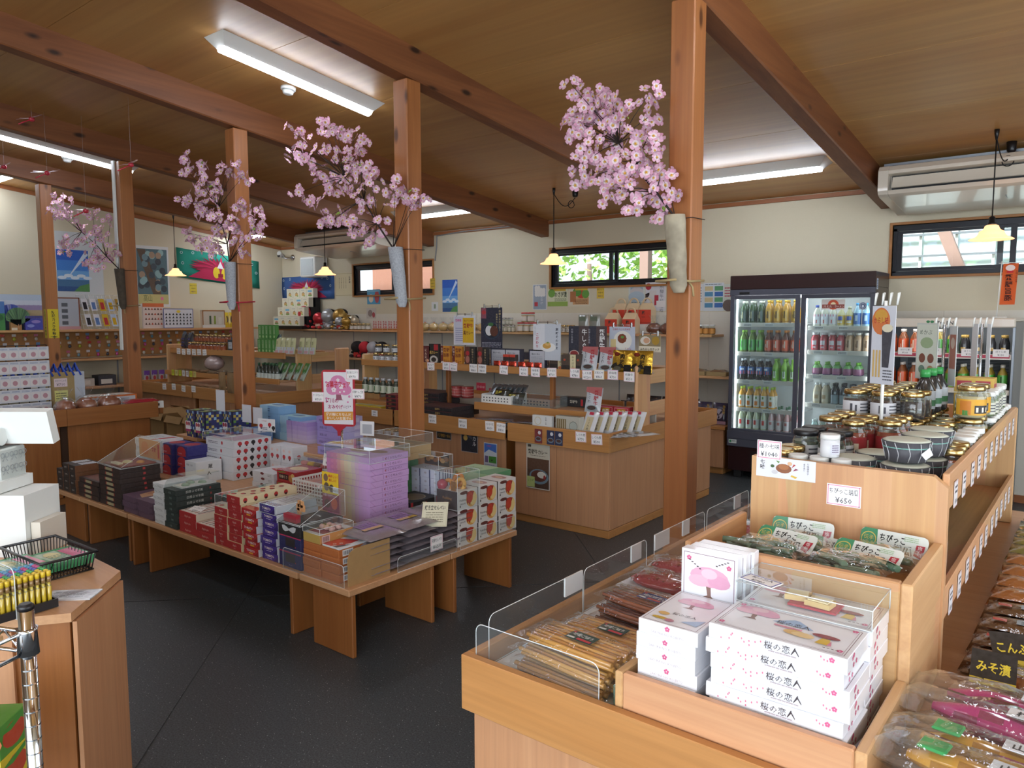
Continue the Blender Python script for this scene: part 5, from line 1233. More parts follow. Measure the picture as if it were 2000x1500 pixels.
# ------------------------------------------------------------------ right tray: pickles in bags
RZt=.6805
def daikon(loc,rz,col,dk,label,L=.36,r=.028,txt=None,strip='#d9dade',green=False):
 t=thing('pickled_radish',label,'pickles',loc,rz,'bagged pickled radishes')
 m=MB();rr_=random.Random(label)
 P=[(-L*.45+L*.85*u,.006*math.sin(5*u+rr_.random()),r+.002)for u in[i/8 for i in range(9)]]
 n=10
 pts=[]
 for i,p in enumerate(P):
  u=i/8;q=r*(.35+.65*min(1,u*5))*(1 if u<.85 else 1-(u-.85)*3)
  pts+=[(p[0],p[1]+q*math.cos(2*PI*j/n),p[2]+q*.9*math.sin(2*PI*j/n))for j in range(n)]
 m.mesh(pts,[(i*n+j,i*n+(j+1)%n,(i+1)*n+(j+1)%n,(i+1)*n+j)[::-1]for i in range(8)for j in range(n)]+[tuple(range(n)),tuple(range(8*n,9*n))[::-1]],[col if(i+j)%5 else dk for i in range(8)for j in range(n)]+[dk,dk],smooth=True)
 m.build('radish','liquid',t)
 m=MB();m.pack(L+.1,r*3.6,r*2.4,'#ffffff',0,12,6,crimp=.22);m.build('bag','bag',t)
 m=MB();m.box(-L*.12,-.016,r*2.36,L*.5,.016,r*2.36+.0015,strip)
 m.art((-L*.12,-.016,r*2.36+.0015),(1,0,0),(0,1,0),[('tb',.012,.007,.022,txt or 'たくあん','#1c1a1c',L*.5),('e',L*.56,.016,.009,.009,'#c9606a')]);m.build('label','card',t)
 if green:
  m=MB();m.box(-L*.40,-.02,r*2.1,-L*.28,.02,r*2.1+.006,'#2f9a55',b=.003);m.build('green_tag','gloss',t)
 return t
PK,PKD,YE,YED='#b81a70','#8a0f4c','#c98f22','#a06a14'
for i,(x,y,z,rz)in enumerate(((-.05,1.47,RZt+.001,-.10),(-.04,1.545,RZt+.002,-.08),(-.055,1.50,RZt+.070,-.12),(-.04,1.575,RZt+.071,-.10))):
 daikon((x,y,z),rz,PK,PKD,f'pink pickled radish in a clear bag, {("lower front", "lower rear", "upper front", "upper rear")[i]} of its pile',txt='梅肉たくあん一本')
for i,(x,y,z,rz)in enumerate(((-.06,1.265,RZt+.001,-.10),(-.05,1.345,RZt+.002,-.12),(-.06,1.30,RZt+.070,-.14),(-.05,1.375,RZt+.072,-.10))):
 daikon((x,y,z),rz,YE,YED,f'yellow pickled radish in a clear bag, {("lower front", "lower rear", "upper front", "upper rear")[i]} of its pile',txt='山ごぼう漬',green=True)
def miso_bag(loc,rz,label,txt):
 t=thing('pickle_bag',label,'pickles',loc,rz,'black-topped pickle bags')
 m=MB();m.blob((0,0,.026),.05,'#a35a1c',sc=(1.3,.9,.5),n=12,m=8);m.art((-.05,-.03,.053),(1,0,0),(0,1,0),[('e',.05,.022,.026,.017,'#d9b43c'),('e',.05,.022,.02,.013,'#1c1a18'),('e',.05,.022,.012,.011,'#cfc9bd')],eps=.0006);m.build('contents','liquid',t)
 m=MB();m.pack(.15,.12,.06,'#ffffff',0,8,7,crimp=.2);m.build('bag','film',t)
 m=MB();m.box(-.04,-.03,-.0008,.04,.045,.0008,'#17171a');m.art((-.04,-.03,.0008),(1,0,0),(0,1,0),[('r',0,.0,.08,.014,'#c9b43a'),('tb',.01,.03,.026,txt,'#d9c43a',.06)]);o=m.build('header_card','gloss',t);o.location=(-.02,.05,.07);o.rotation_euler=(.75,0,.35)
for i,(px_,txt)in enumerate((((-.14,1.70,RZt+.025),'みそ漬'),((-.03,1.73,RZt+.03),'だいこん'),((-.10,1.83,RZt+.028),'こんぶ'),((.06,1.72,RZt+.03),'山菜'))):miso_bag(px_,-.3+.15*i,f'{ORD[i]} orange pickle bag with a black and yellow header',txt)
b=MB();b.pack(.27,.10,.024,'#4a2f14',0,8,5,crimp=.2,top='#5a3a18');b.art((-.06,-.02,.0245),(1,0,0),(0,1,0),[('r',0,0,.12,.035,'#8f98a6'),('n',.01,.005,.1,.025,3,'#2b2b30'),('r',-.05,0,.03,.02,'#b3322a')],eps=.0008);kb=b.build('flat_pickle_pack','wrap',link=False)
b=MB();b.pack(.27,.11,.026,'#8a4a14',0,8,5,crimp=.2,top='#9a5a1a');b.art((.0,-.03,.0265),(1,0,0),(0,1,0),[('r',0,0,.1,.07,'#cfc6c4')],eps=.0008);ka=b.build('flat_pickle_pack','wrap',link=False)
b=MB();b.pack(.27,.11,.026,'#6a6a2a',0,8,5,crimp=.2,top='#777230');b.art((.02,-.04,.0265),(1,0,0),(0,1,0),[('r',0,0,.06,.07,'#d9d4c0'),('r',-.09,0,.08,.06,'#2f5aa0'),('r',-.08,.02,.03,.03,'#d9c43a')],eps=.0008);kc=b.build('flat_pickle_pack','wrap',link=False)
for i in range(13):
 me,d=((kb,'flat dark brown pickle pack'),(kb,'flat dark brown pickle pack'),(ka,'flat amber pickle pack'),(ka,'flat amber pickle pack'),(kc,'flat olive pickle pack'))[min(i//2,4)]
 for q in range(2):
  o=obj('flat_pickle_pack',me,None,(-.09+.012*q,1.96+.125*i,RZt+.001+.028*q),random.uniform(-.05,.05));tag(o,f'{d}, {("lower", "upper")[q]} of {ORD[i]} pair from the near end, right tray','pickles','flat pickle packs')
 if i<12:
  o=obj('flat_pickle_pack',me,None,(.22,1.98+.125*i,RZt+.001),random.uniform(-.05,.05));tag(o,f'{d} in outer row, {ORD[i]} from the near end, right tray','pickles','outer flat pickle packs')
# ------------------------------------------------------------------ bags on the lower rack shelf
LZs=.8205
for i in range(9):
 y=2.0+.155*i;c=('#7d8a78','#4a0f1e','#4a0f1e','#20242a','#5a6a3a','#20242a','#6a6a48','#8a8458','#8a8458')[i]
 m=MB();m.pack(.15,.19,.05,c,0,7,8,crimp=.25,top=c);m.art((-.05,.02,.051),(1,0,0),(0,1,0),[('r',0,0,.1,.05,'#c9cacc'),('n',.01,.01,.08,.03,3,'#44464a')],eps=.001)
 m.v=[(x,-z*.9+.03,yy+.095)for x,yy,z in m.v]
 o=tag(m.build('pickle_bag','wrap'),f'{("silvery green", "dark red", "dark red", "black", "green topped", "black", "olive", "straw", "straw")[i]} bag, {nth(i, 9, "nearest", "farthest")} on the lower rack shelf','pickles','bags on the lower rack shelf');o.location=(-.40,y,LZs);o.rotation_euler=(0,0,PI/2-.15)
m=MB();m.box(-.36,2.03,LZs,-.285,2.12,LZs+.13,'#3c0a18',b=.02);m.art((-.285,2.03,LZs),*SIDE,[('r',.05,.02,.03,.10,'#b9b4b4'),('r',.01,0,.012,.14,'#c41f36')],eps=.001);tag(m.build('pickle_tub','liquid'),'dark red tub with red ribbon on the lower rack shelf','pickles')
def tags(n,y0,dy,z,x,where):
 for i in range(n):
  card('price_tag','price tag',(x+.0005,y0+dy*i+random.uniform(-.01,.01),z),*SIDE,.045,.062,[('l',.001,.001,.043,.06,.0012,'#d9a0b4'),('n',.006,.03,.033,.024,2,'#4a4a58'),('tc',.022,.008,.016,'¥%d'%(380+40*(i%7)),'#33333f')],'#e6e6ea',f'{nth(i, n, "nearest", "farthest")} price tag hanging on the {where}',group='price tags on the '+where)
tags(11,2.0,.135,1.085,-.259,'upper price rail');tags(11,2.0,.135,.825,-.259,'lower price rail')
# ------------------------------------------------------------------ jars on the top rack shelf
def jarkind(name,cat,r,h,fill,lid,label=None,lidcol=None,neck=.86,n=18,art=(),lidh=.014,full=.8):
 b=MB();b.lathe([(r*.9,0),(r,.004),(r,h*.78),(r*neck,h*.9),(r*neck,h)],n,cap0=True,cap1=False);glass=b.build(name,'jarglass',link=False)
 b=MB();b.lathe([(r*.86,.004),(r*.955,.008),(r*.955,h*full)],n,fill);con=b.build('contents','liquid',link=False)
 b=MB();q=r*neck+.002;b.lathe([(q,h-.002),(q+.0012,h),(q+.0012,h+lidh-.003),(q-.002,h+lidh),(q*.6,h+lidh-.001)],n,lidcol or '#ffffff');ld=b.build('lid',lid,link=False)
 P=[('contents',con),('lid',ld)]
 if label:
  b=MB();rr_=r+.0008;a0,a1=-PI*.86,PI*.16;N=12;z0,z1=h*.14,h*.70
  b.mesh([(rr_*math.cos(a0+(a1-a0)*i/N),rr_*math.sin(a0+(a1-a0)*i/N),z)for z in(z0,z1)for i in range(N+1)],[(i,i+1,N+2+i,N+1+i)for i in range(N)],label,smooth=True)
  for(u0,u1,v0,v1,c)in art:
   i0,i1=a0+(a1-a0)*u0,a0+(a1-a0)*u1;zz0,zz1=z0+(z1-z0)*v0,z0+(z1-z0)*v1
   b.mesh([((rr_+.0005)*math.cos(i0+(i1-i0)*i/4),(rr_+.0005)*math.sin(i0+(i1-i0)*i/4),z)for z in(zz0,zz1)for i in range(5)],[(i,i+1,6+i,5+i)for i in range(4)],c,smooth=True)
  P.append(('label',b.build('label','card',link=False)))
 return Kind(name,cat,glass,P)
TXT=((.3,.36,.2,.8,'#3a3a44'),(.42,.47,.2,.7,'#3a3a44'),(.55,.9,.7,.8,'#55565f'),(.55,.85,.45,.55,'#55565f'),(.55,.9,.2,.3,'#55565f'))
JZ=1.0805
kred=jarkind('relish_jar','jar',.036,.105,'#8f2e0e','gold','#9a1f24',art=((.4,.6,.3,.7,'#d9c9b0'),),full=.82,neck=.8)
kbrown=jarkind('miso_jar','jar',.038,.075,'#3a1c10','gold','#d4d4d8',art=TXT)
kblack=jarkind('greens_jar','jar',.036,.085,'#2a4030','blackplastic','#c9ccce',art=TXT)
klow=jarkind('paste_jar','jar',.034,.05,'#4a3a2a','gold','#c9cace',art=TXT)
kwl=jarkind('chili_jar','jar',.03,.072,'#9a3a12','whiteplastic','#d9d4cc',art=((.35,.5,.2,.8,'#2b2b30'),(.6,.75,.2,.8,'#b3322a')))
kgl=jarkind('chili_jar','jar',.03,.065,'#a8461a','gold','#cfcfd4',art=TXT)
kcorn=jarkind('corn_spread_jar','jar',.042,.088,'#c9b890','gold','#d9a21c',art=((.42,.78,.12,.62,'#1c1a1a'),(.45,.5,.2,.5,'#e9e2d0'),(.58,.63,.2,.5,'#e9e2d0'),(.7,.74,.2,.5,'#e9e2d0'),(.12,.35,.05,.9,'#c97a1c'),(.18,.3,0,.3,'#4a8a3a')))
kdark=jarkind('berry_jar','jar',.036,.075,'#1e0f16','gold',None)
kgrn=jarkind('herb_jar','jar',.028,.07,'#5a7a3a','whiteplastic','#cfd2c4',art=TXT)
def jars(kind,desc,cols):
 """cols: list of (x, y0, dy, n, z)"""
 for ci,(x,y0,dy,n,z,nm)in enumerate(cols):
  for i in range(n):kind.put((x+random.uniform(-.003,.003),y0+dy*i,z),random.uniform(-.3,.3),f'{nth(i, n, "front", "rear")} {desc} {nm}',desc+'s on the rack')
jars(kred,'red relish jar with gold lid',[(-.642,2.36,.08,3,JZ,'in left column'),(-.56,2.30,.08,3,JZ,'in middle column'),(-.478,2.36,.08,3,JZ,'in right column')])
jars(kblack,'green-filled jar with black lid',[(-.655,2.17,.078,2,JZ,'at left of the white tins'),(-.575,2.14,.078,2,JZ,'behind the white tins')])
jars(klow,'low gold-lidded jar',[(-.668,2.02,.074,2,JZ,'at left end of rack')])
jars(kbrown,'brown miso jar with gold lid',[(-.64,2.62,.082,8,JZ,'in left column'),(-.555,2.60,.082,8,JZ,'in second column'),(-.47,2.62,.082,7,JZ,'in third column'),(-.64,2.64,.082,6,JZ+.0905,'on upper level, left'),(-.555,2.62,.082,6,JZ+.0905,'on upper level, second')])
jars(kdark,'dark berry jar with gold lid',[(-.39,2.52,.08,4,JZ,'behind the striped cups'),(-.47,2.64,.08,2,JZ+.0905,'on the miso jars')])
jars(kgl,'orange chili jar with gold lid',[(-.30,2.20,.066,3,JZ,'along the price rail')])
jars(kwl,'chili jar with white lid',[(-.30,2.40,.066,4,JZ,'along the price rail'),(-.365,2.40,.066,2,JZ,'in second column')])
jars(kcorn,'corn spread jar with gold lid',[(-.322,2.70,.09,2,JZ,'on lower level'),(-.322,2.70,.09,2,JZ+.1025,'on upper level')])
jars(kgrn,'slim herb jar with white lid',[(-.30,2.91,.06,9,JZ,'along the price rail'),(-.37,2.91,.06,8,JZ,'in second column'),(-.305,2.93,.06,7,JZ+.0845,'on upper level')])
# striped paper-wrapped cups, white tins
b=MB()
R0,R1,H=.045,.056,.052
b.lathe([(R0*.9,0),(R0,.003),(R1,H)],24,['#33343c','#3c3d45'],cap1=True)
for i in range(12):
 a=2*PI*i/12
 P=[]
 for u in(0,.35,.5,.8,1):
  rr_=R0+(R1-R0)*u+.0006;aa=a+.25*(u if u<.4 else .8-u)
  P.append((rr_*math.cos(aa),rr_*math.sin(aa),.003+(H-.004)*u))
 b.tube(P,.0011,3,'#c9cbd0')
b.lathe([(R1*.97,H+.0005),(R1*.8,H+.004),(R1*.4,H+.006)],20,'#bfc2b2')
b.art((.01,-R1-.001,.012),(1,0,0),(0,.12,1),[('p',[(0,.0),(.02,.012),(.012,.03),(-.012,.014)],'#cfd2d6')],eps=.002)
kcup=Kind('wrapped_cup','cup',b.build('wrapped_cup','card',link=False))
b=MB();P=[((R1-.003)*math.cos(2*PI*i/20),(R1-.003)*math.sin(2*PI*i/20),H*.72)for i in range(21)];b.tube(P,.0016,4,'#7fb8b0');kcup.parts.append(('rubber_band',b.build('rubber_band','card',link=False)))
for i,(x,y,q)in enumerate(((-.50,2.06,0),(-.375,2.04,0),(-.375,2.045,1),(-.47,2.18,0),(-.355,2.165,0),(-.355,2.165,1),(-.36,2.285,0),(-.36,2.285,1))):
 kcup.put((x,y,JZ+q*.0605),.4*i,f'dark striped paper-wrapped cup, {("front left", "front right lower", "front right upper", "second left", "second right lower", "second right upper", "rear lower", "rear upper")[i]}','striped paper-wrapped cups')
b=MB();b.lathe([(.0225,0),(.0235,.002),(.0235,.045)],18,'#dcdfe4');b.art((-.012,-.0237,.008),(1,0,0),(0,0,1),[('r',0,0,.024,.03,'#d4d7e2'),('n',.003,.004,.018,.022,4,'#6a5a7a')],eps=.0012);w_=b.build('spice_tin','card',link=False)
b=MB();b.lathe([(.0242,.0452),(.0242,.056),(.022,.058)],18);kt=Kind('spice_tin','tin',w_,[('lid',b.build('lid','whiteplastic',link=False))])
for i,(x,y,z)in enumerate(((-.62,1.99,0),(-.566,1.99,0),(-.562,2.045,.0),(-.512,2.0-.01,0),(-.545,2.005,.0585))):kt.put((x,y,JZ+z),.2*i,f'{("leftmost", "second", "rear", "right", "uppermost")[i]} small white spice tin at the front of the rack','small white spice tins')
# taller goods farther back
b=MB();b.lathe([(.03,0),(.033,.004),(.033,.085),(.016,.115),(.014,.125)],16,'#17181a');bo=b.build('soy_bottle','liquid',link=False)
b=MB();b.lathe([(.016,.1252),(.016,.15)],14,'#2f9a4a');cp=b.build('cap','plastic',link=False)
b=MB();b.lathe([(.0336,.02),(.0336,.08)],16,'#bfc6cc',cap0=False,cap1=False);b.lathe([(.034,.03),(.034,.05)],16,'#3a7a4a',cap0=False,cap1=False);lb=b.build('label','card',link=False)
ks_=Kind('soy_bottle','bottle',bo,[('cap',cp),('label',lb)])
for i in range(3):ks_.put((-.47+.005*i,2.82+.09*i,JZ+.0905),0,f'{("front", "middle", "rear")[i]} dark soy bottle with green cap on the miso jars','soy bottles')
k=boxkind('gift_carton','box',.12,.09,.10,'#c9a544',front=[('r',.008,.055,.045,.035,'#a32638'),('r',.065,.055,.045,.035,'#a32638'),('e',.03,.072,.012,.01,'#e0d0b0'),('e',.088,.072,.012,.01,'#e0d0b0'),('r',.0,.045,.12,.004,'#e9e0c0'),('r',.008,.008,.1,.03,'#7a3a7a')],right=[('r',.01,.02,.07,.06,'#a32638')])
k.put((-.42,3.08,JZ+.0),0,'gold and crimson gift carton near the far end of the rack');k.put((-.42,3.08,JZ+.1005),0,'gold and crimson gift carton, upper one near the far end')
khon=jarkind('honey_jar','jar',.033,.10,'#a87020','gold','#d9d2c4',art=TXT,full=.88)
for i in range(3):khon.put((-.37+.004*i,3.20+.08*i,JZ+.0845*0),0,f'{("front", "middle", "rear")[i]} tall honey jar near the far end board','honey jars')
# poles with clipped signs
def sign_pole(x,y,ztop,label,cards,mat='white'):
 t=thing('sign_stand',label,'sign stand',(x,y,JZ),0,'clip stands on the jar rack')
 m=MB();m.tube([(0,0,0),(0,0,ztop-JZ)],.005,8);m.build('pole',mat,t)
 m=MB();m.lathe([(.03,0),(.03,.004),(.006,.008)],14);m.build('foot',mat,t)
 for i in range(4):
  m=MB();a=-.03+.02*i;m.tube([(a,0,ztop-JZ-.012),(a+.004,-.006,ztop-JZ+.022)],.003,5);m.tube([(a,.0,ztop-JZ-.012),(a+.004,.008,ztop-JZ+.024)],.003,5);m.build('clip','whiteplastic',t)
 for q in cards:card(q[0],'sign',(x+q[1],y+q[2],q[3]),q[4],(0,0,1),q[5],q[6],q[7],q[8],q[9],th=.0015,mat='gloss')
sign_pole(-.513,2.41,1.545,'white clip stand carrying the beer-glass sign',[('hanging_sign',.0,-.014,1.415,(.72,-.5,0),.09,.23,[('e',.035,.185,.035,.04,'#c9703a',16),('e',.035,.2,.025,.02,'#c9963a',14),('tb',.008,.18,.02,'からし味','#a8322a',.055),('p',[(.045,.05),(.07,.05),(.082,.17),(.04,.17)],'#3a3a44'),('e',.061,.165,.021,.012,'#d9d2b8'),('r',.008,.02,.007,.08,'#c9a868'),('r',.02,.02,.007,.08,'#c9a868'),('r',.032,.02,.007,.08,'#c9a868'),('n',.05,.01,.035,.035,4,'#55565f')],'#c9ccd6','grey hanging sign with dark beer glass on the white stand')])
sign_pole(-.45,3.02,1.47,'steel clip stand carrying green and white sheets',[('hanging_sign',-.05,-.012,1.375,(.75,-.6,0),.10,.20,[('r',.005,.005,.09,.19,'#cfd6c9'),('t',.015,.16,.02,'めかぶ','#4a5a4a',.07),('e',.03,.075,.015,.017,'#7a4a3a'),('e',.07,.075,.015,.017,'#7a4a3a'),('e',.03,.035,.015,.015,'#6a8a7a'),('e',.07,.035,.015,.015,'#b08a6a'),('e',.05,.13,.03,.02,'#9ab08a')],'#c4c9c4','pale green sign sheet on the steel clip stand'),('hanging_sign',.03,-.006,1.36,(.55,-.8,0),.05,.21,[('r',.005,.06,.04,.12,'#a86a5a'),('e',.025,.15,.014,.02,'#c9b0a0')],'#cfd2d4','narrow red and white sign sheet on the steel clip stand')],'steel')
sign_pole(-.375,3.36,1.47,'second steel clip stand with long white strips',[('hanging_sign',-.02,-.01,1.35,(.6,-.7,0),.035,.24,[],'#d4d7da','long blank white strip hanging from the far stand'),('hanging_sign',.025,-.01,1.36,(.6,-.7,0),.022,.22,[],'#d4d7da','narrow blank white strip hanging from the far stand')],'steel')
# ================================================================== cherry blossom branches in bark and felt holders
def petal_mesh(seed):
 r=random.Random(seed);b=MB();R=.028
 for i in range(5):
  a=2*PI*i/5+r.uniform(-.1,.1);c,s=math.cos(a),math.sin(a);w=R*.62;z1=R*r.uniform(.05,.3)
  T=lambda u,v,z:(u*c-v*s,u*s+v*c,z)
  v0=[T(.002,0,0),T(R*.45,-w*.55,z1*.4),T(R*.85,-w*.65,z1),T(R*1.02,-w*.18,z1*.9),T(R*.93,0,z1*.9),T(R*1.02,w*.18,z1*.9),T(R*.85,w*.65,z1),T(R*.45,w*.55,z1*.4)]
  mid=T(R*.5,0,z1*.25)
  b.mesh(v0[:1]+[v0[1],mid,v0[7]],[(0,1,2),(0,2,3)],'#e6d3da');b.mesh([mid]+v0[1:],[(0,1,2),(0,2,3),(0,3,4),(0,4,5),(0,5,6),(0,6,7)],('#d9a6bf','#dcb0c6','#d59ab6')[r.randrange(3)])
 b.lathe([(.0045,.001),(.0035,.005)],7,'#c98f1e');b.lathe([(.0075,.0008),(.005,.0025)],8,'#d9c08a')
 return b.build('blossom','cloth',link=False)
BL=[petal_mesh(i)for i in range(4)]
b=MB();b.mesh([(0,0,0),(.014,-.01,.004),(.04,0,.002),(.014,.01,.004)],[(0,1,2),(0,2,3)],'#8aa83a');LEAF=b.build('leaf','card',link=False)
def blossom(post,label,root,pts,spread,per,seed,scale=1.0):
 r=random.Random(seed)
 t=thing('cherry_branch',label,'flowers',(0,0,0),0,'artificial cherry blossom branches')
 t.location=root;R0=Vector(root)
 m=MB();forks=[]
 for p in pts:
  P=Vector(p)+Vector((0,r.uniform(-.10,.06),0))-R0
  forks.append(P)
 forks.sort(key=lambda q:q.length)
 trunk=[Vector((0,0,-.12)),Vector((0,0,0))]
 cen=sum(forks,Vector())/len(forks)
 nodes=[Vector((0,0,0))]+[cen*u+Vector((r.uniform(-.015,.015),r.uniform(-.015,.015),0))for u in(.35,.7,1.05)]
 m.tube([Vector((0,0,-.1))]+nodes,.0065,6,r2=.003)
 for P in forks:
  n=min(nodes,key=lambda q:(P-q).length+.35*q.length)
  m.tube([n,n.lerp(P,.5)+Vector((r.uniform(-.01,.01),0,.01)),P],.0028,5,r2=.0012)
 m.build('twigs','twig',t)['kind']='stuff'
 for P in forks:
  for q in range(per):
   o=obj('blossom',BL[r.randrange(4)],t)
   o.location=P+Vector((r.uniform(-1,1),r.uniform(-1,1),r.uniform(-.8,.8)))*spread
   d=Vector((r.uniform(-.7,.9),r.uniform(-1.6,-.1),r.uniform(-.7,.9)))
   o.rotation_euler=d.to_track_quat('Z','Y').to_euler();s=scale*r.uniform(.8,1.15);o.scale=(s,s,s)
  if r.random()<.3:
   o=obj('leaf',LEAF,t);o.location=P+Vector((r.uniform(-.03,.03),-.02,r.uniform(-.03,.03)));o.rotation_euler=(r.uniform(-1,1),r.uniform(-1,1),r.uniform(0,6))
YB=3.10
blossom(4,'pink cherry blossom branch on the nearest post, tallest in the picture',(-1.544,3.115,1.942),[(-2.039,3.1,2.586),(-1.996,3.1,2.547),(-1.938,3.1,2.532),(-1.841,3.1,2.51),(-1.668,3.1,2.488),(-1.952,3.1,2.475),(-1.995,3.1,2.435),(-1.882,3.1,2.475),(-1.813,3.1,2.452),(-1.745,3.1,2.418),(-1.68,3.1,2.414),(-2.053,3.1,2.432),(-2.068,3.1,2.406),(-2.009,3.1,2.373),(-1.951,3.1,2.416),(-1.881,3.1,2.382),(-1.812,3.1,2.359),(-1.757,3.1,2.328),(-1.691,3.1,2.33),(-1.626,3.1,2.286),(-1.922,3.1,2.305),(-1.852,3.1,2.289),(-1.703,3.1,2.241),(-1.625,3.1,2.23),(-1.95,3.1,2.238),(-1.864,3.1,2.192),(-1.782,3.1,2.205),(-1.676,3.1,2.191),(-1.598,3.1,2.137),(-2.007,3.1,2.161),(-1.906,3.1,2.137),(-1.809,3.1,2.138),(-1.728,3.1,2.129),(-1.649,3.1,2.131),(-1.835,3.1,2.059),(-1.754,3.1,2.074),(-1.674,3.1,2.043),(-1.61,3.1,2.059),(-1.559,3.1,2.031),(-1.713,3.1,2.007),(-1.621,3.1,1.981)],.05,7,1)
blossom(3,'pink cherry blossom branch in grey felt holder on the third post',(-3.391,3.115,1.912),[(-4.087,3.1,2.754),(-3.994,3.1,2.708),(-4.198,3.1,2.69),(-4.13,3.1,2.615),(-4.383,3.1,2.6),(-4.243,3.1,2.548),(-4.109,3.1,2.481),(-3.972,3.1,2.577),(-3.867,3.1,2.641),(-3.695,3.1,2.625),(-3.625,3.1,2.559),(-3.579,3.1,2.492),(-3.675,3.1,2.474),(-3.846,3.1,2.528),(-3.774,3.1,2.455),(-3.979,3.1,2.417),(-4.085,3.1,2.397),(-3.727,3.1,2.387),(-3.582,3.1,2.385),(-3.513,3.1,2.356),(-3.455,3.1,2.301),(-4.143,3.1,2.304),(-4.065,3.1,2.247),(-3.879,3.1,2.309),(-3.73,3.1,2.278),(-3.684,3.1,2.195),(-3.834,3.1,2.145),(-3.989,3.1,2.142),(-3.913,3.1,2.087),(-3.687,3.1,2.101),(-3.518,3.1,2.195),(-3.585,3.1,2.294),(-3.403,3.1,2.199),(-3.292,3.1,2.218),(-3.228,3.1,2.159),(-3.269,3.1,2.269),(-3.194,3.1,2.193),(-3.521,3.1,2.057),(-3.641,3.1,2.02),(-3.594,3.1,1.97),(-3.738,3.1,2.042)],.052,7,2)
blossom(2,'pink cherry blossom branch in grey felt holder on the second visible post',(-5.191,3.115,1.913),[(-5.606,3.1,2.705),(-5.461,3.1,2.629),(-5.65,3.1,2.633),(-5.038,3.1,2.614),(-5.178,3.1,2.576),(-5.289,3.1,2.495),(-5.151,3.1,2.462),(-5.01,3.1,2.52),(-5.436,3.1,2.473),(-5.261,3.1,2.379),(-5.089,3.1,2.344),(-5.746,3.1,2.407),(-5.594,3.1,2.373),(-5.41,3.1,2.317),(-5.524,3.1,2.288),(-5.199,3.1,2.261),(-5.026,3.1,2.265),(-5.805,3.1,2.171),(-5.651,3.1,2.121),(-5.349,3.1,2.159),(-5.137,3.1,2.143),(-4.965,3.1,2.168),(-4.835,3.1,2.158),(-4.735,3.1,2.222),(-4.938,3.1,2.074),(-5.213,3.1,2.054),(-5.078,3.1,1.99),(-5.504,3.1,2.053),(-5.359,3.1,2.005),(-4.87,3.1,2.106)],.055,9,3)
blossom(1,'pink cherry blossom branch in dark bark holder, leftmost of the four',(-7.011,3.115,1.938),[(-8.019,3.1,2.647),(-7.848,3.1,2.582),(-8.218,3.1,2.542),(-7.978,3.1,2.496),(-7.691,3.1,2.448),(-7.358,3.1,2.444),(-7.205,3.1,2.385),(-7.818,3.1,2.361),(-7.483,3.1,2.313),(-7.166,3.1,2.267),(-8.071,3.1,2.256),(-7.721,3.1,2.209),(-7.388,3.1,2.189),(-7.122,3.1,2.195),(-7.905,3.1,2.147),(-7.567,3.1,2.08),(-7.295,3.1,2.066),(-7.03,3.1,2.098),(-7.688,3.1,2.014),(-7.252,3.1,1.971)],.06,11,4)
def holder(top,bot,rt,rb,mat,label,post_x,tie_z,rope):
 t=thing('bark_holder' if 'bark' in mat else 'felt_holder',label,'vase',top)
 d=Vector(bot)-Vector(top);m=MB();N=10;n=16;rr_=random.Random(label)
 for k_ in range(N):
  pass
 prof=[(1-i/N)for i in range(N+1)]
 vs=[]
 for i in range(N+1):
  u=i/N;r=rt+(rb-rt)*u;c=d*u
  if i==N:r*=.6
  vs+=[(c.x+r*(1+rr_.uniform(-.05,.05))*math.cos(2*PI*j/n),c.y+r*.8*math.sin(2*PI*j/n),c.z)for j in range(n)]
 fs=[(i*n+j,(i+1)*n+j,(i+1)*n+(j+1)%n,i*n+(j+1)%n)for i in range(N)for j in range(n)]+[tuple(range(N*n,N*n+n))]
 m.mesh(vs,[f[::-1]for f in fs],smooth=True);o=m.build('sleeve',mat,t);md=o.modifiers.new('wall','SOLIDIFY');md.thickness=.004;md.offset=-1
 P=[]
 x0,x1=post_x-PW-.008,post_x+PW+.008
 hx=top[0]+d.x*.85
 tz=tie_z-top[2]
 P=[(min(x0,hx-rb)-top[0],d.y-.03,tz),(hx-top[0],d.y-rb*.8-.01,tz+.004),(x1-top[0],3.163-top[1],tz-.002),(x1-top[0],3.297-top[1],tz+.006),(x0-top[0],3.297-top[1],tz+.004),(x0-top[0],3.163-top[1],tz),(min(x0,hx-rb)-top[0],d.y-.03,tz)]
 m=MB();m.tube(P,.006,6);m.tube([(x1-top[0]-.01,3.155-top[1],tz),(x1-top[0]+.015,3.15-top[1],tz-.03),(x1-top[0]+.02,3.15-top[1],tz-.07)],.005,5);m.build('tie',rope,t)
 m=MB();z=.02
 m.tube([(rt*.6,-.01,-z),(x1-top[0],3.165-top[1],-z+.01),(x1-top[0],3.295-top[1],-z+.012)],.0022,5);m.build('wire','twig',t)
M['redcord']=plain('red_cord','#b3263f',.6)
holder((-1.545,3.115,1.953),(-1.518,3.115,1.606),.045,.034,'bark','pale birch bark holder tied to the nearest post',-1.55,1.66,'rope')
holder((-3.372,3.115,1.917),(-3.318,3.115,1.559),.047,.032,'felt','grey felt holder tied with straw rope to the third post',-3.374,1.61,'rope')
holder((-5.184,3.115,1.913),(-5.179,3.115,1.557),.046,.030,'felt','grey felt holder tied with red cord to the second visible post',-5.226,1.614,'redcord')
holder((-7.001,3.115,1.938),(-6.959,3.115,1.575),.046,.030,'barkdark','dark bark holder tied with rope to the post left of centre',-7.095,1.607,'rope')

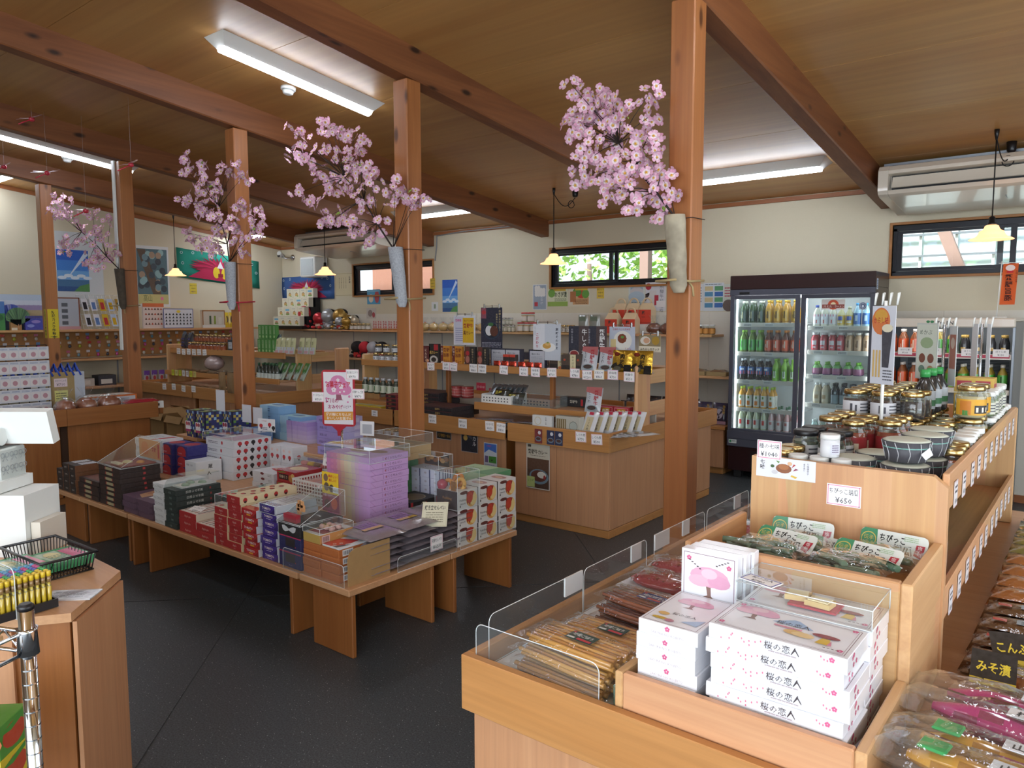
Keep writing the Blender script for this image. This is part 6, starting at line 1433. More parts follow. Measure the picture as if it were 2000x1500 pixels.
# ================================================================== drinks cabinets
random.seed(31)
FX,FXR,FYF,FYB,FZ=-2.735,-1.50,6.66,7.13,1.868
t=fr=thing('drinks_fridge','tall dark brown glass-door drinks fridge against the far wall','fridge')
part(t,'header_panel','brownsteel',(FX,FYF,1.742,FXR,FYB,FZ),b=.004)
part(t,'side_wall','brownsteel',(FX,FYF+.03,.30,FX+.03,FYB,1.7415));part(t,'side_wall','brownsteel',(FXR-.03,FYF+.03,.30,FXR,FYB,1.7415))
part(t,'back_wall','white',(FX+.0305,FYB-.03,.38,FXR-.0305,FYB-.001,1.74));part(t,'inner_ceiling','white',(FX+.031,FYF+.06,1.70,FXR-.031,FYB-.031,1.74))
part(t,'inner_side','white',(FX+.0305,FYF+.06,.40,FX+.04,FYB-.031,1.699));part(t,'inner_side','white',(FXR-.04,FYF+.06,.40,FXR-.0305,FYB-.031,1.699))
part(t,'compressor_grille','brownsteel',(FX+.01,FYF+.02,.07,FXR-.01,FYB-.02,.296));part(t,'foot','rubber',(FX+.05,FYF+.06,0,FX+.12,FYF+.13,.069));part(t,'foot','rubber',(FXR-.12,FYF+.06,0,FXR-.05,FYF+.13,.069))
for i in range(12):part(t,'grille_slot','mesh',(FX+.22+.006*0,FYF+.016,.10+.014*i,FX+.30,FYF+.0195,.108+.014*i),b=0)
for a,b_ in((1.69,1.7415),(.37,.446)):part(t,'door_rail','greysteel',(FX,FYF+.001,a,FXR,FYF+.055,b_))
part(t,'lower_rail','greysteel',(FX,FYF+.005,.297,FXR,FYF+.06,.3695))
for k,(xa,xb)in enumerate(((FX+.005,-2.105),(-2.10,FXR-.005))):
 s=.038
 part(t,'door_frame','greysteel',(xa,FYF+.004+.02*k,.447,xa+s,FYF+.03+.02*k,1.689),(xb-s,FYF+.004+.02*k,.447,xb,FYF+.03+.02*k,1.689),(xa+s,FYF+.004+.02*k,.447,xb-s,FYF+.03+.02*k,.468),(xa+s,FYF+.004+.02*k,1.655,xb-s,FYF+.03+.02*k,1.689),b=.002)
 part(t,'door_glass','doorglass',(xa+s-.002,FYF+.014+.02*k,.466,xb-s+.002,FYF+.018+.02*k,1.657),b=0)
part(t,'led_strip','led',(-2.085,FYF+.062,.46,-2.06,FYF+.082,1.66),b=.003);part(t,'led_strip','led',(-2.68,FYF+.055,1.665,-1.56,FYF+.075,1.685),b=.002);part(t,'led_strip','led',(FX+.042,FYF+.065,.46,FX+.05,FYF+.08,1.66),b=.001);part(t,'led_strip','led',(FXR-.05,FYF+.065,.46,FXR-.042,FYF+.08,1.66),b=.001)
part(t,'display_panel','blackplastic',(-2.645,FYF-.004,1.70,-2.55,FYF+.0005,1.72))
card('round_sticker','card',(-1.60,FYF+.0335,1.585),*FRONT,.06,.06,[('e',.03,.03,.028,.028,'#1c3f6a',18),('ring',.03,.03,.022,.003,'#cfd9e4'),('e',.03,.028,.01,.012,'#cfd9e4',8)],'#b9c4cc','',th=.0006,parent=fr)
card('arched_sticker','card',(-1.835,FYF+.0335,1.60),*FRONT,.19,.085,[('e',.095,.04,.045,.042,'#c9502e',16),('e',.095,.04,.022,.022,'#e9d9b0',12),('r',.005,.01,.18,.032,'#8a3a34'),('tc',.05,.016,.024,'冷えた','#e9dcd0',.07),('tc',.145,.016,.024,'ラーメン','#e9dcd0',.075)],'#d4cfcc','',th=.0006,parent=fr)
m=MB();m.art((FXR+.0004,FYF+.03,1.72),*SIDE,[('r',0,0,.05,.09,'#b9c9e0'),('n',.005,.01,.04,.07,5,'#3a5a9a')]);m.build('maker_plate','card',fr)
m=MB();m.art((FX+.02,FYF+.0045,.325),*FRONT,[('r',0,0,.075,.035,'#d9dedb'),('r',.006,.006,.02,.022,'#2f8a5a'),('n',.03,.008,.04,.02,2,'#4a5a54')],eps=.0008);m.build('maker_plate','card',fr)
SHL=(1.438,1.172,.914,.654);SHR=(1.414,1.202,.99,.739)
for z,xa,xb in[(z,FX+.052,-2.092)for z in SHL]+[(z,-2.05,FXR-.052)for z in SHR]+[(.455,FX+.052,FXR-.052)]:
 part(t,'shelf','white',(xa,FYF+.085,z-.012,xb,FYB-.04,z),b=.001);part(t,'price_strip','ivory',(xa,FYF+.078,z-.034,xb,FYF+.0845,z+.004),b=.001)
 m=MB();n=max(1,int((xb-xa)/.2))
 for i in range(n):m.art((xa+.05+.2*i,FYF+.0778,z-.03),*FRONT,[('r',0,0,.08,.028,'#e3e3dc'),('n',.006,.004,.07,.02,2,'#4a4044')],eps=.0006)
 m.build('price_label','card',t)
def bottle(name,r,h,body,label,cap,nr=.42,sh=.70,lz=(.10,.62),art=(),ch=.016,n=14,mat='liquid',cr=None):
 b=MB();b.lathe([(r*.88,0),(r,.004),(r,h*sh*.5),(r*.97,h*sh*.55),(r,h*sh*.6),(r,h*sh),(r*nr,h*.92),(r*nr*.95,h)],n,body);me=b.build(name,mat,link=False)
 cr=cr or r*nr+.0015
 b=MB();b.lathe([(cr,h-.004),(cr,h+ch),(cr*.9,h+ch+.001)],n,cap);P=[('cap',b.build('cap','plastic',link=False))]
 if label:
  b=MB();q=r+.0007;z0,z1=h*lz[0],h*lz[1];b.lathe([(q,z0),(q,z1)],n,label,cap0=False,cap1=False)
  for a0,a1,v0,v1,c in art:
   b.mesh([((q+.0006)*math.cos(-PI/2+a0+(a1-a0)*i/3),(q+.0006)*math.sin(-PI/2+a0+(a1-a0)*i/3),z0+(z1-z0)*v)for v in(v0,v1)for i in range(4)],[(i,i+1,5+i,4+i)for i in range(3)],c,smooth=True)
  P.append(('label',b.build('label','gloss',link=False)))
 return Kind(name,'bottle',me,P)
VT=lambda c:((-.14,.14,.25,.9,c),(-.5,-.35,.3,.6,c))
TK={'dg':bottle('green_tea_bottle',.031,.185,'#2a4a1c','#16381f','#d9d6c4',art=VT('#b9b48a')),'yl':bottle('yellow_tea_bottle',.031,.19,'#c9921c','#d9a514','#d9a91a',art=VT('#3a2a10')),'lg':bottle('green_tea_bottle',.031,.185,'#6a8a2a','#4fae3c','#8fc23c',art=VT('#1f4a1c')),'or':bottle('roasted_tea_bottle',.031,.185,'#6a3010','#d9531c','#e08a3a',art=VT('#f0d9c0')),'bk':bottle('cola_bottle',.03,.18,'#1a0f0c','#2a5fa0','#e4e4e4',lz=(.3,.68),art=((-.9,.9,.0,.45,'#c23a24'),(-.5,.5,.55,.8,'#d9dce4'))),'gr':bottle('green_drink_bottle',.03,.185,'#8fc93c','#7fbf2f','#9ad04a',art=((-.35,.35,.1,.75,'#dfe9d4'),)+VT('#4a7a3a')),'oj':bottle('orange_juice_bottle',.029,.18,'#e0a02a','#dcd9c9','#b4cf3a',lz=(.08,.66),art=((-.45,.45,.12,.5,'#d97a1c'),(-.2,.3,.7,.9,'#5a8a3a'))),'wn':bottle('cider_bottle',.027,.19,'#cfd2a8','#dcdccf','#2a6a44',nr=.36,sh=.58,lz=(.06,.5),ch=.035,art=((-.4,.4,.4,.9,'#c9342c'),)),'pk':bottle('cider_bottle',.027,.19,'#dca8a4','#dfd4d2','#2a6a44',nr=.36,sh=.58,lz=(.06,.5),ch=.035,art=((-.4,.4,.55,.85,'#c97a74'),)),'sp':bottle('sports_drink_bottle',.032,.165,'#d4d2bc','#dfdce0','#2f4fae',art=((-.4,.4,.05,.5,'#d9d4cf'),(-.12,.12,.1,.45,'#c9342c'),(-1.2,1.2,.78,1,'#c23a5a'))),'ye':bottle('lemon_drink_bottle',.031,.15,'#d9cf9a','#d9b42a','#d9d4b0',art=((-.8,.8,.45,.9,'#3a5ab0'),(-.6,.6,.15,.35,'#e4e0d0'))),'wa':bottle('water_bottle',.031,.18,'#a9cfe0','#2f6ab0','#3a9ad0',art=((-.3,.3,.3,.8,'#c4dcec'),)),'ro':bottle('berry_drink_bottle',.03,.14,'#b8323f','#c9404a','#e0dcdc',nr=.66,sh=.8,lz=(.06,.72),cr=.021,art=((-.6,.6,.45,.85,'#dfd0d2'),(-.4,.4,.15,.3,'#e0b9bd'))),'ml':bottle('milk_tea_bottle',.032,.14,'#b9926a','#c9a480','#e0d9cc',nr=.66,sh=.8,lz=(.06,.72),cr=.022,art=VT('#5a3a24')),'bg':bottle('beige_bottle',.03,.165,'#d4c4a4','#d9cbb0','#e0e0dc',nr=.5,sh=.72,art=((-.5,.5,.3,.7,'#b9a07a'),)),'nv':bottle('black_tea_bottle',.032,.165,'#16222c','#8a9aa0','#1c1c20',nr=.5,sh=.72,lz=(.04,.5)),'lb':bottle('blue_bottle',.032,.16,'#2a3a4a','#7fb4d9','#20303c',nr=.55,sh=.75,lz=(.02,.6)),'ra':bottle('soda_bottle',.026,.12,'#b9d4cc','#cfe0dc','#cfd9d4',nr=.5,sh=.65)}
b=MB();b.lathe([(.028,0),(.036,.01),(.034,.06),(.02,.085),(.01,.095)],10,['#5a3a6a','#9a5a7a','#7ab06a','#5aa03a'],sy=.55);gp=b.build('jelly_pouch','gloss',link=False)
b=MB();b.lathe([(.012,.094),(.012,.115)],10,'#7fc23c');TK['gp']=Kind('jelly_pouch','pouch',gp,[('cap',b.build('cap','plastic',link=False))])
NAMES=dict(dg='dark green tea bottle',yl='yellow tea bottle',lg='light green tea bottle',**{'or':'orange roasted tea bottle'},bk='dark cola bottle with red-blue label',gr='lime green drink bottle',oj='orange juice bottle',wn='cider bottle with red apple',pk='pink cider bottle',sp='sports drink bottle',ye='yellow lemon drink bottle',wa='blue water bottle',ro='red berry drink bottle',ml='tan milk tea bottle',bg='beige bottle',nv='black tea bottle',lb='light blue bottle',ra='clear soda bottle',gp='fruit jelly pouch')
def shelf_bottles(seq,x0,dx,y,z,where,ranks=2,back=.068):
 tot={};
 for c,n in seq:tot[c]=n
 x=x0
 for c,n in seq:
  for i in range(n):
   for k in range(ranks):
    TK[c].put((x+random.uniform(-.003,.003),y+back*k,z+.0003),random.uniform(-.2,.2),f'{nth(i, n)} {NAMES[c]}, {("front", "back", "third")[k]} rank, {where}',NAMES[c]+'s, '+where)
   x+=dx
YS=FYF+.125
shelf_bottles([('dg',3),('yl',4)],-2.645,.077,YS,1.438,'left top fridge shelf');shelf_bottles([('lg',3),('or',4)],-2.645,.077,YS,1.172,'left second fridge shelf')
shelf_bottles([('bk',4),('gr',3)],-2.645,.077,YS,.914,'left third fridge shelf');shelf_bottles([('oj',5)],-2.648,.07,YS,.654,'left fourth fridge shelf');shelf_bottles([('wn',4),('pk',4)],-2.645,.07,YS,.455,'left lowest fridge shelf')
shelf_bottles([('sp',3),('ye',2),('wa',3)],-1.99,.066,YS,1.414,'right top fridge shelf',1);shelf_bottles([('ro',4),('ml',3)],-2.0,.07,YS,1.202,'right second fridge shelf')
shelf_bottles([('gp',5)],-1.985,.085,YS,.99,'right third fridge shelf');shelf_bottles([('bg',2),('nv',2),('lb',2)],-1.97,.072,YS,.739,'right fourth fridge shelf');shelf_bottles([('ra',5)],-1.99,.062,YS,.455,'right lowest fridge shelf')
# open chilled case on the right
IX0,IX1,IYF,IYB=-1.40,-.515,6.42,7.12
t=thing('chilled_case','low open white chilled case with ITO EN lettering, right of the fridge','chiller')
part(t,'canopy','ivory',(IX0,IYF,1.415,IX1,IYF+.06,1.482),(IX0,IYF+.05,1.455,IX1,IYB,1.482),b=.008)
m=MB();m.art((-.0,0,0),*FRONT,[('e',-1.055+.018*math.cos(a),1.448+.014*math.sin(a),.013,.01,'#1f7a45',10)for a in(.7,2.4,3.9,5.5)]+[('tb',-1.02,1.436,.038,'ITO EN','#1c1f22',.17)]);m.v=[(x,IYF-.0004+y,z)for x,y,z in m.v];m.build('lettering','card',t)
part(t,'side_wall','tin',(IX0,IYF+.061,.0,IX0+.02,IYB,1.4545));part(t,'side_wall','tin',(IX1-.02,IYF+.061,.0,IX1,IYB,1.4545));part(t,'back_wall','greyplastic',(IX0+.0205,IYB-.03,.3,IX1-.0205,IYB-.001,1.454))
part(t,'base','ivory',(IX0+.0205,IYF,.0,IX1-.0205,IYB-.031,.55));part(t,'light_strip','led',(IX0+.03,IYF+.065,1.435,IX1-.03,IYF+.085,1.45))
for i in range(14):part(t,'grille_slot','mesh',(IX0+.08,IYB-.0315,1.05+.0115*i,IX1-.08,IYB-.0302,1.0555+.0115*i),b=0)
for z in(1.215,.955):part(t,'shelf','white',(IX0+.021,IYF+.09,z-.01,IX1-.021,IYB-.031,z),b=.001);part(t,'price_strip','ivory',(IX0+.021,IYF+.075,z-.035,IX1-.021,IYF+.0895,z+.003),b=.001)
part(t,'red_strip',plain('red_strip','#b3304a',.4),(IX0+.03,IYF+.072,1.19,IX1-.03,IYF+.0745,1.214),b=0)
TK['hw']=bottle('hot_tea_bottle',.031,.165,'#8a4a1c','#d9581e','#e0d9cf',lz=(.05,.66),art=VT('#f0d9c0'));TK['hg']=bottle('hot_tea_bottle',.031,.165,'#a08a2a','#4fae3c','#e0dccf',lz=(.05,.66),art=VT('#1f4a1c'));TK['cf']=bottle('coffee_can',.03,.125,'#1c1a1e','#1c1a1e','#c9a24e',nr=.62,sh=.62,lz=(.05,.55),art=((-.5,.5,.3,.7,'#c9a24e'),),mat='gloss',cr=.0195);NAMES.update(hw='orange-labelled hot tea bottle',hg='green-labelled hot tea bottle',cf='black coffee can')
shelf_bottles([('hw',4),('hg',2),('cf',4)],-1.345,.084,IYF+.13,1.2155,'upper chilled case shelf');shelf_bottles([('hw',5),('hg',5)],-1.345,.084,IYF+.13,.9555,'lower chilled case shelf')
for i,(x,y_)in enumerate(((-1.23,'¥160'),(-1.03,'¥160'),(-.80,'¥130'),(-.60,'¥130'))):price((x,IYF+.0705,1.228),*FRONT,'ほうじ茶',y_,f'on the chilled case, {nth(i, 4)} of its upper shelf',None,.10,.055)
# little orange banner on the case
t=thing('table_banner','small orange vertical banner on a white stand atop the chilled case','banner',(-.63,6.6,1.4825))
m=MB();m.box(-.045,-.03,0,.045,.03,.012,b=.004);m.build('foot','whiteplastic',t)
m=MB();m.tube([(-.02,0,.012),(-.005,0,.42)],.004,6);m.tube([(-.025,0,.405),(.12,0,.405)],.003,6);m.build('pole','whiteplastic',t)
m=MB();m.mesh([(.005+.095*u-.012*v,.004*math.sin(5*u)-.001*0,.40-.30*v)for v in[i/6 for i in range(7)]for u in[i/5 for i in range(6)]],[(i*6+j,(i+1)*6+j,(i+1)*6+j+1,i*6+j+1)for i in range(6)for j in range(5)],'#d9622c',smooth=True)
m.art((-.005,-.006,.11),*FRONT,[('e',.055,.258,.03,.022,'#ecdcd8',14),('r',.035,.222,.04,.014,'#c9303a'),('vb',.05,.215,.05,'飛騨旨豚','#4a2018'),('v',.095,.24,.015,'飛騨の味自慢','#6a3020')],eps=.0006);m.build('banner_cloth','cloth',t)

# ================================================================== goods on the far counters and walls
random.seed(41)
TRZ=.692
def pouchkind(name,cat,w,h,d,col,art=(),mat='foil',lean=0.0,nx=6,ny=7,crimp=.1):
 """standing pouch, print on its front"""
 m=MB();m.pack(w,h,d,col,0,nx,ny,crimp=crimp);m.art((-w/2,-h/2,d*.98),(1,0,0),(0,1,0),art,eps=.0007)
 c,s=math.cos(lean),math.sin(lean)
 V=[]
 for x,y,z in m.v:
  X,Y,Z=x,-(z-d/2),y+h/2
  V.append((X,Y*c+Z*s,Z*c-Y*s))
 m.v=V;lo=min(v[2]for v in V);m.v=[(x,y,z-lo)for x,y,z in V]
 return Kind(name,cat,m.build(name,mat,link=False))
def ctr(k):
 return k
def tagrow(pts,y,z,where,group):
 for i,(x,e,nm,yen)in enumerate(pts):
  price((x,y,z+random.uniform(-.006,.006)),*FRONT,nm,yen,f'{nth(i, len(pts))} on the {where}',e,.085,.07,tilt=random.uniform(-.05,.05),group=group)
def poster(O,U,w,h,items,bg,label,V=(0,0,1),th=.0012):return card('poster','poster',O,U,V,w,h,items,bg,label,th)
P_='#e79ab8'
# --- right sales counter: upper shelf at z 1.112
UZ,UY=1.1004,4.60
X_=lambda p:p[0]
ku={}
ku['curry']=boxkind('curry_box','box',.115,.03,.17,'#1c1512',front=[('r',.06,.115,.05,.05,'#b3222a'),('tbc',.0575,.085,.03,'黒カレー','#c9a04a',.1),('e',.0575,.035,.05,.035,'#c9c4bc'),('e',.0575,.035,.03,.02,'#2a1c16')])
ku['zep']=boxkind('curry_box','box',.105,.03,.155,'#c9861c',front=[('r',0,0,.028,.155,'#6a1f1c'),('v',.014,.14,.022,'飛騨の','#e0d4c4'),('tb',.034,.11,.034,'飛騨','#7a2c14',.068),('tb',.034,.065,.034,'旨豚','#7a2c14',.068),('tb',.034,.015,.034,'カレー','#7a1f14',.068),('e',.022,.012,.022,.014,'#d9d0c4')])
ku['blk']=boxkind('curry_box','box',.105,.03,.155,'#191513',front=[('r',.0,0,.05,.155,'#5a3020'),('e',.025,.10,.02,.02,'#b3222a'),('e',.025,.05,.022,.03,'#a86a5a'),('v',.08,.14,.02,'飛騨牛カレー','#c9b48a')])
ku['gry']=boxkind('curry_box','box',.16,.05,.145,'#23243a',front=[('r',.012,0,.14,.135,'#b4b5bd'),('tb',.03,.105,.016,'高山らーめん','#3a3a44',.08),('n',.025,.02,.11,.075,8,'#8a8c96')])
ku['drk']=boxkind('red_garlic_box','box',.10,.03,.15,'#5a1a1c',front=[('vb',.05,.13,.03,'にんにく','#d9c9b0'),('e',.07,.025,.016,.012,'#d9a07a')])
for i,(x,kk,lab)in enumerate(((-4.634-.03,'drk','dark red garlic box on upper curry shelf'),(-4.578,'curry','black curry box with plate picture, left on the curry shelf'),(-4.437,'zep','left orange pork curry box on the curry shelf'),(-4.3,'zep','right orange pork curry box on the curry shelf'),(-4.155,'blk','left black beef curry box on the curry shelf'),(-4.019,'blk','right black beef curry box on the curry shelf'),(-3.784,'gry','grey-backed noodle box behind the red candy bags'),(-3.541,'gry','right grey-backed noodle box behind the candy bags'),(-3.933,'gry','left grey-backed noodle box at the curry shelf'))):
 ku[kk].put((x,UY if kk!='gry' else UY+.06,UZ),0,lab)
kc_=pouchkind('candy_bag','bag',.07,.05,.02,'#c43a22',[('r',.015,.0,.04,.02,'#5a2a1c')])
row(kc_,6,(-3.81,UY-.005,UZ),(.082,0,0),'small red candy bag','on the curry shelf',group='small red candy bags')
kd_=boxkind('candy_tub','box',.06,.04,.05,'#2a1a16',faces={'+z':'#c43a22'},front=[('r',0,.03,.06,.02,'#c43a22')])
row(kd_,2,(-3.76,UY+.005,UZ+.052),(.068,0,0),'red-topped candy tub','above the candy bags',group='red candy tubs')
kb_=boxkind('simmered_beef_box','box',.17,.05,.12,'#4a3a2e',front=[('r',0,0,.17,.04,'#241a16'),('r',.08,0,.05,.12,'#d4c9a0'),('v',.105,.11,.022,'牛そぼろ','#3a2a20'),('e',.03,.08,.01,.008,'#b3482a'),('e',.15,.08,.01,.008,'#b3482a'),('e',.105,.012,.022,.012,'#c97a4a')])
kb_.put((-3.189,UY,UZ),0,'brown checked beef box with cream band');kb_.put((-3.326-.03,UY+.08,UZ),0,'brown checked beef box half hidden behind another')
kp_=pouchkind('beef_pouch','bag',.125,.185,.03,'#b9bcc2',[('p',[(0,.185),(.125,.185),(.125,.12),(0,.15)],'#a85a5a'),('vb',.085,.165,.04,'飛騨牛','#a32a34'),('v',.035,.15,.028,'しぐれ','#2b2b30'),('e',.06,.03,.045,.024,'#8a9aa0'),('e',.06,.033,.035,.016,'#3a2a24')],'gloss',.30)
for i,x in enumerate((-2.953,-2.805)):kp_.put((x,UY+.005,UZ),.12,f'{("left", "right")[i]} leaning white beef pouch on the upper shelf')
kg_=pouchkind('gold_pouch','bag',.155,.165,.035,'#b9921c',[('e',.05,.035,.05,.04,'#2a2418',16,0,PI),('r',.1,0,.055,.06,'#17171a'),('e',.05,.03,.03,.02,'#6a6a5a'),('vb',.085,.14,.04,'肉味','#1c1a18'),('e',.04,.135,.022,.014,'#8a2a14')],'foil',.15)
for i,x in enumerate((-2.675,-2.516)):kg_.put((x,UY+.005,UZ),.05,f'{("left", "right")[i]} shiny gold pouch at right end of the upper shelf')
tagrow([(-4.509,P_,'黒カレー','¥820'),(-4.329,P_,'旨豚','¥760'),(-4.246,P_,'カレー','¥760'),(-4.025,None,'牛カレー','¥860'),(-3.931,None,'飛騨牛','¥810'),(-3.707,P_,'しぐれ煮','¥790'),(-3.508,P_,'そぼろ','¥590'),(-3.395,P_,'味噌煮','¥590'),(-3.242,P_,'牛そぼろ','¥760'),(-3.035,P_,'しぐれ煮','¥780'),(-2.928,P_,'しぐれ煮','¥1260'),(-2.828,'#d8c63a','お知らせ','¥860'),(-2.714,'#c94fb0','肉味噌','¥700'),(-2.583,P_,'飛騨牛','¥550')],4.5535,1.085,'upper curry shelf','curry shelf price cards')
# --- signs on little stands above that shelf
def stand_sign(O,w,h,items,bg,label,rz=.0,pole=True):
 U=(math.cos(rz),math.sin(rz),0);t=thing('sign_holder',label,'sign',(O[0],O[1],UZ),rz)
 dz=O[2]-UZ
 m=MB();m.box(-w/2,0,dz-h/2,w/2,.002,dz+h/2,bg);m.art((-w/2,0,dz-h/2),*FRONT,items);m.build('sign_sheet','gloss',t)
 if pole:
  m=MB();m.tube([(0,.01,0),(0,.01,dz+h/2+.02)],.004,6);m.tube([(-w*.4,.006,dz+h/2+.012),(w*.4,.006,dz+h/2+.012)],.003,6);m.lathe([(.03,0),(.03,.004)],12,c=(0,.01,0));m.build('wire_stand','steel',t)
  for a in(-.35,.35):m=MB();m.box(w*a-.006,-.003,dz+h/2-.008,w*a+.006,.008,dz+h/2+.03,b=.002);m.build('clip','steel',t)
CUR=lambda x,y,r:[('e',x,y,r,r*.85,'#24344a',20),('e',x,y,r*.85,r*.7,'#10182a',20),('e',x-r*.3,y,r*.45,r*.5,'#dcdde0',14),('e',x+r*.3,y-r*.05,r*.5,r*.52,'#5a2f22',14),('e',x-.1*r,y+r*.6,r*.35,r*.18,'#3a6a3a',10)]
stand_sign(((-4.272,4.72,1.387)),.235,.25,[('r',.01,.01,.1,.23,'#c9cad9'),('n',.02,.03,.08,.12,7,'#8a8cb0'),('r',.1,.02,.12,.21,'#d9ae1f'),('tb',.108,.15,.038,'飛騨牛','#a32a1c',.105),('tb',.108,.09,.038,'黒カレー','#5a2a1c',.105),('t',.115,.2,.016,'高山アリス食堂','#7a2a1c',.1),('tb',.02,.2,.022,'飛騨路','#c9488a',.07)],'#d9dae2','white and yellow beef curry sign on a wire stand',.05)
stand_sign(((-3.987,4.74,1.407)),.22,.34,CUR(.11,.15,.085)+[('r',.005,.25,.05,.085,'#8a4a5a'),('e',.03,.30,.022,.018,'#b3323a'),('v',.195,.32,.022,'飛騨のお米に合う','#c9b98a'),('v',.165,.29,.02,'飛騨牛カレー','#c9b98a'),('n',.01,.01,.2,.045,4,'#9a9cae')],'#23263c','dark curry poster sign on a wire stand',.05)
stand_sign(((-3.366,4.66,1.307)),.26,.28,[('r',.11,.0,.15,.28,'#c2c8d2'),('e',.14,.10,.075,.035,'#e4e4e2',18),('e',.13,.11,.04,.022,'#c99a4a'),('e',.14,.125,.025,.014,'#d9ae6a'),('e',.14,.135,.01,.006,'#7a9a4a'),('vb',.225,.25,.028,'素材そのまま','#3a3a4a'),('vb',.04,.21,.03,'こだわり','#b3324a'),('v',.018,.26,.01,'飛騨の山里料理','#8a8c96')],'#d6d8de','pair of white cookery sign sheets with yellow dish',.0)
stand_sign(((-3.074,4.66,1.297)),.155*1.15,.27,[('r',.0,.05,.09,.22,'#2a2c3c'),('r',.09,.05,.09,.22,'#4a3a3c'),('vb',.14,.25,.05,'牛しぐれ','#dcdcdc'),('v',.03,.25,.018,'飛騨の名産品','#a9a9b4'),('e',.05,.06,.045,.03,'#c9b0a8'),('e',.05,.065,.035,.02,'#8a2a2a')],'#3a3038','left dark beef stew poster leaning on upper shelf',.0,False)
stand_sign(((-2.922,4.66,1.297)),.155*1.15,.27,[('r',.0,.05,.09,.22,'#2a2c3c'),('r',.09,.05,.09,.22,'#4a3a3c'),('vb',.14,.25,.05,'飛騨牛','#dcdcdc'),('v',.03,.25,.018,'飛騨の名産品','#a9a9b4'),('e',.06,.06,.045,.03,'#8a6a5a')],'#3a3038','right dark beef stew poster leaning on upper shelf',.0,False)
stand_sign(((-2.728,4.7,1.333)),.21,.19,[('e',.11,.09,.075,.07,'#dedcd4',20),('e',.105,.105,.038,.035,'#7a3a20',9),('e',.108,.115,.014,.01,'#5a8a3a'),('tc',.1,.165,.016,'飛騨牛そぼろ肉味噌','#a32a3a',.16),('r',.01,.02,.045,.08,'#d4c08a'),('t',.13,.025,.018,'うまみ','#b3324a')],'#b9c0cf','white dish sign with minced beef on a plate')
stand_sign(((-2.516,4.72,1.311)),.17,.12,[('r',0,.04,.17,.08,'#8a7a5a'),('e',.05,.08,.04,.03,'#d4cfc4'),('e',.06,.08,.025,.02,'#c99a7a'),('e',.13,.08,.03,.03,'#a8842a'),('tb',.01,.012,.02,'みたらしステック','#3a2a1c',.15)],'#dcd2bc','small photo sign of fried sticks at the shelf end')
# --- mid step and trays of the right counter
SZ=.8155
k=boxkind('miso_beef_box','box',.125,.06,.17,'#a81f34',front=[('l',.008,.008,.109,.154,.003,'#d9a0a8'),('r',.03,.085,.065,.07,'#b98a1c'),('vb',.078,.15,.03,'飛騨','#f0e9dc'),('vb',.048,.15,.03,'肉みそ','#f0e9dc'),('e',.0625,.035,.05,.024,'#d9c9cc'),('e',.0625,.042,.032,.016,'#8a3020'),('e',.0625,.055,.012,.008,'#5a9a3a')],mat='gloss')
for i,x in enumerate((-2.857,-2.72)):stack(k,1,(x,4.585,TRZ),.17,f'{("left", "right")[i]} crimson beef miso box','by the end board of the curry counter')
kp_.put((-2.851,4.50,SZ),.1,'white beef pouch beside the crimson miso boxes')
k=boxkind('long_black_box','box',.30,.10,.07,'#17151a',front=[('tb',.09,.03,.024,'飛騨牛','#c9c4b4',.08),('r',.19,.01,.02,.05,'#b3222a')]);k.put((-3.281,4.72,SZ),0,'long black gift box at back of the middle step')
for i,(a,b_,y)in enumerate(((-3.885,-3.581,4.49),(-3.566,-3.192,4.49))):
 t=thing('plastic_basket',f'{("white", "clear grey")[i]} plastic basket of packets on the middle step','basket',(a,y,SZ));w,d=b_-a,.2;mt=('white','acryl')[i]
 part(t,'basket_side',mt,(0,0,0,w,.004,.07),(0,d-.004,0,w,d,.085),(0,.004,0,.004,d-.004,.075),(w-.004,.004,0,w,d-.004,.075),(.004,.004,0,w-.004,d-.004,.004),b=0)
 m=MB();[m.box(.02+.03*(q//2),-.0006,.02+.022*(q%2),.032+.03*(q//2),-.0001,.03+.022*(q%2),'#3a3c40')for q in range(2*int((w-.03)/.03))];m.build('basket_holes','card',t)
k=pouchkind('silver_pouch','bag',.12,.15,.02,'#aab4bc',[('r',.02,.03,.08,.06,'#c9cfd4')],'foil',.5)
row(k,7,(-3.912,4.60,SZ+.01),(.042,.012,.0),'leaning silver pouch','in the white basket',rot=-.5,group='leaning silver pouches')
k=pouchkind('seaweed_pouch','bag',.16,.10,.04,'#23281c',[('tb',.03,.05,.03,'飛騨','#b9a83a',.09)],'wrap',.6,crimp=.3)
for i in range(2):k.put((-3.719+.14*i,4.51,SZ+.03-.02*i),.15*i,f'{("left", "right")[i]} crinkled black pouch in the white basket')
k=boxkind('lacquer_gift_box','box',.40,.26,.032,'#17141a',top=[('r',.02,.02,.36,.22,'#4a2020')],right=[('r',0,0,.26,.032,'#201a20')],front=[('r',.0,.026,.40,.004,'#5a2a2c'),('tb',.22,.006,.018,'飛騨牛','#a8884a',.07)])
stack(k,5,(-4.589-.2,4.52,TRZ),.0325,'flat black lacquer gift box','left rear of the curry tray',group='flat black gift boxes');stack(k,3,(-4.274-.1,4.235,TRZ),.0325,'flat black lacquer gift box','left front of the curry tray',group='flat black gift boxes')
k=boxkind('red_round_tub','box',.1,.1,.1,'#7a1f22');b=MB();b.lathe([(.05,0),(.052,.02),(.05,.022),(.052,.045),(.05,.047),(.052,.07),(.05,.072),(.052,.095)],18,['#8a1f22','#c9bfb8','#9a2a2a','#c9bfb8','#9a2a2a','#c9bfb8','#8a1f22']);kt_=Kind('red_tub','tub',b.build('red_tub','gloss',link=False))
for i in range(2):kt_.put((-4.264+.115*i,4.62,TRZ+.095*0+.135),0,f'{("left", "right")[i]} ringed red tub pile beside the black gift boxes')
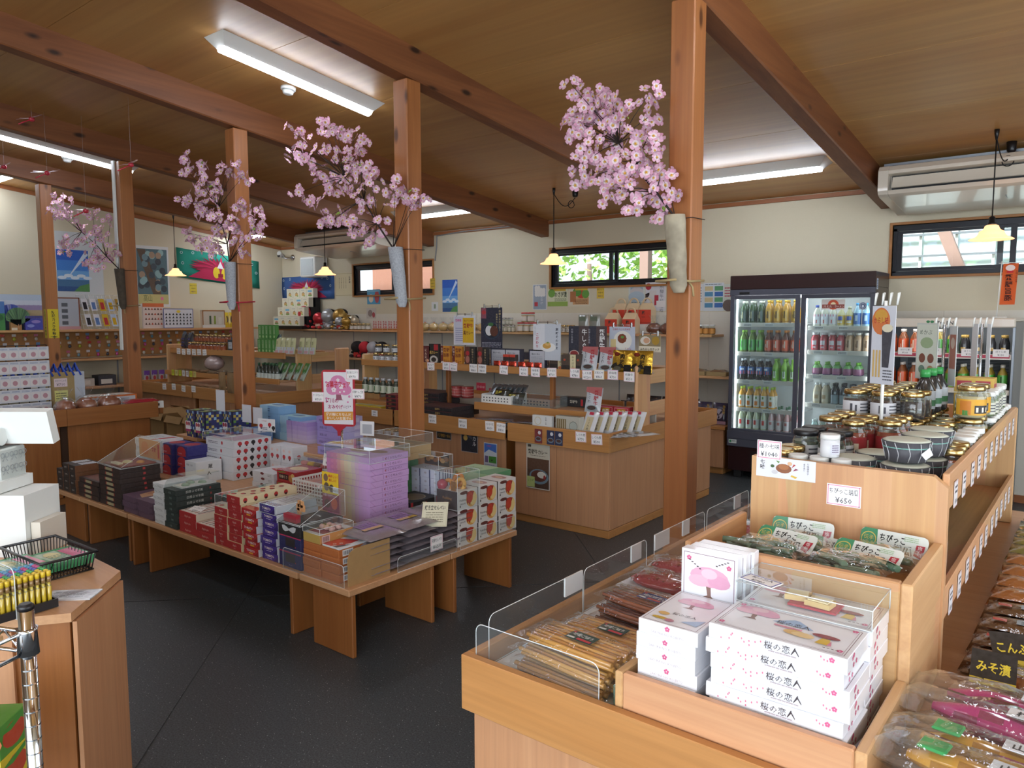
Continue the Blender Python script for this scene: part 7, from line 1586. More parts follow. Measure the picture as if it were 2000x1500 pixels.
part(tag(thing('riser_box','dark box carrying the ringed red tubs','box'),'dark box carrying the ringed red tubs','box'),'carton','dark',(-4.264-.06,4.56,TRZ,-4.264+.18,4.69,.766))
for i,(px_,z)in enumerate(((-3.971,.92),(-3.798,.885))):card('red_card','card',(px_-.1,4.70-.04*i,z),*FRONT,.10,.065,[('tc',.05,.022,.022,'旅の詩の店','#f0dcdc',.08)],'#b3203c',f'{("upper", "lower")[i]} crimson card with white lettering by red tubs')
m=MB();m.pack(.2,.14,.02,'#9fb4cf',0,6,5,crimp=.15);m.art((-.1,-.07,.0195),(1,0,0),(0,1,0),[('p',[(0,0),(.2,0),(.2,.07),(0,.05)],'#5a5a2a'),('r',.0,.11,.2,.03,'#3a62b0'),('p',[(.02,.04),(.1,.08),(.18,.06),(.15,.1),(.06,.1)],'#d4dde8')],eps=.0008);me=m.build('noodle_pack','wrap',link=False)
for i in range(4):tag(obj('noodle_pack',me,None,(-3.698+.14*i,4.30,.694+.012*(i%2)),.25),f'{nth(i, 4)} flat blue and white noodle pack in the curry tray','pack','blue and white noodle packs')
k=boxkind('white_booklet_box','box',.17,.03,.11,'#d4d6d4',front=[('ring',.05,.07,.03,.006,'#c9bfa4'),('v',.12,.1,.014,'飛騨の粥','#4a4a4a')]);k.put((-3.193,4.245,TRZ),0,'white box with pale ring emblem at front of tray')
k=boxkind('jelly_case','box',.20,.06,.12,'#b9b8ac',front=[('r',.01,.01,.08,.09,'#7a6a48')]+[('r',.022+.018*i,.012,.004,.085,'#c9c2a8')for i in range(4)]+[('e',.15,.055,.032,.036,'#a9b0a8',6),('ring',.15,.055,.034,.003,'#55605a')],mat='wrap');k.put((-2.993,4.25,TRZ),0,'clear-wrapped case with hexagon emblem in the curry tray')
k=pouchkind('rice_cake_pack','bag',.12,.17,.02,'#d4d6da',[('r',.03,.03,.06,.1,'#cbbd98'),('v',.06,.12,.022,'しぐれ煮','#3a2a22'),('r',.04,.145,.04,.02,'#c92a4a')],'gloss',.45)
row(k,6,(-2.748,4.26,.694),(.048,.045,.0),'leaning white pack with red seal','near the tray corner',rot=-.2,group='leaning white packs')
m=MB();m.pack(.13,.18,.018,'#d0d4d8',0,5,5,crimp=.1);m.art((-.055,-.07,.018),(1,0,0),(0,1,0),[('r',0,.04,.09,.07,'#17171a'),('r',.02,.0,.05,.04,'#7a4a24'),('tb',.01,.07,.022,'明がらし','#cfc9bd',.07)],eps=.0008);me=m.build('mustard_pack','wrap',link=False)
for i in range(5):tag(obj('mustard_pack',me,None,(-2.548+.05*i,4.31+.008*i,.694+.007*i),-.35),f'{nth(i, 5)} flat white pack with black label at the tray corner','pack','flat white packs at tray corner')
tagrow([(-4.152,None,'飛騨カレー','¥970'),(-3.829,None,'飛騨牛カルパス','¥920'),(-3.557,None,'とろろそば','¥650'),(-3.449,None,'そばつゆ','¥430'),(-2.75,P_,'しぐれ煮','¥770'),(-2.624,P_,'しぐれ煮','¥590')],4.2035,.69,'front edge of the curry counter','curry counter price cards')
for i,(x,c)in enumerate(((-3.107,'#7a2a2a'),(-3.001,'#23284a'),(-2.931,'#23284a'))):card('photo_card','card',(x,4.2035,.66),*FRONT,.065,.10,[('e',.0325,.03,.027,.018,'#6a7a8a'),('e',.0325,.032,.02,.011,'#4a2a20'),('e',.042,.075,.014,.014,'#cfcfd4',6)],c,f'{nth(i, 3)} small curry photo card on the counter fascia')
poster((-4.073,4.25,0.562),(1,0,0),.16,.06,[('tbc',.08,.02,.03,'八丁味噌らーめん','#b98a2a',.14),('l',.0,0,.16,.06,.004,'#c9cbd0')],'#151215','black ramen poster under the fascia, leftmost on the doors')
poster((-3.802,4.25,0.537),(1,0,0),.17,.155,[('e',.045,.11,.022,.022,'#c9a24e'),('vb',.135,.13,.04,'カル','#cfd0d4'),('p',[(.06,.12),(.1,.14),(.12,.1)],'#4a4c5a'),('l',0,0,.17,.155,.003,'#c9cbd0')],'#20202c','dark poster with a golden moon on the counter door')
poster((-3.591,4.25,0.453),(1,0,0),.13,.20,[('r',.006,.1,.118,.094,'#3f6fc4'),('p',[(.006,.12),(.05,.15),(.124,.13),(.124,.10),(.006,.10)],'#cfd9e4'),('r',.05,.05,.074,.05,'#3f8a2f'),('e',.08,.07,.008,.006,'#2a1c16'),('r',.012,.05,.03,.05,'#6a5a8a'),('t',.03,.17,.016,'飛騨牛','#c94a8a'),('n',.01,.008,.1,.03,3,'#5a6a9a')],'#cdd2da','poster of a green cattle pasture on the counter door')
poster((-3.144,4.25,0.434),(1,0,0),.205,.335,[('r',.006,.12,.193,.1,'#5a3c28'),('r',.006,.006,.193,.13,'#4a3020'),('e',.11,.09,.085,.055,'#6a8494',20),('e',.11,.095,.07,.042,'#5a2a1c',18),('e',.135,.105,.04,.024,'#d4d2c8'),('e',.16,.09,.01,.016,'#9a2a2a'),('tbc',.1,.255,.036,'飛騨牛カレー','#3a3020',.17),('n',.03,.235,.14,.01,1,'#7a7060'),('r',.012,.30,.03,.018,'#4a4030'),('r',.004,.01,.07,.075,'#b4c47a'),('t',.012,.05,.02,'どうぞ','#4a6a2a'),('l',0,0,.205,.335,.003,'#dcdcd8')],'#c9c2b0','large curry poster with green note on the counter door')
# --- left unit of that counter: jars and bottles
kj=jarkind('paste_jar','jar',.03,.06,'#1c1f1a','gold','#d9dbe0',art=TXT,n=12)
row(kj,5,(-5.28,4.62,UZ),(.085,0,0),'small dark jar with white label','on the upper shelf behind the third post',group='small dark jars');row(kj,3,(-5.26,4.63,UZ+.077),(.11,0,0),'stacked dark jar','on top of the small jars',group='stacked dark jars')
kbt=bottle('tea_jar',.032,.125,'#22301c','#c9d0bc','#b9bcc0',nr=.6,sh=.72,art=VT('#4a7a4a'),n=12);row(kbt,8,(-5.30,4.50,TRZ+.12),(.082,0,0),'dark bottle with pale green label','in the row left of the third post',group='pale-labelled dark bottles')
part(tag(thing('riser_shelf','wooden riser under the row of dark bottles','shelf'),'wooden riser under the row of dark bottles','shelf'),'board','lamh_x',(-5.36,4.44,TRZ,-4.68,4.56,.751))
k=boxkind('yellow_box','box',.13,.1,.045,'#c9ae1c',front=[('r',.01,.008,.11,.026,'#2a241c')],top=[('r',.012,.012,.106,.076,'#b9b48a')]);row(k,3,(-5.22,4.25,TRZ),(.138,0,0),'yellow framed black box','in the left tray of the curry counter',group='yellow framed boxes')
k=boxkind('red_black_box','box',.13,.12,.032,'#7a1f24',front=[('r',.01,.005,.11,.02,'#1c1214'),('t',.03,.01,.014,'飛騨牛','#c9863c',.07)]);stack(k,5,(-4.729,4.235,TRZ),.0323,'red and black beef box','left of the third post',group='red and black beef boxes')
price((-4.839,4.2035,.685),*FRONT,'飛騨牛','¥890','on the left tray behind the red sign',None)
# --- green tea counter (left of the second post)
G1,G2=1.1185,.8485
kk=boxkind('green_tea_carton','box',.058,.04,.15,'#4a8a3a',front=[('r',.015,.05,.028,.085,'#8ab07a'),('v',.029,.13,.02,'抹茶','#2a5a24'),('e',.029,.025,.014,.014,'#a9c98a')])
row(kk,5,(-7.215,4.63,G1),(.066,0,0),'green tea carton, lower level','just right of second post',group='green tea cartons');row(kk,5,(-7.215,4.64,G1+.151),(.066,0,0),'green tea carton, upper level','just right of second post',group='green tea cartons')
k=pouchkind('seaweed_bag','bag',.15,.20,.06,'#1c3a38',[('r',.06,.03,.035,.11,'#c9cdc4'),('v',.078,.13,.026,'川海苔','#22322a'),('e',.045,.135,.022,.016,'#c97a1c')],'wrap');k.put((-6.923,4.68,G1),.05,'dark green seaweed bag with orange seal on the rack');
k=pouchkind('tea_bag_pack','bag',.085,.17,.03,'#c9c99a',[('r',0,0,.085,.07,'#ccd0d8'),('r',.01,.005,.06,.03,'#d9a9ac'),('v',.045,.13,.018,'桜茶','#5a5a3a')],'gloss',.12)
row(k,4,(-6.774-.1,4.645,G1),(.088,0,0),'pale yellow tea pack','on the upper rack',group='pale yellow tea packs');row(k,3,(-6.568,4.72,G1),(.1,0,0),'pale yellow tea pack in the raised rear rank','on the upper rack',group='pale yellow tea packs')
kgb=bottle('sauce_bottle',.03,.15,'#16241a','#c9d2cc','#2a5a34',nr=.4,sh=.62,lz=(.06,.42),n=12);row(kgb,6,(-7.1,4.57,G2),(.066,0,0),'dark green sauce bottle','by the second post',group='dark green sauce bottles',rows=2,dr=(0,.07,0))
k=pouchkind('wasabi_pack','bag',.11,.19,.03,'#b4c4b4',[('p',[(0,.19),(.11,.19),(.11,.09),(.06,.06),(0,.1)],'#5a9a4a'),('e',.05,.14,.035,.025,'#a9b48a'),('r',.02,.01,.06,.05,'#dfe4e2')],'wrap',.45)
row(k,5,(-6.818,4.56,G2),(.09,.02,0),'leaning green and white wasabi pack','on the lower rack shelf',rot=-.25,group='wasabi packs')
kam=jarkind('honey_jar','jar',.034,.075,'#7a3410','gold','#9a4a18',n=12,full=.9)
row(kam,10,(-8.615,4.63,G1),(.08,0,0),'amber honey jar, lower level','on the honey rack',group='amber honey jars');row(kam,9,(-8.586,4.70,G1+.09),(.085,0,0),'amber honey jar, upper level','on the honey rack',group='amber honey jars')
part(tag(thing('riser_shelf','low riser behind the amber honey jars','shelf'),'low riser behind the amber honey jars','shelf'),'board','lamh_x',(-8.78,4.667,G1,-7.6,4.76,G1+.0895))
k=pouchkind('berry_bag','bag',.12,.2,.05,'#1a1a2c',[('e',.03+.03*(i%3),.04+.04*(i//3),.01,.01,'#3a3a7a')for i in range(9)],'wrap',.1,crimp=.2);row(k,2,(-8.822,4.65,G1),(.13,0,0),'dark berry bag','left of the honey jars',group='dark berry bags')
k=boxkind('can_box','box',.1,.06,.13,'#2c3440',front=[('r',.015,.03,.07,.07,'#c4c8cc'),('n',.02,.04,.06,.05,3,'#5a5c66')]);row(k,2,(-7.818,4.63,G1),(.11,0,0),'slate box with white label','right of the honey jars',group='slate boxes')
m=MB();m.pack(.17,.13,.03,'#8a7250',0,5,5,crimp=.25);me=m.build('cracker_pack','wrap',link=False)
for i in range(9):tag(obj('cracker_pack',me,None,(-8.80+.175*i,4.62,G2+.001),.1*(i%3)),f'{nth(i, 9)} flat brown cracker pack on the lower honey rack shelf','pack','flat brown cracker packs')
for i in range(11):tag(obj('cracker_pack',me,None,(-9.05+.18*i,4.40,.6915),.15*(i%2)),f'{nth(i, 11)} flat cracker pack in the tray below the honey rack','pack','cracker packs in the tray')
m=MB();m.blob((0,0,.09),.12,'#b09a98',sc=(1.3,.8,.75),rnd=.08,n=12,m=8);tag(obj('bean_bag',m.build('bean_bag','wrap',link=False),None,(-8.164,4.66,G2+.03),0),'large clear bag of pinkish beans on the honey rack','bag')
tagrow([(-8.86+.12*i,None,'はちみつ','¥%d'%(650+110*i))for i in range(6)],4.5985,1.09,'honey rack edge','honey rack price cards')
for i in range(7):card('price_tag','price tag',(-8.864+.085*i,4.5185,.835),*FRONT,.06,.07,[('n',.01,.02,.04,.035,3,'#6a6a3a')],('#c9d42a','#d4d08a','#c4d42a','#dcdce0','#dcdce0','#d0d43a','#d4c87a')[i],f'{nth(i, 7)} yellow or white tag on the lower honey rack shelf',group='yellow price tags')
tagrow([(-8.609+.22*i,None,'せんべい','¥%d'%(380+60*i))for i in range(4)],4.2785,.70,'tray edge before the kraft cartons','cracker tray price cards')
for i,(y,z)in enumerate(((4.55,.66),(4.62,.60))):
 t=thing('hanging_cracker_bag',f'{("left", "right")[i]} brown cracker bag hanging beside the second post','bag',(-7.191+.16*i,4.20,.6))
 m=MB();m.pack(.13,.21,.03,'#8a6a44',0,6,6,crimp=.15);m.v=[(x,-z,yy+.105+.12)for x,yy,z in m.v];m.build('contents','wrap',t)
 m=MB();m.tube([(0,.05,.62-.28),(0,-.0,.345)],.003,5);m.build('hook','steel',t)
M_=[('tallow',0)]
# --- long shelf on the far wall
FS=1.3222
k=boxkind('picture_box','box',.165,.10,.15,'#dcd9c4',front=[('n',.03,.11,.08,.02,2,'#9aa0a4'),('p',[(.05,.03),(.12,.03),(.12,.06),(.085,.085),(.05,.06)],'#c9a05a'),('p',[(.04,.058),(.085,.095),(.13,.058),(.085,.08)],'#7a5a3a'),('e',.11,.03,.02,.012,'#8aa84a')])
k_b=boxkind('picture_box','box',.165,.10,.15,'#dcd9c4',front=[('r',.03,.09,.1,.03,'#6ab0d4'),('e',.085,.05,.04,.028,'#b9846a'),('e',.085,.035,.05,.014,'#7a9a4a')])
t=thing('display_step','black stepped stand under the cream picture boxes','stand');
for r in range(4):part(t,'step','blackplastic',(-10.12+.0*r,6.80+.085*r-.0,FS+(.0 if r else 0),-9.42,6.80+.085*(r+1)-.001,FS+.05+.142*r),b=0)
for r in range(4):
 for c in range(4):(k if(r*3+c*5)%4 else k_b).put((-10.11+.17*c,6.795+.085*r-.02,FS+.0505+.142*r),0,f'cream picture box with a house print, {ORD[r]} row up, {nth(c, 4)} in row','cream picture boxes',(1,.8,.93))
def plush(loc,col,face,s,label,satin=True):
 t=thing('plush_doll',label,'toy',loc,0,'plush dolls');mt='satin' if satin else 'plush'
 m=MB();m.blob((0,0,.17*s),.10*s,col,n=14,m=10,sc=(1,.95,.95));m.build('head',mt,t)
 m=MB();m.blob((0,.02*s,.205*s),.085*s,'#17161a',n=12,m=8,sc=(1.02,.95,.7));m.build('cap','plush',t)
 m=MB();m.blob((0,0,.055*s),.07*s,face,n=12,m=8,sc=(1,.85,.8));m.build('body',mt,t)
 for sx in(-1,1):
  m=MB();m.blob((sx*.08*s,-.05*s,.03*s),.032*s,col,n=8,m=6,sc=(.9,1.5,.8));m.build('leg',mt,t)
  m=MB();m.blob((sx*.085*s,-.02*s,.085*s),.026*s,col,n=8,m=6,sc=(1.3,.9,.8));m.build('arm',mt,t)
for i,(px_,c,f,s,lab)in enumerate(((-9.559,'#c41f2c','#c9c4b4',1.35,'large red plush doll in a clear bag'),(-9.206,'#c41f2c','#d9b0a0',.95,'smaller red plush doll in a clear bag'),(-9.043,'#b4b9c0','#b9bcc4',1.15,'silver plush doll with a black cap'),(-8.77,'#b08a3a','#a8843a',1.15,'large gold plush doll with a black cap'),(-8.694,'#b4b9c0','#c9342c',.7,'small silver plush doll in front'),(-8.544,'#b98f34','#b98f34',.7,'small gold plush doll in front'),(-8.522,'#c9bfa8','#b98f34',.8,'small cream plush doll with black cap'),(-8.661,'#b98f34','#23201c',.8,'dark gold plush doll at the back'))):
 plush((px_,(6.98,6.95,7.0,7.0,6.92,6.92,7.04,7.06)[i],FS),c,f,s,lab+' on the long far shelf')
for i in range(4):plush((-8.35+.17*i,6.95,.9245),('#1c191c','#c92a3a','#b9bcc4','#1c191c')[i],('#c9342c','#17161a','#c9342c','#c9342c')[i],.9,f'{ORD[i]} plush doll from the left on the second far shelf',False)
kjs=jarkind('sweets_jar','jar',.035,.075,'#b98a4a','gold','#d9d4cc',n=12);row(kjs,5,(-8.42,6.93,FS),(.085,0,0),'small jar of sweets','right of the plush dolls',group='small sweets jars')
k=boxkind('striped_gift_box','box',.10,.08,.13,'#d9d2cc',front=[('vb',.03,.125,.034,'飛騨高山','#c02a2c'),('vb',.072,.125,.034,'名物菓子','#c02a2c'),('r',0,0,.1,.022,'#b9742a')],right=[('r',0,0,.08,.13,'#d0c9c4')]);row(k,8,(-7.98,6.92,FS),(.104,0,0),'red-lettered white gift box','left of the third post on far shelf',group='red-lettered gift boxes')
def bagged(col,body,s=1.0):
 m=MB();m.blob((0,0,.05*s),.07*s,body,n=10,m=7,sc=(1.1,.8,.75),rnd=.1);con=m.build('contents','gloss',link=False)
 m=MB();m.blob((0,0,.055*s),.08*s,'#ffffff',n=12,m=8,sc=(1.1,.8,.8),rnd=.08)
 for i in range(10):
  a=2*PI*i/10;m.face([(.012*math.cos(a),.012*math.sin(a),.11*s),(.012*math.cos(a+.7),.012*math.sin(a+.7),.11*s),(.055*s*math.cos(a+.6),.045*s*math.sin(a+.6),.17*s),(.055*s*math.cos(a+.1),.045*s*math.sin(a+.1),.175*s)])
 fl=m.build('wrapped_sweets','film',link=False)
 m=MB();m.lathe([(.014,.104*s),(.014,.114*s)],8,col);return Kind('wrapped_sweets','bag',con,[('cellophane',fl),('ribbon',m.build('ribbon','card',link=False))])
row(bagged('#d9622c','#c9a86a'),7,(-6.98,6.95,FS),(.165,0,0),'cellophane bag of golden crackers','behind the yellow curry sign',group='bags of golden crackers')
kv=jarkind('clear_spice_jar','jar',.024,.07,'#a8a48a','steel','#c9c4b4',n=10);row(kv,5,(-5.72,6.93,FS),(.056,0,0),'slim clear spice jar, lower','right of the dark curry sign',group='slim spice jars');row(kv,4,(-5.70,6.94,FS+.0845),(.056,0,0),'slim clear spice jar, upper','right of the dark curry sign',group='slim spice jars')
kr_=jarkind('red_lid_jar','jar',.042,.10,'#c99a5a','whiteplastic','#dcd6cc',lidcol='#c02a34',n=12,neck=.95);M['redlid']=plain('red_lid','#c02a34',.35)
kr_.parts[1]=('lid',kr_.parts[1][1].copy());kr_.parts[1][1].materials[0]=M['redlid']
row(kr_,3,(-5.38,6.93,FS),(.092,0,0),'nut jar with red lid, lower','on the far shelf',group='red-lidded nut jars');row(kr_,2,(-5.33,6.94,FS+.1145),(.092,0,0),'nut jar with red lid, upper','on the far shelf',group='red-lidded nut jars')
row(jarkind('oil_jar','jar',.026,.07,'#9a6a2a','gold','#d4d0c4',art=TXT,n=10),8,(-5.08,6.93,FS),(.062,0,0),'little gold-capped oil jar','left of the red handle boxes',group='gold-capped oil jars')
k=pouchkind('walnut_bag','bag',.13,.2,.05,'#8a8f88',[('r',.02,.13,.09,.05,'#6a7a6a')],'wrap',.0,crimp=.25);row(k,2,(-4.52,6.95,FS),(.15,0,0),'clear green-topped bag','left of the red handle boxes',group='green-topped bags')
def handle_box():
 m=MB();w,d,h=.15,.11,.15
 m.box(0,0,0,w,d,h,'#d9c09a',faces={'-y':'#cf3a20'});m.art((0,0,0),*FRONT,[('vb',.06,.14,.045,'和一','#1c1614'),('r',0,.0,.15,.02,'#b9301c')])
 m.mesh([(0,0,h),(w,0,h),(w,d,h),(0,d,h),(.01,d/2,h+.07),(w-.01,d/2,h+.07)],[(0,1,5,4),(2,3,4,5),(1,2,5),(3,0,4)],'#dcc49e')
 b_=m.build('handle_box','card',link=False)
 m=MB();R=.05
 m.tube([(w/2+R*math.cos(a),d/2,h+.07+R*math.sin(a))for a in[PI*i/12 for i in range(13)]],.009,6,'#dcc49e');return Kind('handle_box','box',b_,[('handle',m.build('handle','card',link=False))])
k=handle_box();row(k,2,(-4.22,6.90,FS),(.215,0,0),'red and cream handle box in front','on the far shelf',group='red handle boxes')
row(k,3,(-4.20,7.03,FS+.10),(.157,0,0),'raised red and cream handle box','on the far shelf',group='red handle boxes')
part(tag(thing('riser_box','white riser lifting the rear red handle boxes','box'),'white riser lifting the rear red handle boxes','box'),'carton','white',(-4.22,7.03,FS,-3.72,7.16,FS+.0995))
row(bagged('#c9a24e','#6a3418',1.1),4,(-3.66,6.95,FS),(.15,0,0),'cellophane bag of brown fried snacks','left of the nearest post, far shelf',group='bags of brown snacks')
ksm=jarkind('seasoning_jar','jar',.03,.085,'#8a5a2a','whiteplastic','#c98a3a',n=10);row(ksm,5,(-3.28+.0,6.93,FS-.0),(.066,0,0),'seasoning jar with white lid','left of the drinks fridge',group='seasoning jars')
# second far shelf and low cabinet beside the fridge
m=MB();
for i in range(2):
 t=thing('woven_tray',f'{("left", "right")[i]} woven tray of snacks on the shelf beside the fridge','tray',(-3.16+.22*i,6.95,.9245));part(t,'tray_rim','rope',(-.1,-.09,0,.1,-.08,.04),(-.1,.08,0,.1,.09,.04),(-.1,-.08,0,-.09,.08,.04),(.09,-.08,0,.1,.08,.04),(-.09,-.08,0,.09,.08,.006));m=MB();m.pack(.17,.15,.05,'#8a6a4a',0,6,6,crimp=.3);o=m.build('snacks','wrap',t);o.location=(0,0,.008)
k=pouchkind('purple_snack_bag','bag',.15,.21,.05,'#2f2a4a',[('e',.075,.1,.04,.05,'#b9b9cc'),('vb',.12,.19,.03,'信玄味','#c9a23a'),('r',.0,.0,.15,.03,'#a88aa0')],'gloss',.2)
row(k,2,(-3.05,6.84,.4605),(.16,0,0),'purple snack bag','on the low cabinet beside the fridge',group='purple snack bags');k=pouchkind('dark_snack_bag','bag',.13,.16,.05,'#2a262c',[('r',.02,.04,.09,.06,'#8a868c')],'wrap',.25);row(k,6,(-3.95,6.86,.4605),(.14,0,0),'dark snack bag','on the low cabinet, rear rank',group='dark snack bags',rows=2,dr=(.02,.1,.06))
for i in range(9):boxkind('carton','box',.2,.16,.12+.02*(i%3),('#3a3a4a','#8a3a3a','#c9b98a','#6a5a7a')[i%4],front=[('r',.02,.02,.12,.06,'#d4d2cc'),('n',.03,.03,.1,.04,3,'#55555f')]).put((-7.55+.26*i,6.9,.9245),0,f'{nth(i, 9)} carton on the second far shelf behind the curry counter','cartons on second far shelf')

# ================================================================== till, side counter, left wall
random.seed(51)
V3=Vector
A,B,C=V3((-2.406,0.708,0.855)),V3((-2.414,0.852,0.855)),V3((-2.161,0.865,0.855))
D=A+C-B
t=thing('wire_basket','black wire basket of green booklets on the till counter','basket')
cen=(A+B+C+D)/4
low=[V3((cen.x+(p.x-cen.x)*.9,cen.y+(p.y-cen.y)*.9,RZ+.004))for p in(A,B,C,D)]
m=MB();up=[A,B,C,D]
m.tube(up+[A],.004,6);m.tube(low+low[:1],.0025,5);m.build('rim','blackplastic',t)
m=MB()
for i in range(4):
 n=16 if i%2==0 else 13
 for k in range(n):
  u=(k+.5)/n;m.tube([up[i].lerp(up[(i+1)%4],u),low[i].lerp(low[(i+1)%4],u)],.0014,4)
for k in range(14):u=(k+.5)/14;m.tube([low[0].lerp(low[1],u),low[3].lerp(low[2],u)],.0014,4)
m.build('wire','blackplastic',t)['kind']='stuff'
ud=(B-A).normalized();vd=V3((-ud.y,ud.x,0))
for i in range(2):
 o=cen+ud*(-.085+.115*i);o.z=RZ+.008
 for q in range(5-i):
  m=MB();m.box(-.055,-.07,0,.055,.07,.006,'#3f9a62');m.art((-.05,-.065,.006),(1,0,0),(0,1,0),[('r',0,.01,.055,.11,'#a9c4b0'),('r',.058,.015,.04,.1,'#d9749a'),('e',.03,.08,.02,.03,'#e0d9a4'),('n',.01,.03,.05,.05,4,'#5a8a6a')])
  b_=m.build('booklet','gloss');b_.matrix_world=Matrix.Translation(o+V3((.002*q,.001*q,.0063*q)))@Matrix.Rotation(math.atan2(ud.y,ud.x)+.02*q,4,'Z')
  tag(b_,f'green booklet, {("bottom", "second up", "third up", "fourth up", "top")[q] if q < 4 - i else "top"}, {("left", "right")[i]} pile in the wire basket','booklet','green booklets')
# pens in a black tray with an acrylic shield
E0,G0=V3((-1.954,0.596,0.802)),V3((-1.961,0.689,0.802))
pu=(G0-E0).normalized();pv=V3((-pu.y,pu.x,0));L=(G0-E0).length
t=thing('pen_tray','black tray holding rows of yellow pens on the till counter','tray',G0,math.atan2(pu.y,pu.x))
part(t,'tray_base','blackplastic',(-L-.05,-.004,0,0,.11,.006),(-L-.05,-.004,.006,0,0,.02),(-.004,0,.006,0,.11,.02),b=0)
CAP=['#d9b81c','#d9b81c','#2fa04a','#4a5ab0','#c94a8a','#4a9ac4']
m=MB();m.lathe([(.0045,0),(.0052,.01),(.0052,.045),(.0035,.048),(.0035,.055)],8,['#b9a01c','#c4a81e','#8a7a2a','#c9b44a']);m.lathe([(.005,.0551),(.005,.07)],8,'#8a6a3a');pen=m.build('pen','liquid',link=False)
caps=[]
for c in CAP:m=MB();m.lathe([(.0056,.0701),(.0056,.082),(.004,.083)],8,c);caps.append(m.build('cap','plastic',link=False))
npx=int((L+.04)/.0128)
for j in range(7):
 for i in range(npx):
  p=G0-pu*(.012+.0128*i)+pv*(.012+.0145*j);p.z=RZ+.0088
  o=obj('pen',pen,None,p,0);tag(o,f'yellow pen, {nth(i, npx, "rightmost", "leftmost")} in {("front", "second", "third", "fourth", "fifth", "sixth", "rear")[j]} row of the black tray','pen','yellow pens');obj('cap',caps[min(5,max(0,j-(i+j)%2))],o)
t=guard(tuple(G0-pu*L+V3((0,0,0))+pv*-.008),tuple(pv),.14,.12,'clear upright guard beside the pen tray')
m=MB();m.box(-.06,-.035,0,.06,.035,.003,'#c9ccd2');m.art((-.06,-.035,.003),(1,0,0),(0,1,0),[('r',.01,.01,.1,.05,'#b9bec8'),('n',.015,.015,.08,.04,4,'#7a7f8a')]);o=m.build('sample_packet','wrap');o.location=V3((-2.013,0.74,0.8));o.rotation_euler=(0,0,.75);tag(o,'small clear packet lying on the till counter by the pens','packet')
# receipt machine, ribbon-print box, monitor
t=thing('till_machine','white till machine at the left edge behind the wire basket','till')
def skew(name,mat,pts,z0,z1,inset=.0):
 return prism(pts,z0,z1,name,mat,t)
d1=V3((.80,.60,0)).normalized();d2=V3((-d1.y,d1.x,0));O=V3((-2.45,.80,0))
def qd(o,a0,a1,b0,b1):return[tuple((o+d1*a+d2*b)[:2])for a,b in((a0,b0),(a1,b0),(a1,b1),(a0,b1))]
for a0,a1 in((-.62,-.262),(-.258,-.168),(-.164,.0)):skew('casing','whiteplastic',qd(O,a0,a1,-.02,.14),RZ+.0005,RZ+.185)
skew('gap_strip','greyplastic',qd(O,-.60,-.02,-.015,.135),RZ+.001,RZ+.182);skew('side_flap','ivory',qd(O,.002,.03,.0,.12),RZ+.0005,RZ+.10)
t=thing('ribbon_box','pale box with ribbon pattern standing on the white till machine','box',tuple(O+d1*-.21+d2*.02+V3((0,0,RZ+.1855))),math.atan2(d1.y,d1.x))
w,h=.115,.125
m=MB();m.box(0,0,0,w,w,h,'#c3cbc8',b=.004)
rib=[]
for i in range(3):
 for j in range(3):
  x,y=.022+.036*i,.022+.04*j
  rib+=[('ring',x-.009,y+.004,.008,.002,'#9aa3a8'),('ring',x+.009,y+.004,.008,.002,'#9aa3a8'),('e',x,y,.003,.003,'#9aa3a8',8),('p',[(x,y),(x+.012,y-.013),(x+.009,y-.014)],'#9aa3a8'),('p',[(x,y),(x-.009,y-.014),(x-.012,y-.013)],'#9aa3a8')]
m.art((0,0,0),*FRONT,rib);m.art((w,0,0),*SIDE,rib);m.build('carton','card',t)
m=MB();m.box(.01,.01,h+.0002,w-.01,w-.01,h+.001,'#5a5f5c');m.build('opening','card',t)
t=thing('till_monitor','white till monitor seen from behind at the left edge','monitor')
O2=O+d1*-.02+d2*.10
m=MB();c_=O2+d1*-.22+V3((0,0,1.172));m.obox(c_,(d1,(d2*.97+V3((0,0,.25))).normalized(),d1.cross((d2*.97+V3((0,0,.25))).normalized())),.26,.016,.052);m.build('screen_back','whiteplastic',t)
m=MB();m.tube([c_+d1*-.2+V3((0,0,-.03))-d2*.03,c_+d1*.12+V3((0,0,-.03))-d2*.03],.026,12);m.build('hinge','whiteplastic',t)
skew('stand','whiteplastic',qd(O2,-.30,-.16,-.08,.02),1.02,1.135);skew('foot','whiteplastic',qd(O2,-.34,-.06,-.12,.04),RZ+.187,1.0195)
# chrome wire rack, very near
pr0=(-1.445,.457)
t=thing('wire_rack','chrome wire rack post and shelf at the bottom left corner','rack')
m=MB();m.lathe([(.0125,.0),(.0125,.995)],16,c=(*pr0,0));[m.lathe([(.0128,z),(.0128,z+.0025)],16,c=(*pr0,0),cap0=False,cap1=False)for z in[.1+.0254*i for i in range(33)]];m.build('post','chrome',t)
m=MB();m.lathe([(.0132,.9955),(.0132,1.002),(.009,1.006)],16,c=(*pr0,0));m.build('post_cap','blackplastic',t)
m=MB();m.lathe([(.0175,.915),(.0155,.955),(.017,.962)],16,c=(*pr0,0));m.build('collar','chrome',t)
m=MB()
for z in(.955,.918):m.tube([(pr0[0]-.012,pr0[1]-.005,z),(pr0[0]-.5,pr0[1]-.22,z)],.0032,6);m.tube([(pr0[0]+.004,pr0[1]-.014,z),(pr0[0]+.2,pr0[1]-.45,z)],.0032,6)
m.tube([(pr0[0]-.012-.49*u,pr0[1]-.005-.215*u,.918+(.035 if k%2 else 0))for k,u in enumerate([i/14 for i in range(15)])],.0022,5);m.build('shelf_wire','chrome',t)
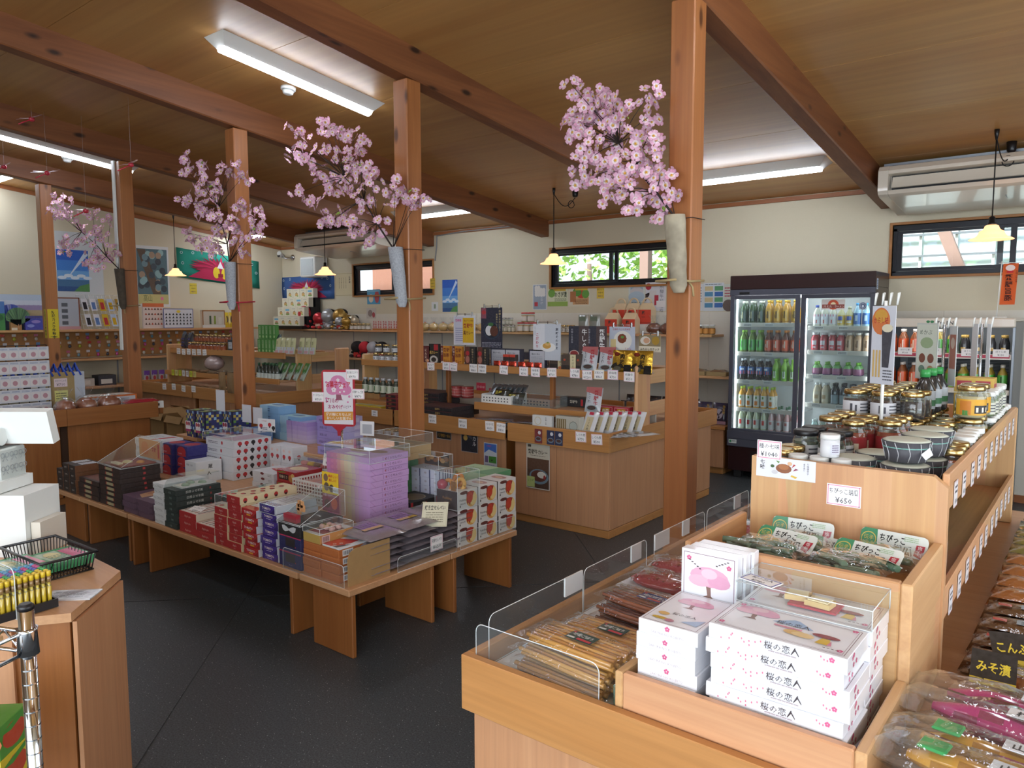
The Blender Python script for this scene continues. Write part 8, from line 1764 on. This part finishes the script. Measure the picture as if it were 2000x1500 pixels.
prism([(pr0[0]-.02,pr0[1]-.03),(pr0[0]-.5,pr0[1]-.24),(pr0[0]-.4,pr0[1]-.5),(pr0[0]+.1,pr0[1]-.3)],.94,.953,'board','pine_x',t)
for i in range(3):
 k=boxkind('snack_carton','box',.16,.1,.07,('#2a4fa0','#c9b81c','#4a8a2a')[i],front=[('e',.12,.035,.045,.026,'#a8521c'),('e',.115,.04,.025,.014,'#d99a5a'),('r',.0,.055,.16,.015,'#d9c43a')],right=[('e',.05,.035,.04,.026,'#b3401c'),('p',[(.0,.05),(.1,.07),(.1,.06),(.04,.045)],'#3f8a2a')],mat='gloss');k.put((-1.79,.36,.48+.0705*i),.75,f'{("bottom", "middle", "top")[i]} yellow and green snack carton behind the chrome rack','snack cartons')
prism([(-1.84,.33),(-1.62,.40),(-1.56,.46),(-1.72,.60),(-1.90,.50)],.465,.479,'lower_board','pine_x',t)
# --- side counter goods (tray z .66)
LT=.6605
def LY(p):return p[1]
kb_=bagged('#d9d4cc','#8a4a24',1.25)
for i,y in enumerate((2.445,2.6,2.779)):kb_.put((-6.56,y,LT+.055),.5*i,f'{nth(i, 3)} cellophane bag of brown rice crackers on the side counter','cracker bags on side counter')
part(tag(thing('riser_box','brown riser board under the cracker bags','stand'),'brown riser board under the cracker bags','stand'),'board','lamd',(-6.66,1.9,LT,-6.47,2.98,LT+.054))
y0=2.365
card('kraft_sign','sign',(-6.75,2.493,LT+.24),*SIDE,.36,.30,[('r',.06,0,.22,.3,'#a08858'),('r',.125,.18,.1,.07,'#dcc9cf'),('tc',.175,.222,.02,'ひだすぺしゃる','#3a3a44',.085),('tc',.175,.188,.032,'¥710','#3a3a44',.08),('r',.125,.06,.1,.09,'#d4cf7a'),('n',.135,.075,.08,.06,3,'#6a6a3a')],'#b9bfc9','kraft and white sign reading ¥710 on the side counter')
k=boxkind('orange_cracker_box','box',.22,.2,.085,'#c9661c',right=[('r',.015,.014,.17,.058,'#c4c6cc'),('n',.03,.03,.1,.03,2,'#8a8c96')],top=[('r',.015,.015,.19,.17,'#c9c4bc')])
for i,(y,n)in enumerate(((2.672,2),(2.871,2))):stack(k,n,(-6.90,y,LT),.0855,'orange-edged cracker box',f'{("left", "right")[i]} pile on the side counter',group='orange-edged cracker boxes',jit=.002)
t=thing('plastic_basket','shallow white basket with a crimson pack on the side counter','basket',(-6.62,2.868,LT+.05));part(t,'basket_side','white',(0,0,0,.15,.004,.06),(0,.33,0,.15,.334,.06),(0,.004,0,.004,.33,.06),(.146,.004,0,.15,.33,.06),(.004,.004,0,.146,.33,.004),b=0);m=MB();[m.box(.1501,.02+.024*q,.02,.1506,.034+.024*q,.042,'#3a3030')for q in range(12)];m.build('basket_holes','card',t)
part(tag(thing('riser_box','low block under the shallow white basket','stand'),'low block under the shallow white basket','stand'),'block','lamd',(-6.62,2.868,LT,-6.47,2.868+.33,LT+.0495))
m=MB();m.pack(.13,.3,.05,'#a8182f',0,6,6,crimp=.15);tag(obj('crimson_pack',m.build('crimson_pack','wrap',link=False),None,(-6.545,2.868+.165,LT+.088),0),'crimson pack lying in the shallow white basket','pack')
# keyring rack on the side counter
ya,yb=1.958,2.394
t=thing('wire_display','black wire grid stand hung with keyring cards, side counter','stand')
m=MB();zt_=LT+.62
for i in range(7):y=ya+(yb-ya)*i/6;m.tube([(-6.74,y,LT),(-6.74,y,zt_)],.004,5)
for i in range(6):m.tube([(-6.74,ya,LT+.12+.1*i),(-6.74,yb,LT+.12+.1*i)],.003,5)
m.build('grid','blackplastic',t)
kcd=boxkind('keyring_card','keyring',.012,.085,.1,'#c9ccd4',right=[('r',.01,.012,.065,.06,'#d9d4d4'),('e',.042,.04,.018,.02,'#b98a94'),('n',.015,.078,.055,.014,2,'#6a7aa0')],mat='wrap')
for r in range(5):
 for c in range(6):kcd.put((-6.725,ya+.01+(yb-ya-.02)/6*c,LT+.06+.112*r),0,f'white keyring card, {ORD[4 - r]} row down, {nth(c, 6)} on the wire stand','white keyring cards')
m=MB();[m.tube([(-6.80+.02*j,y,LT+.40),(-6.78,y+.02,LT+.46),(-6.74-.02*j,y+.05,LT+.36-.03*j)],.008,5,'#1f48b4')for j in range(3)for y in[ya+.1+i*(yb-ya+.1)/10 for i in range(11)]];tag(m.build('blue_straps','gloss'),'bunch of blue straps behind the keyring stand','straps')['kind']='stuff'
m=MB();m.pack(.3,.14,.05,'#b9bec4',0,7,5,crimp=.35);me=m.build('silver_pack','foil',link=False);tag(obj('silver_pack',me,None,(-6.52,2.142,LT+.09),PI/2),'shiny clear pack of sweets at the near end of the side counter','pack')
part(tag(thing('pink_tray','pale pink tray under the shiny clear pack','tray'),'pale pink tray under the shiny clear pack','tray'),'tray',plain('pale_pink','#c9a3a6',.5),(-6.6,1.985,LT,-6.45,2.457,LT+.085))
# --- left wall: upper shelf goods
US=1.3525
for i,(py_,z,c1,c2)in enumerate(((3.293,.19,'#3a4fb0','#8a8cc4'),(3.336,.15,'#5a8a5a','#3f6a4a'))):
 t=thing('paper_fan',f'{("blue", "green")[i]} round paper fan at left end of the wall shelf','fan',(-10.28+.08*i,py_,US))
 m=MB();m.mesh([(0,.13*math.cos(a),z+.12*math.sin(a))for a in[PI*j/12-.25+j*.042 for j in range(13)]]+[(0,0,z-.1)],[(j,j+1,13)for j in range(12)],[c1 if j%3 else c2 for j in range(12)]);o=m.build('leaf_paper','gloss',t);sd=o.modifiers.new('paper','SOLIDIFY');sd.thickness=.002
 m=MB();[m.tube([(.003,0,z-.1),(.003,.12*math.cos(a),z+.11*math.sin(a))],.0012,4,'#20303a')for a in[.3*j-.1 for j in range(12)]];m.build('rib','plastic',t);m=MB();m.tube([(0,0,0),(0,0,z-.08)],.006,6);m.build('handle','pine_z',t)
def lshelf(nm,cat,pa,pb,hgt,items,bg,label,x=-10.2,d=.05,mat='card'):
 """upright board or carton on the left wall shelf between two places along the wall"""
 m=MB();w=pb-pa;m.box(-d,0,0,0,w,hgt,bg,b=.002);m.art((0,0,0),*SIDE,items(w)if callable(items)else items);tag(obj(nm,m.build(nm,mat,link=False),None,(x,pa,US),0),label,cat)
lshelf('landscape_board','board',3.04,3.2,.34,lambda w:[('r',0,.2,w,.14,'#4f7fc4'),('r',0,0,w,.2,'#3f8a4a'),('e',w*.6,.15,.05,.04,'#2f6a3a')],'#4a6a8a','blue and green landscape board at far left of wall shelf')
lshelf('kraft_carton','carton',3.253,3.371,.13,[('r',.01,.0,.06,.03,'#d9d4c4')],'#a87f4f','small kraft carton below the green fan')
lshelf('blue_pouch','pouch',3.409,3.603,.17,lambda w:[('e',w*.3,.05,.04,.02,'#7a8ae0'),('e',w*.6,.10,.05,.02,'#8a7ad0'),('r',0,.14,w,.03,'#2f2a8a')],'#2f3ab0','violet blue printed pouch on the wall shelf',mat='wrap')
lshelf('long_landscape','poster',3.176,3.694,.43,lambda w:[('r',0,.33,w,.1,'#b9c9dc'),('r',0,.24,w,.09,'#9a8ab0'),('r',0,.16,w,.08,'#b4a07a'),('r',0,.1,w,.06,'#6a6a8a'),('r',0,0,w,.1,'#4a5a7a')]+[('e',w*.1*i,.33,.06,.03,'#cfd6e4')for i in range(10)],'#c9cfd8','wide mountain and lake picture leaning behind the fans',-10.36,.004)
lshelf('jewellery_board','board',3.758,4.03,.40,lambda w:[('l',0,0,w,.4,.015,'#8a4a2a')]+[('r',.06+.1*i,.06+.075*j,.07,.045,'#5a6068')for i in range(int((w-.08)/.1))for j in range(4)]+[('r',0,0,w,.04,'#c99aa0')],'#b9c0cc','brown framed board of small metal charms on wall shelf')
t=thing('wire_display','white wire grid stand with phone strap packets, wall shelf','stand');ya2,yb2=4.042,4.561
m=MB();[m.tube([(-10.24-.1,y,US+.44),(-10.14,y,US)],.003,4)for y in[ya2+(yb2-ya2)*i/10 for i in range(11)]];[m.tube([(-10.14-.2*u,ya2,US+.44*u),(-10.14-.2*u,yb2,US+.44*u)],.003,4)for u in[i/7 for i in range(8)]];m.build('grid','white',t)
for i in range(11):
 r,c=i//6,i%6;u=.55 if r else .1
 card('strap_packet','strap',(-10.12-.2*u-.07*(r==0)*0,ya2+.06+.105*c,US+.44*u+.07),(0,1,0),(-.41,0,.91),.075,.17,[('r',.015,.02,.045,.10,('#24262e','#8a4a2a','#24262e','#c9a21c','#b3323a','#5a7ab0')[(i*5)%6])],('#d4d6dc','#d4d6dc','#c9a92a','#b4c4dc','#a8842a','#d9d9dc')[(i*7)%6],f'strap packet, {("lower", "upper")[r]} row, {nth(c, 6 if not r else 5)} on the white grid stand',mat='wrap',group='strap packets')
PINS=lambda w,h,n,m_,c:[('p',[(.04+(w-.08)*i/n-.016,.05+(h-.14)*j/m_),(.04+(w-.08)*i/n,.05+(h-.14)*j/m_+.03),(.04+(w-.08)*i/n+.016,.05+(h-.14)*j/m_)],c[(i+j)%len(c)])for i in range(n+1)for j in range(m_+1)]
lshelf('badge_board','board',4.796,5.083,.34,lambda w:[('r',0,.29,w,.05,'#c96a3a')]+PINS(w,.34,5,3,('#4a2a1c','#5a341f','#b3482a')),'#d4c9c4','white board of brown house-shaped badges on wall shelf',-10.15,.03)
lshelf('magnet_board','board',5.058,5.484,.27,lambda w:[('l',0,0,w,.27,.008,'#2f3f8a')]+PINS(w,.27,7,3,('#20222a',))+[('e',w*.5,.23,.03,.018,'#d9c43a')],'#cfd4df','blue framed white board of black magnets on wall shelf',-10.12,.02)
lshelf('trinket_stand','stand',5.622,5.972,.25,lambda w:[('l',0,0,w,.25,.015,'#a8703a'),('r',w*.3,.05,.03,.12,'#4a5a3a'),('r',w*.5,.05,.03,.12,'#8a9a3a'),('r',w*.7,.05,.05,.1,'#d4cfc0'),('r',0,0,w,.04,'#d9d6d0')],'#c9c0b0','wood framed trinket stand on the wall shelf',-10.12,.06)
for i in range(4):pouchkind('yellow_toy_pack','bag',.07,.22,.03,'#d9b81c',[('e',.035,.12,.02,.05,'#3a241a'),('r',.0,.0,.07,.05,'#c9a81c')],'wrap').put((-10.15,6.012+.075*i,US),PI/2,f'{nth(i, 4)} yellow toy pack at right end of the wall shelf','yellow toy packs')
# keyrings on the pegboard
def ring_kind(c1,c2):
 m=MB();m.box(-.002,-.022,0,.0,.022,.03,c1,b=.001);a=m.build('keyring','wrap',link=False)
 m=MB();m.blob((.006,0,-.03),.02,c2,n=8,m=6,sc=(.5,1,1.2));return Kind('keyring','keyring',a,[('charm',m.build('charm','gloss',link=False))])
RK=[ring_kind(a,b_)for a,b_ in(('#d9d4d8','#c9863a'),('#c96a8a','#c9c4bc'),('#d9d6d0','#b9c43a'),('#5a8ac4','#c94a9a'),('#cfcac0','#6a9ab0'),('#c9342c','#d9d4cc'),('#d4d0c8','#3a3a4a'))]
for r,z in enumerate((1.27,1.165,1.05)):
 for i in range(30):RK[(i*3+r*2+i//5)%7].put((-10.418,2.75+.12*i+.02*(r%2),z),0,f'small keyring in {("top", "middle", "bottom")[r]} row of the pegboard, {ORD[i] if i < 20 else ORD[29 - i] + " from right end"}'+(' from the left' if i<20 else ''),'pegboard keyrings')
k=pouchkind('drink_pouch','bag',.075,.16,.04,'#c4bfc9',[('r',0,.1,.075,.06,'#7a4ab0'),('e',.0375,.06,.02,.03,'#b3404a')],'wrap');row(k,5,(-10.15,4.805,.6255),(0,.1,0),'purple-topped pouch','on the lowest left wall shelf',rot=PI/2,group='purple-topped pouches')
for i in range(8):boxkind('carton','box',.2,.22,.1+.03*(i%3),('#c9c4bc','#3a3a44','#8a6a4a')[i%3],right=[('r',.03,.02,.14,.06,'#dcdad4')]).put((-10.35,2.3+.27*i,.6255 if i>2 else .9805),0,f'{nth(i, 8)} carton on the lower left wall shelves','cartons on left wall shelves')
# ================================================================== posters, banners, notices
LXW=-10.4385
def lposter(pa,pb,items,bg,label,nm='poster',cat='poster',x=LXW,th=.0012):
 w=pb[1]-pa[1];h=pa[2]-pb[2];m=MB();m.box(0,0,0,th,w,h,bg);m.art((th,0,0),*SIDE,items(w,h));return tag(obj(nm,m.build(nm,'card',link=False),None,(x,pa[1],pb[2]),0),label,cat)
SKY=lambda w,h:[('r',.0,h*.75,w,h*.25,'#1f5cc0'),('r',0,h*.5,w,h*.25,'#3a7fd4'),('r',0,h*.28,w,h*.22,'#6aa6e0'),('r',0,h*.12,w,h*.16,'#3f6f9a'),('r',0,0,w,h*.12,'#23508a'),('p',[(w*.5,0),(w,0),(w,h*.2),(w*.7,h*.14)],'#4f8a4a'),('p',[(w*.9,h*.98),(w,h*.9),(w*.3,h*.3)],'#cfe0f2')]+[('e',w*(.15+.2*i),h*(.33+.05*(i%2)),w*.14,h*.04,'#d4e2f0')for i in range(5)]
lposter((-10.438,3.873,2.594),(-10.438,4.436,1.638),lambda w,h:[],'#ccd2d6','large pale backing sheet behind the blue sky poster',x=LXW)
lposter((-10.43,3.876,2.365),(-10.43,4.256,1.836),SKY,'#3a7fd4','blue sky and clouds poster on left wall behind first branch',x=LXW+.0015)
def collage(w,h):
 r=random.Random(9);return[('r',.05*w,.05*h,.9*w,.9*h,'#4a6a74')]+[('p',[(w*.06,h*.94),(w*.3,h*.94),(w*.75,h*.2),(w*.5,h*.2)],'#5a4a3a')]+[('e',r.uniform(.15,.85)*w,r.uniform(.3,.9)*h,.09*w,.055*h,r.choice(('#8ab0b4','#3a4a54','#6a8a94','#a08a74','#2f3a44')))for _ in range(26)]+[('r',.05*w,.05*h,.9*w,.16*h,'#b9b478'),('t',.2*w,.1*h,.1,'高山','#5a6a3a',.25*w),('e',.75*w,.14*h,.05*w,.03*h,'#d97a9a')]
lposter((-10.438,4.856,2.488),(-10.438,5.325,1.646),collage,'#d4d8da','white framed teal and brown poster on the left wall')
def banner(O,U,w,h,col,label,seed,slant=0.0):
 m=MB();r=random.Random(seed);nx=12
 pt=lambda u,v:(w*u,h*v+slant*u,.008+.008*math.sin(9*u+3*v))
 m.mesh([pt(i/nx,j/4)for j in range(5)for i in range(nx+1)],[(j*(nx+1)+i,j*(nx+1)+i+1,(j+1)*(nx+1)+i+1,(j+1)*(nx+1)+i)for j in range(4)for i in range(nx)],col,smooth=True)
 it=[];cx,cy=w*.5,h*.42
 def F(x,y):return(x,y+slant*x/w)
 for i in range(22):
  a=PI*(i+.5)/22*1.15-.2;L=r.uniform(.75,1.0);ex,ey=cx+w*.40*L*math.cos(a),cy+h*.52*L*math.sin(a)
  nx_,ny_=-math.sin(a)*h*.05,math.cos(a)*h*.05
  it.append(('p',[F(cx+nx_,cy+ny_),F(cx-nx_,cy-ny_),F((cx+ex)/2-nx_*1.4,max(.02*h,(cy+ey)/2-ny_*1.4)),F(ex,max(.03*h,ey)),F((cx+ex)/2+nx_*1.4,max(.02*h,(cy+ey)/2+ny_*1.4))],('#a81f48','#c02a55','#8a1838')[i%3]))
 it+=[('p',[F(w*.12,.06*h),F(w*.88,.06*h),F(w*.7,.4*h),F(w*.3,.4*h)],'#b3244e'),('e',*F(cx,h*.45),w*.10,h*.22,'#a81f48'),('e',*F(cx-.05*w,h*.34),w*.04,h*.2,'#d9c02a'),('e',*F(cx+.05*w,h*.34),w*.04,h*.2,'#d9c02a'),('p',[F(cx-.04*w,h*.5),F(cx+.04*w,h*.5),F(cx,h*.75)],'#dfe0e4'),('r',cx-.03*w,F(cx,h*.2)[1],.06*w,.12*h,'#8a2030')]+[('ring',*F(w*q,h*p),.02,.006,'#c9d9e0')for q,p in((.05,.85),(.18,.9),(.9,.85),(.95,.55),(.8,.9),(.06,.5))]
 m.art((0,0,.017),(1,0,0),(0,1,0),it,eps=.0006);o=m.build('banner','cloth');o.matrix_world=mat_uvn(O,U,(0,0,1));sd=o.modifiers.new('cloth','SOLIDIFY');sd.thickness=.001;tag(o,label,'banner')
pa,pb=(-10.43,5.438,2.097),(-10.43,6.762,1.754)
banner((LXW,pa[1],pa[2]-.02),(0,1,0),pb[1]-pa[1],.42,'#1f8a78','green banner with crimson mane pattern on the left wall',3,-.13)
banner((-10.438,7.188,1.777),(1,0,0),-9.125--10.438,.36,'#3a5f9a','blue banner with crimson mane pattern on the far wall',4)
def fposter(pa,pb,items,bg,label,y=WY-.0005,nm='poster',cat='poster'):
 w=pb[0]-pa[0];h=pa[2]-pb[2];yy=y-(.012 if pb[2]<1.545 else 0);return card(nm,cat,(pa[0],yy,pb[2]),*FRONT,w,h,items(w,h)if callable(items)else items,bg,label,centre=False)
fposter((-9.113,7.19,2.154),(-8.688,7.19,1.81),lambda w,h:[('l',.01,.01,w-.02,h-.02,.004,'#8a7a5a'),('vb',w*.8,h*.85,.035,'感謝状','#3a3428')]+[('v',w*(.6-.12*i),h*.8,.02,'高山市観光協会殿','#6a6250')for i in range(4)],'#d4c9a4','cream certificate hanging beside the left far window',nm='certificate',cat='certificate')
fposter((-8.39,7.19,1.893),(-8.11,7.19,1.684),lambda w,h:[('e',w*.3,h*.4,.05,.06,'#d9c9b4'),('e',w*.75,h*.5,.05,.09,'#b3484f'),('r',0,h*.85,w,h*.1,'#7ab4d4')],'#4a9ac4','light blue picture poster under the left far window')
fposter((-8.398,7.19,1.628),(-8.192,7.19,1.48),lambda w,h:[('e',w*.4,h*.5,.05,.05,'#8a7a74'),('e',w*.75,h*.35,.03,.04,'#a8404a')],'#c4bdb4','small pale picture card above the sweets jars')
YN=lambda w,h:[('tc',w/2,h*.72,.022,'防犯カメラ','#2a2418',w*.9),('tc',w/2,h*.45,.022,'作動中','#2a2418',w*.8),('tc',w/2,h*.15,.022,'撮影中','#6a2a5a',w*.8)]
fposter((-7.097,7.19,2.011),(-7.005,7.19,1.873),YN,'#d9b93a','yellow notice on the right edge of the left far window',WY-.0195,'notice','notice');fposter((-4.502,7.19,1.829),(-4.407,7.19,1.702),YN,'#d9b93a','yellow notice below the green window',nm='notice',cat='notice');lposter((-10.438,5.621,1.995),(-10.438,5.731,1.843),YN,'#d9c43a','yellow notice under the green banner on left wall','notice','notice')
fposter((-6.89,7.19,1.984),(-6.621,7.19,1.566),SKY,'#2f7ad0','blue sky poster on the far wall right of third post')
fposter((-7.093,7.19,1.699),(-6.971,7.19,1.582),lambda w,h:[('r',w*.35,h*.25,w*.3,h*.5,'#8a9a84')],'#d6d9da','white wall thermometer below the left far window',nm='wall_thermometer',cat='thermometer')
fposter((-5.398,7.19,1.882),(-5.194,7.19,1.582),lambda w,h:[('e',w*(.25+.18*(i%4)),h*(.6+.09*(i//4)),.025,.025,'#d9d6d0')for i in range(14)]+[('v',w*.65,h*.6,.04,'はなけ','#dcdcdc'),('r',w*.12,h*.14,.05,.05,'#b3323a'),('l',0,0,w,h,.008,'#dcdfe2')],'#8f9cab','grey poster of white plum blossom on the far wall')
fposter((-5.18,7.19,1.84),(-4.895,7.19,1.621),lambda w,h:[('r',0,0,w,h*.25,'#8aa84a'),('r',w*.3,h*.8,w*.6,h*.15,'#c9a83a'),('tb',w*.35,h*.5,.07,'わさび漬','#2a3a1c',w*.6),('n',w*.35,h*.25,w*.6,h*.2,3,'#6a7a4a'),('e',w*.2,h*.7,.05,.05,'#6a9a3a')],'#cfd2b4','wasabi poster with green print, left of the pair')
fposter((-4.882,7.19,1.833),(-4.595,7.19,1.618),lambda w,h:[('r',w*.2,.02,w*.75,h*.4,'#c99a6a'),('e',w*.6,h*.7,.07,.06,'#c23a24'),('e',w*.4,h*.75,.06,.05,'#4f8a2f'),('e',w*.8,h*.65,.05,.05,'#5f9a3a'),('r',w*.3,h*.85,w*.6,h*.1,'#d9b83a'),('r',.02,.05,.08,.12,'#a86a3a'),('n',w*.3,h*.12,w*.6,h*.25,4,'#6a4a2a')],'#d4cdb9','vegetable pickle poster with red tomatoes, right of the pair')
fposter((-4.097,7.19,1.835),(-3.9,7.19,1.562),lambda w,h:[('r',w*.12,h*.4,w*.76,h*.52,'#8fa9bd'),('e',w*.5,h*.75,.08,.05,'#c4bfc0'),('e',w*.5,h*.55,.1,.06,'#a9bccb'),('n',w*.2,h*.06,w*.6,h*.3,5,'#4a5a64')],'#c9cfcb','pale poster of a blue cup, left of the nearest post')
fposter((-3.892,7.19,1.862),(-3.652,7.19,1.56),lambda w,h:[('e',w*.15,h*.85,.035,.035,'#b3243a'),('p',[(0,.1),(.07,.2),(.06,h*.55),(0,h*.6)],'#3a2a28'),('r',w*.2,.08,w*.35,h*.45,'#cfc9c8'),('r',w*.45,h*.2,w*.2,h*.35,'#b3243a'),('v',w*.8,h*.92,.05,'飛騨牛料理指','#5a6070'),('r',w*.55,.04,w*.42,h*.22,'#e0dcdc')],'#d0cfd4','white beef menu poster with red blocks by the nearest post')
fposter((-3.235,7.19,1.837),(-3.016,7.19,1.556),lambda w,h:[('r',w*(.08+.48*(i%2)),h*(.12+.2*(i//2)),w*.4,h*.16,('#4f8ab0','#5a9a6a','#c9b88a','#3a6ab0')[(i*3)%4])for i in range(8)]+[('n',w*.1,h*.92,w*.8,h*.05,1,'#5a6a7a')],'#cfd6dc','white notice with grid of small photos, left of fridge');fposter((-3.017,7.19,1.821),(-2.915,7.19,1.556),lambda w,h:[('n',w*.1,h*.5,w*.8,h*.4,4,'#a8324a'),('e',w*.5,h*.2,.06,.06,'#6a5a54')],'#c9d0c4','pale green notice partly behind the drinks fridge');fposter((-3.34,7.19,1.83),(-3.239,7.19,1.558),lambda w,h:[('n',w*.1,h*.3,w*.8,h*.6,6,'#7a8a9a')],'#d6dade','white notice just right of the nearest post')
PY=PX[0]
card('camera_notice','notice',(PY+PW+.0005,3.232,1.437),*SIDE,.105,.31,[('vb',.055,.295,.038,'防犯カメラ作動中','#1f1c10'),('n',.02,.008,.065,.012,1,'#4a4420')],'#d9c41c','yellow security notice with black characters on the leftmost post')
card('camera_notice','notice',(PY+.022,3.1695,1.437),*FRONT,.06,.31,[('vb',.03,.295,.034,'防犯カメラ作動中','#4a4418')],'#c9b41c','narrow yellow security notice on front of the leftmost post')
# hanging dragonflies
for i,(p,s,r)in enumerate(((C_,s_,r_)for C_,s_,r_ in(((-3.86,2.44,2.49),1.0,.3),((-4.19,1.54+.6,2.30),1.0,.5),((-4.80,3.02,2.20),1.0,.2),((-4.88,3.42,2.45),.9,.0),((-4.2,1.75,2.28),1.0,.1)))):
 p=V3(({0:(-6.844,2.42,3.086),1:(-6.953,2.55,2.695),2:(-6.736,2.75,2.389),3:(-5.9,2.75,2.661),4:(-7.758,2.5,2.837)})[i])
 t=thing('dragonfly_ornament',('red dragonfly ornament highest up at the left','red dragonfly ornament above the leftmost post','red dragonfly ornament over the left blossom branch','red dragonfly ornament beside the second post from left','red dragonfly ornament cut by the left edge')[i],'ornament',p,r,'hanging red dragonflies')
 m=MB();m.blob((0,0,0),.02*s,'#c41f3a',n=10,m=8,sc=(1,1.2,1));m.build('head','gloss',t);m=MB();m.tube([(0,0,0),(-.02,-.05,-.03),(-.03,-.09,-.055)],.005,6,'#c41f3a');m.build('tail','gloss',t)
 for sx in(-1,1):
  for q in(0,1):m=MB();m.mesh([(0,0,.008),(sx*.06*s,.014-.03*q,.020-.012*q),(sx*.125*s,.0-.03*q,.022-.016*q),(sx*.12*s,-.014-.03*q,.018-.016*q),(sx*.05*s,-.012-.03*q,.010-.01*q)],[(0,1,2,3,4)],'#d9b4c0');o=m.build('wing','gloss',t);sd=o.modifiers.new('film','SOLIDIFY');sd.thickness=.0015
 m=MB();m.tube([(0,0,.01),(0,0,zc(p.y)-p.z)],.0008,3,'#d0ccd0');m.build('thread','card',t)
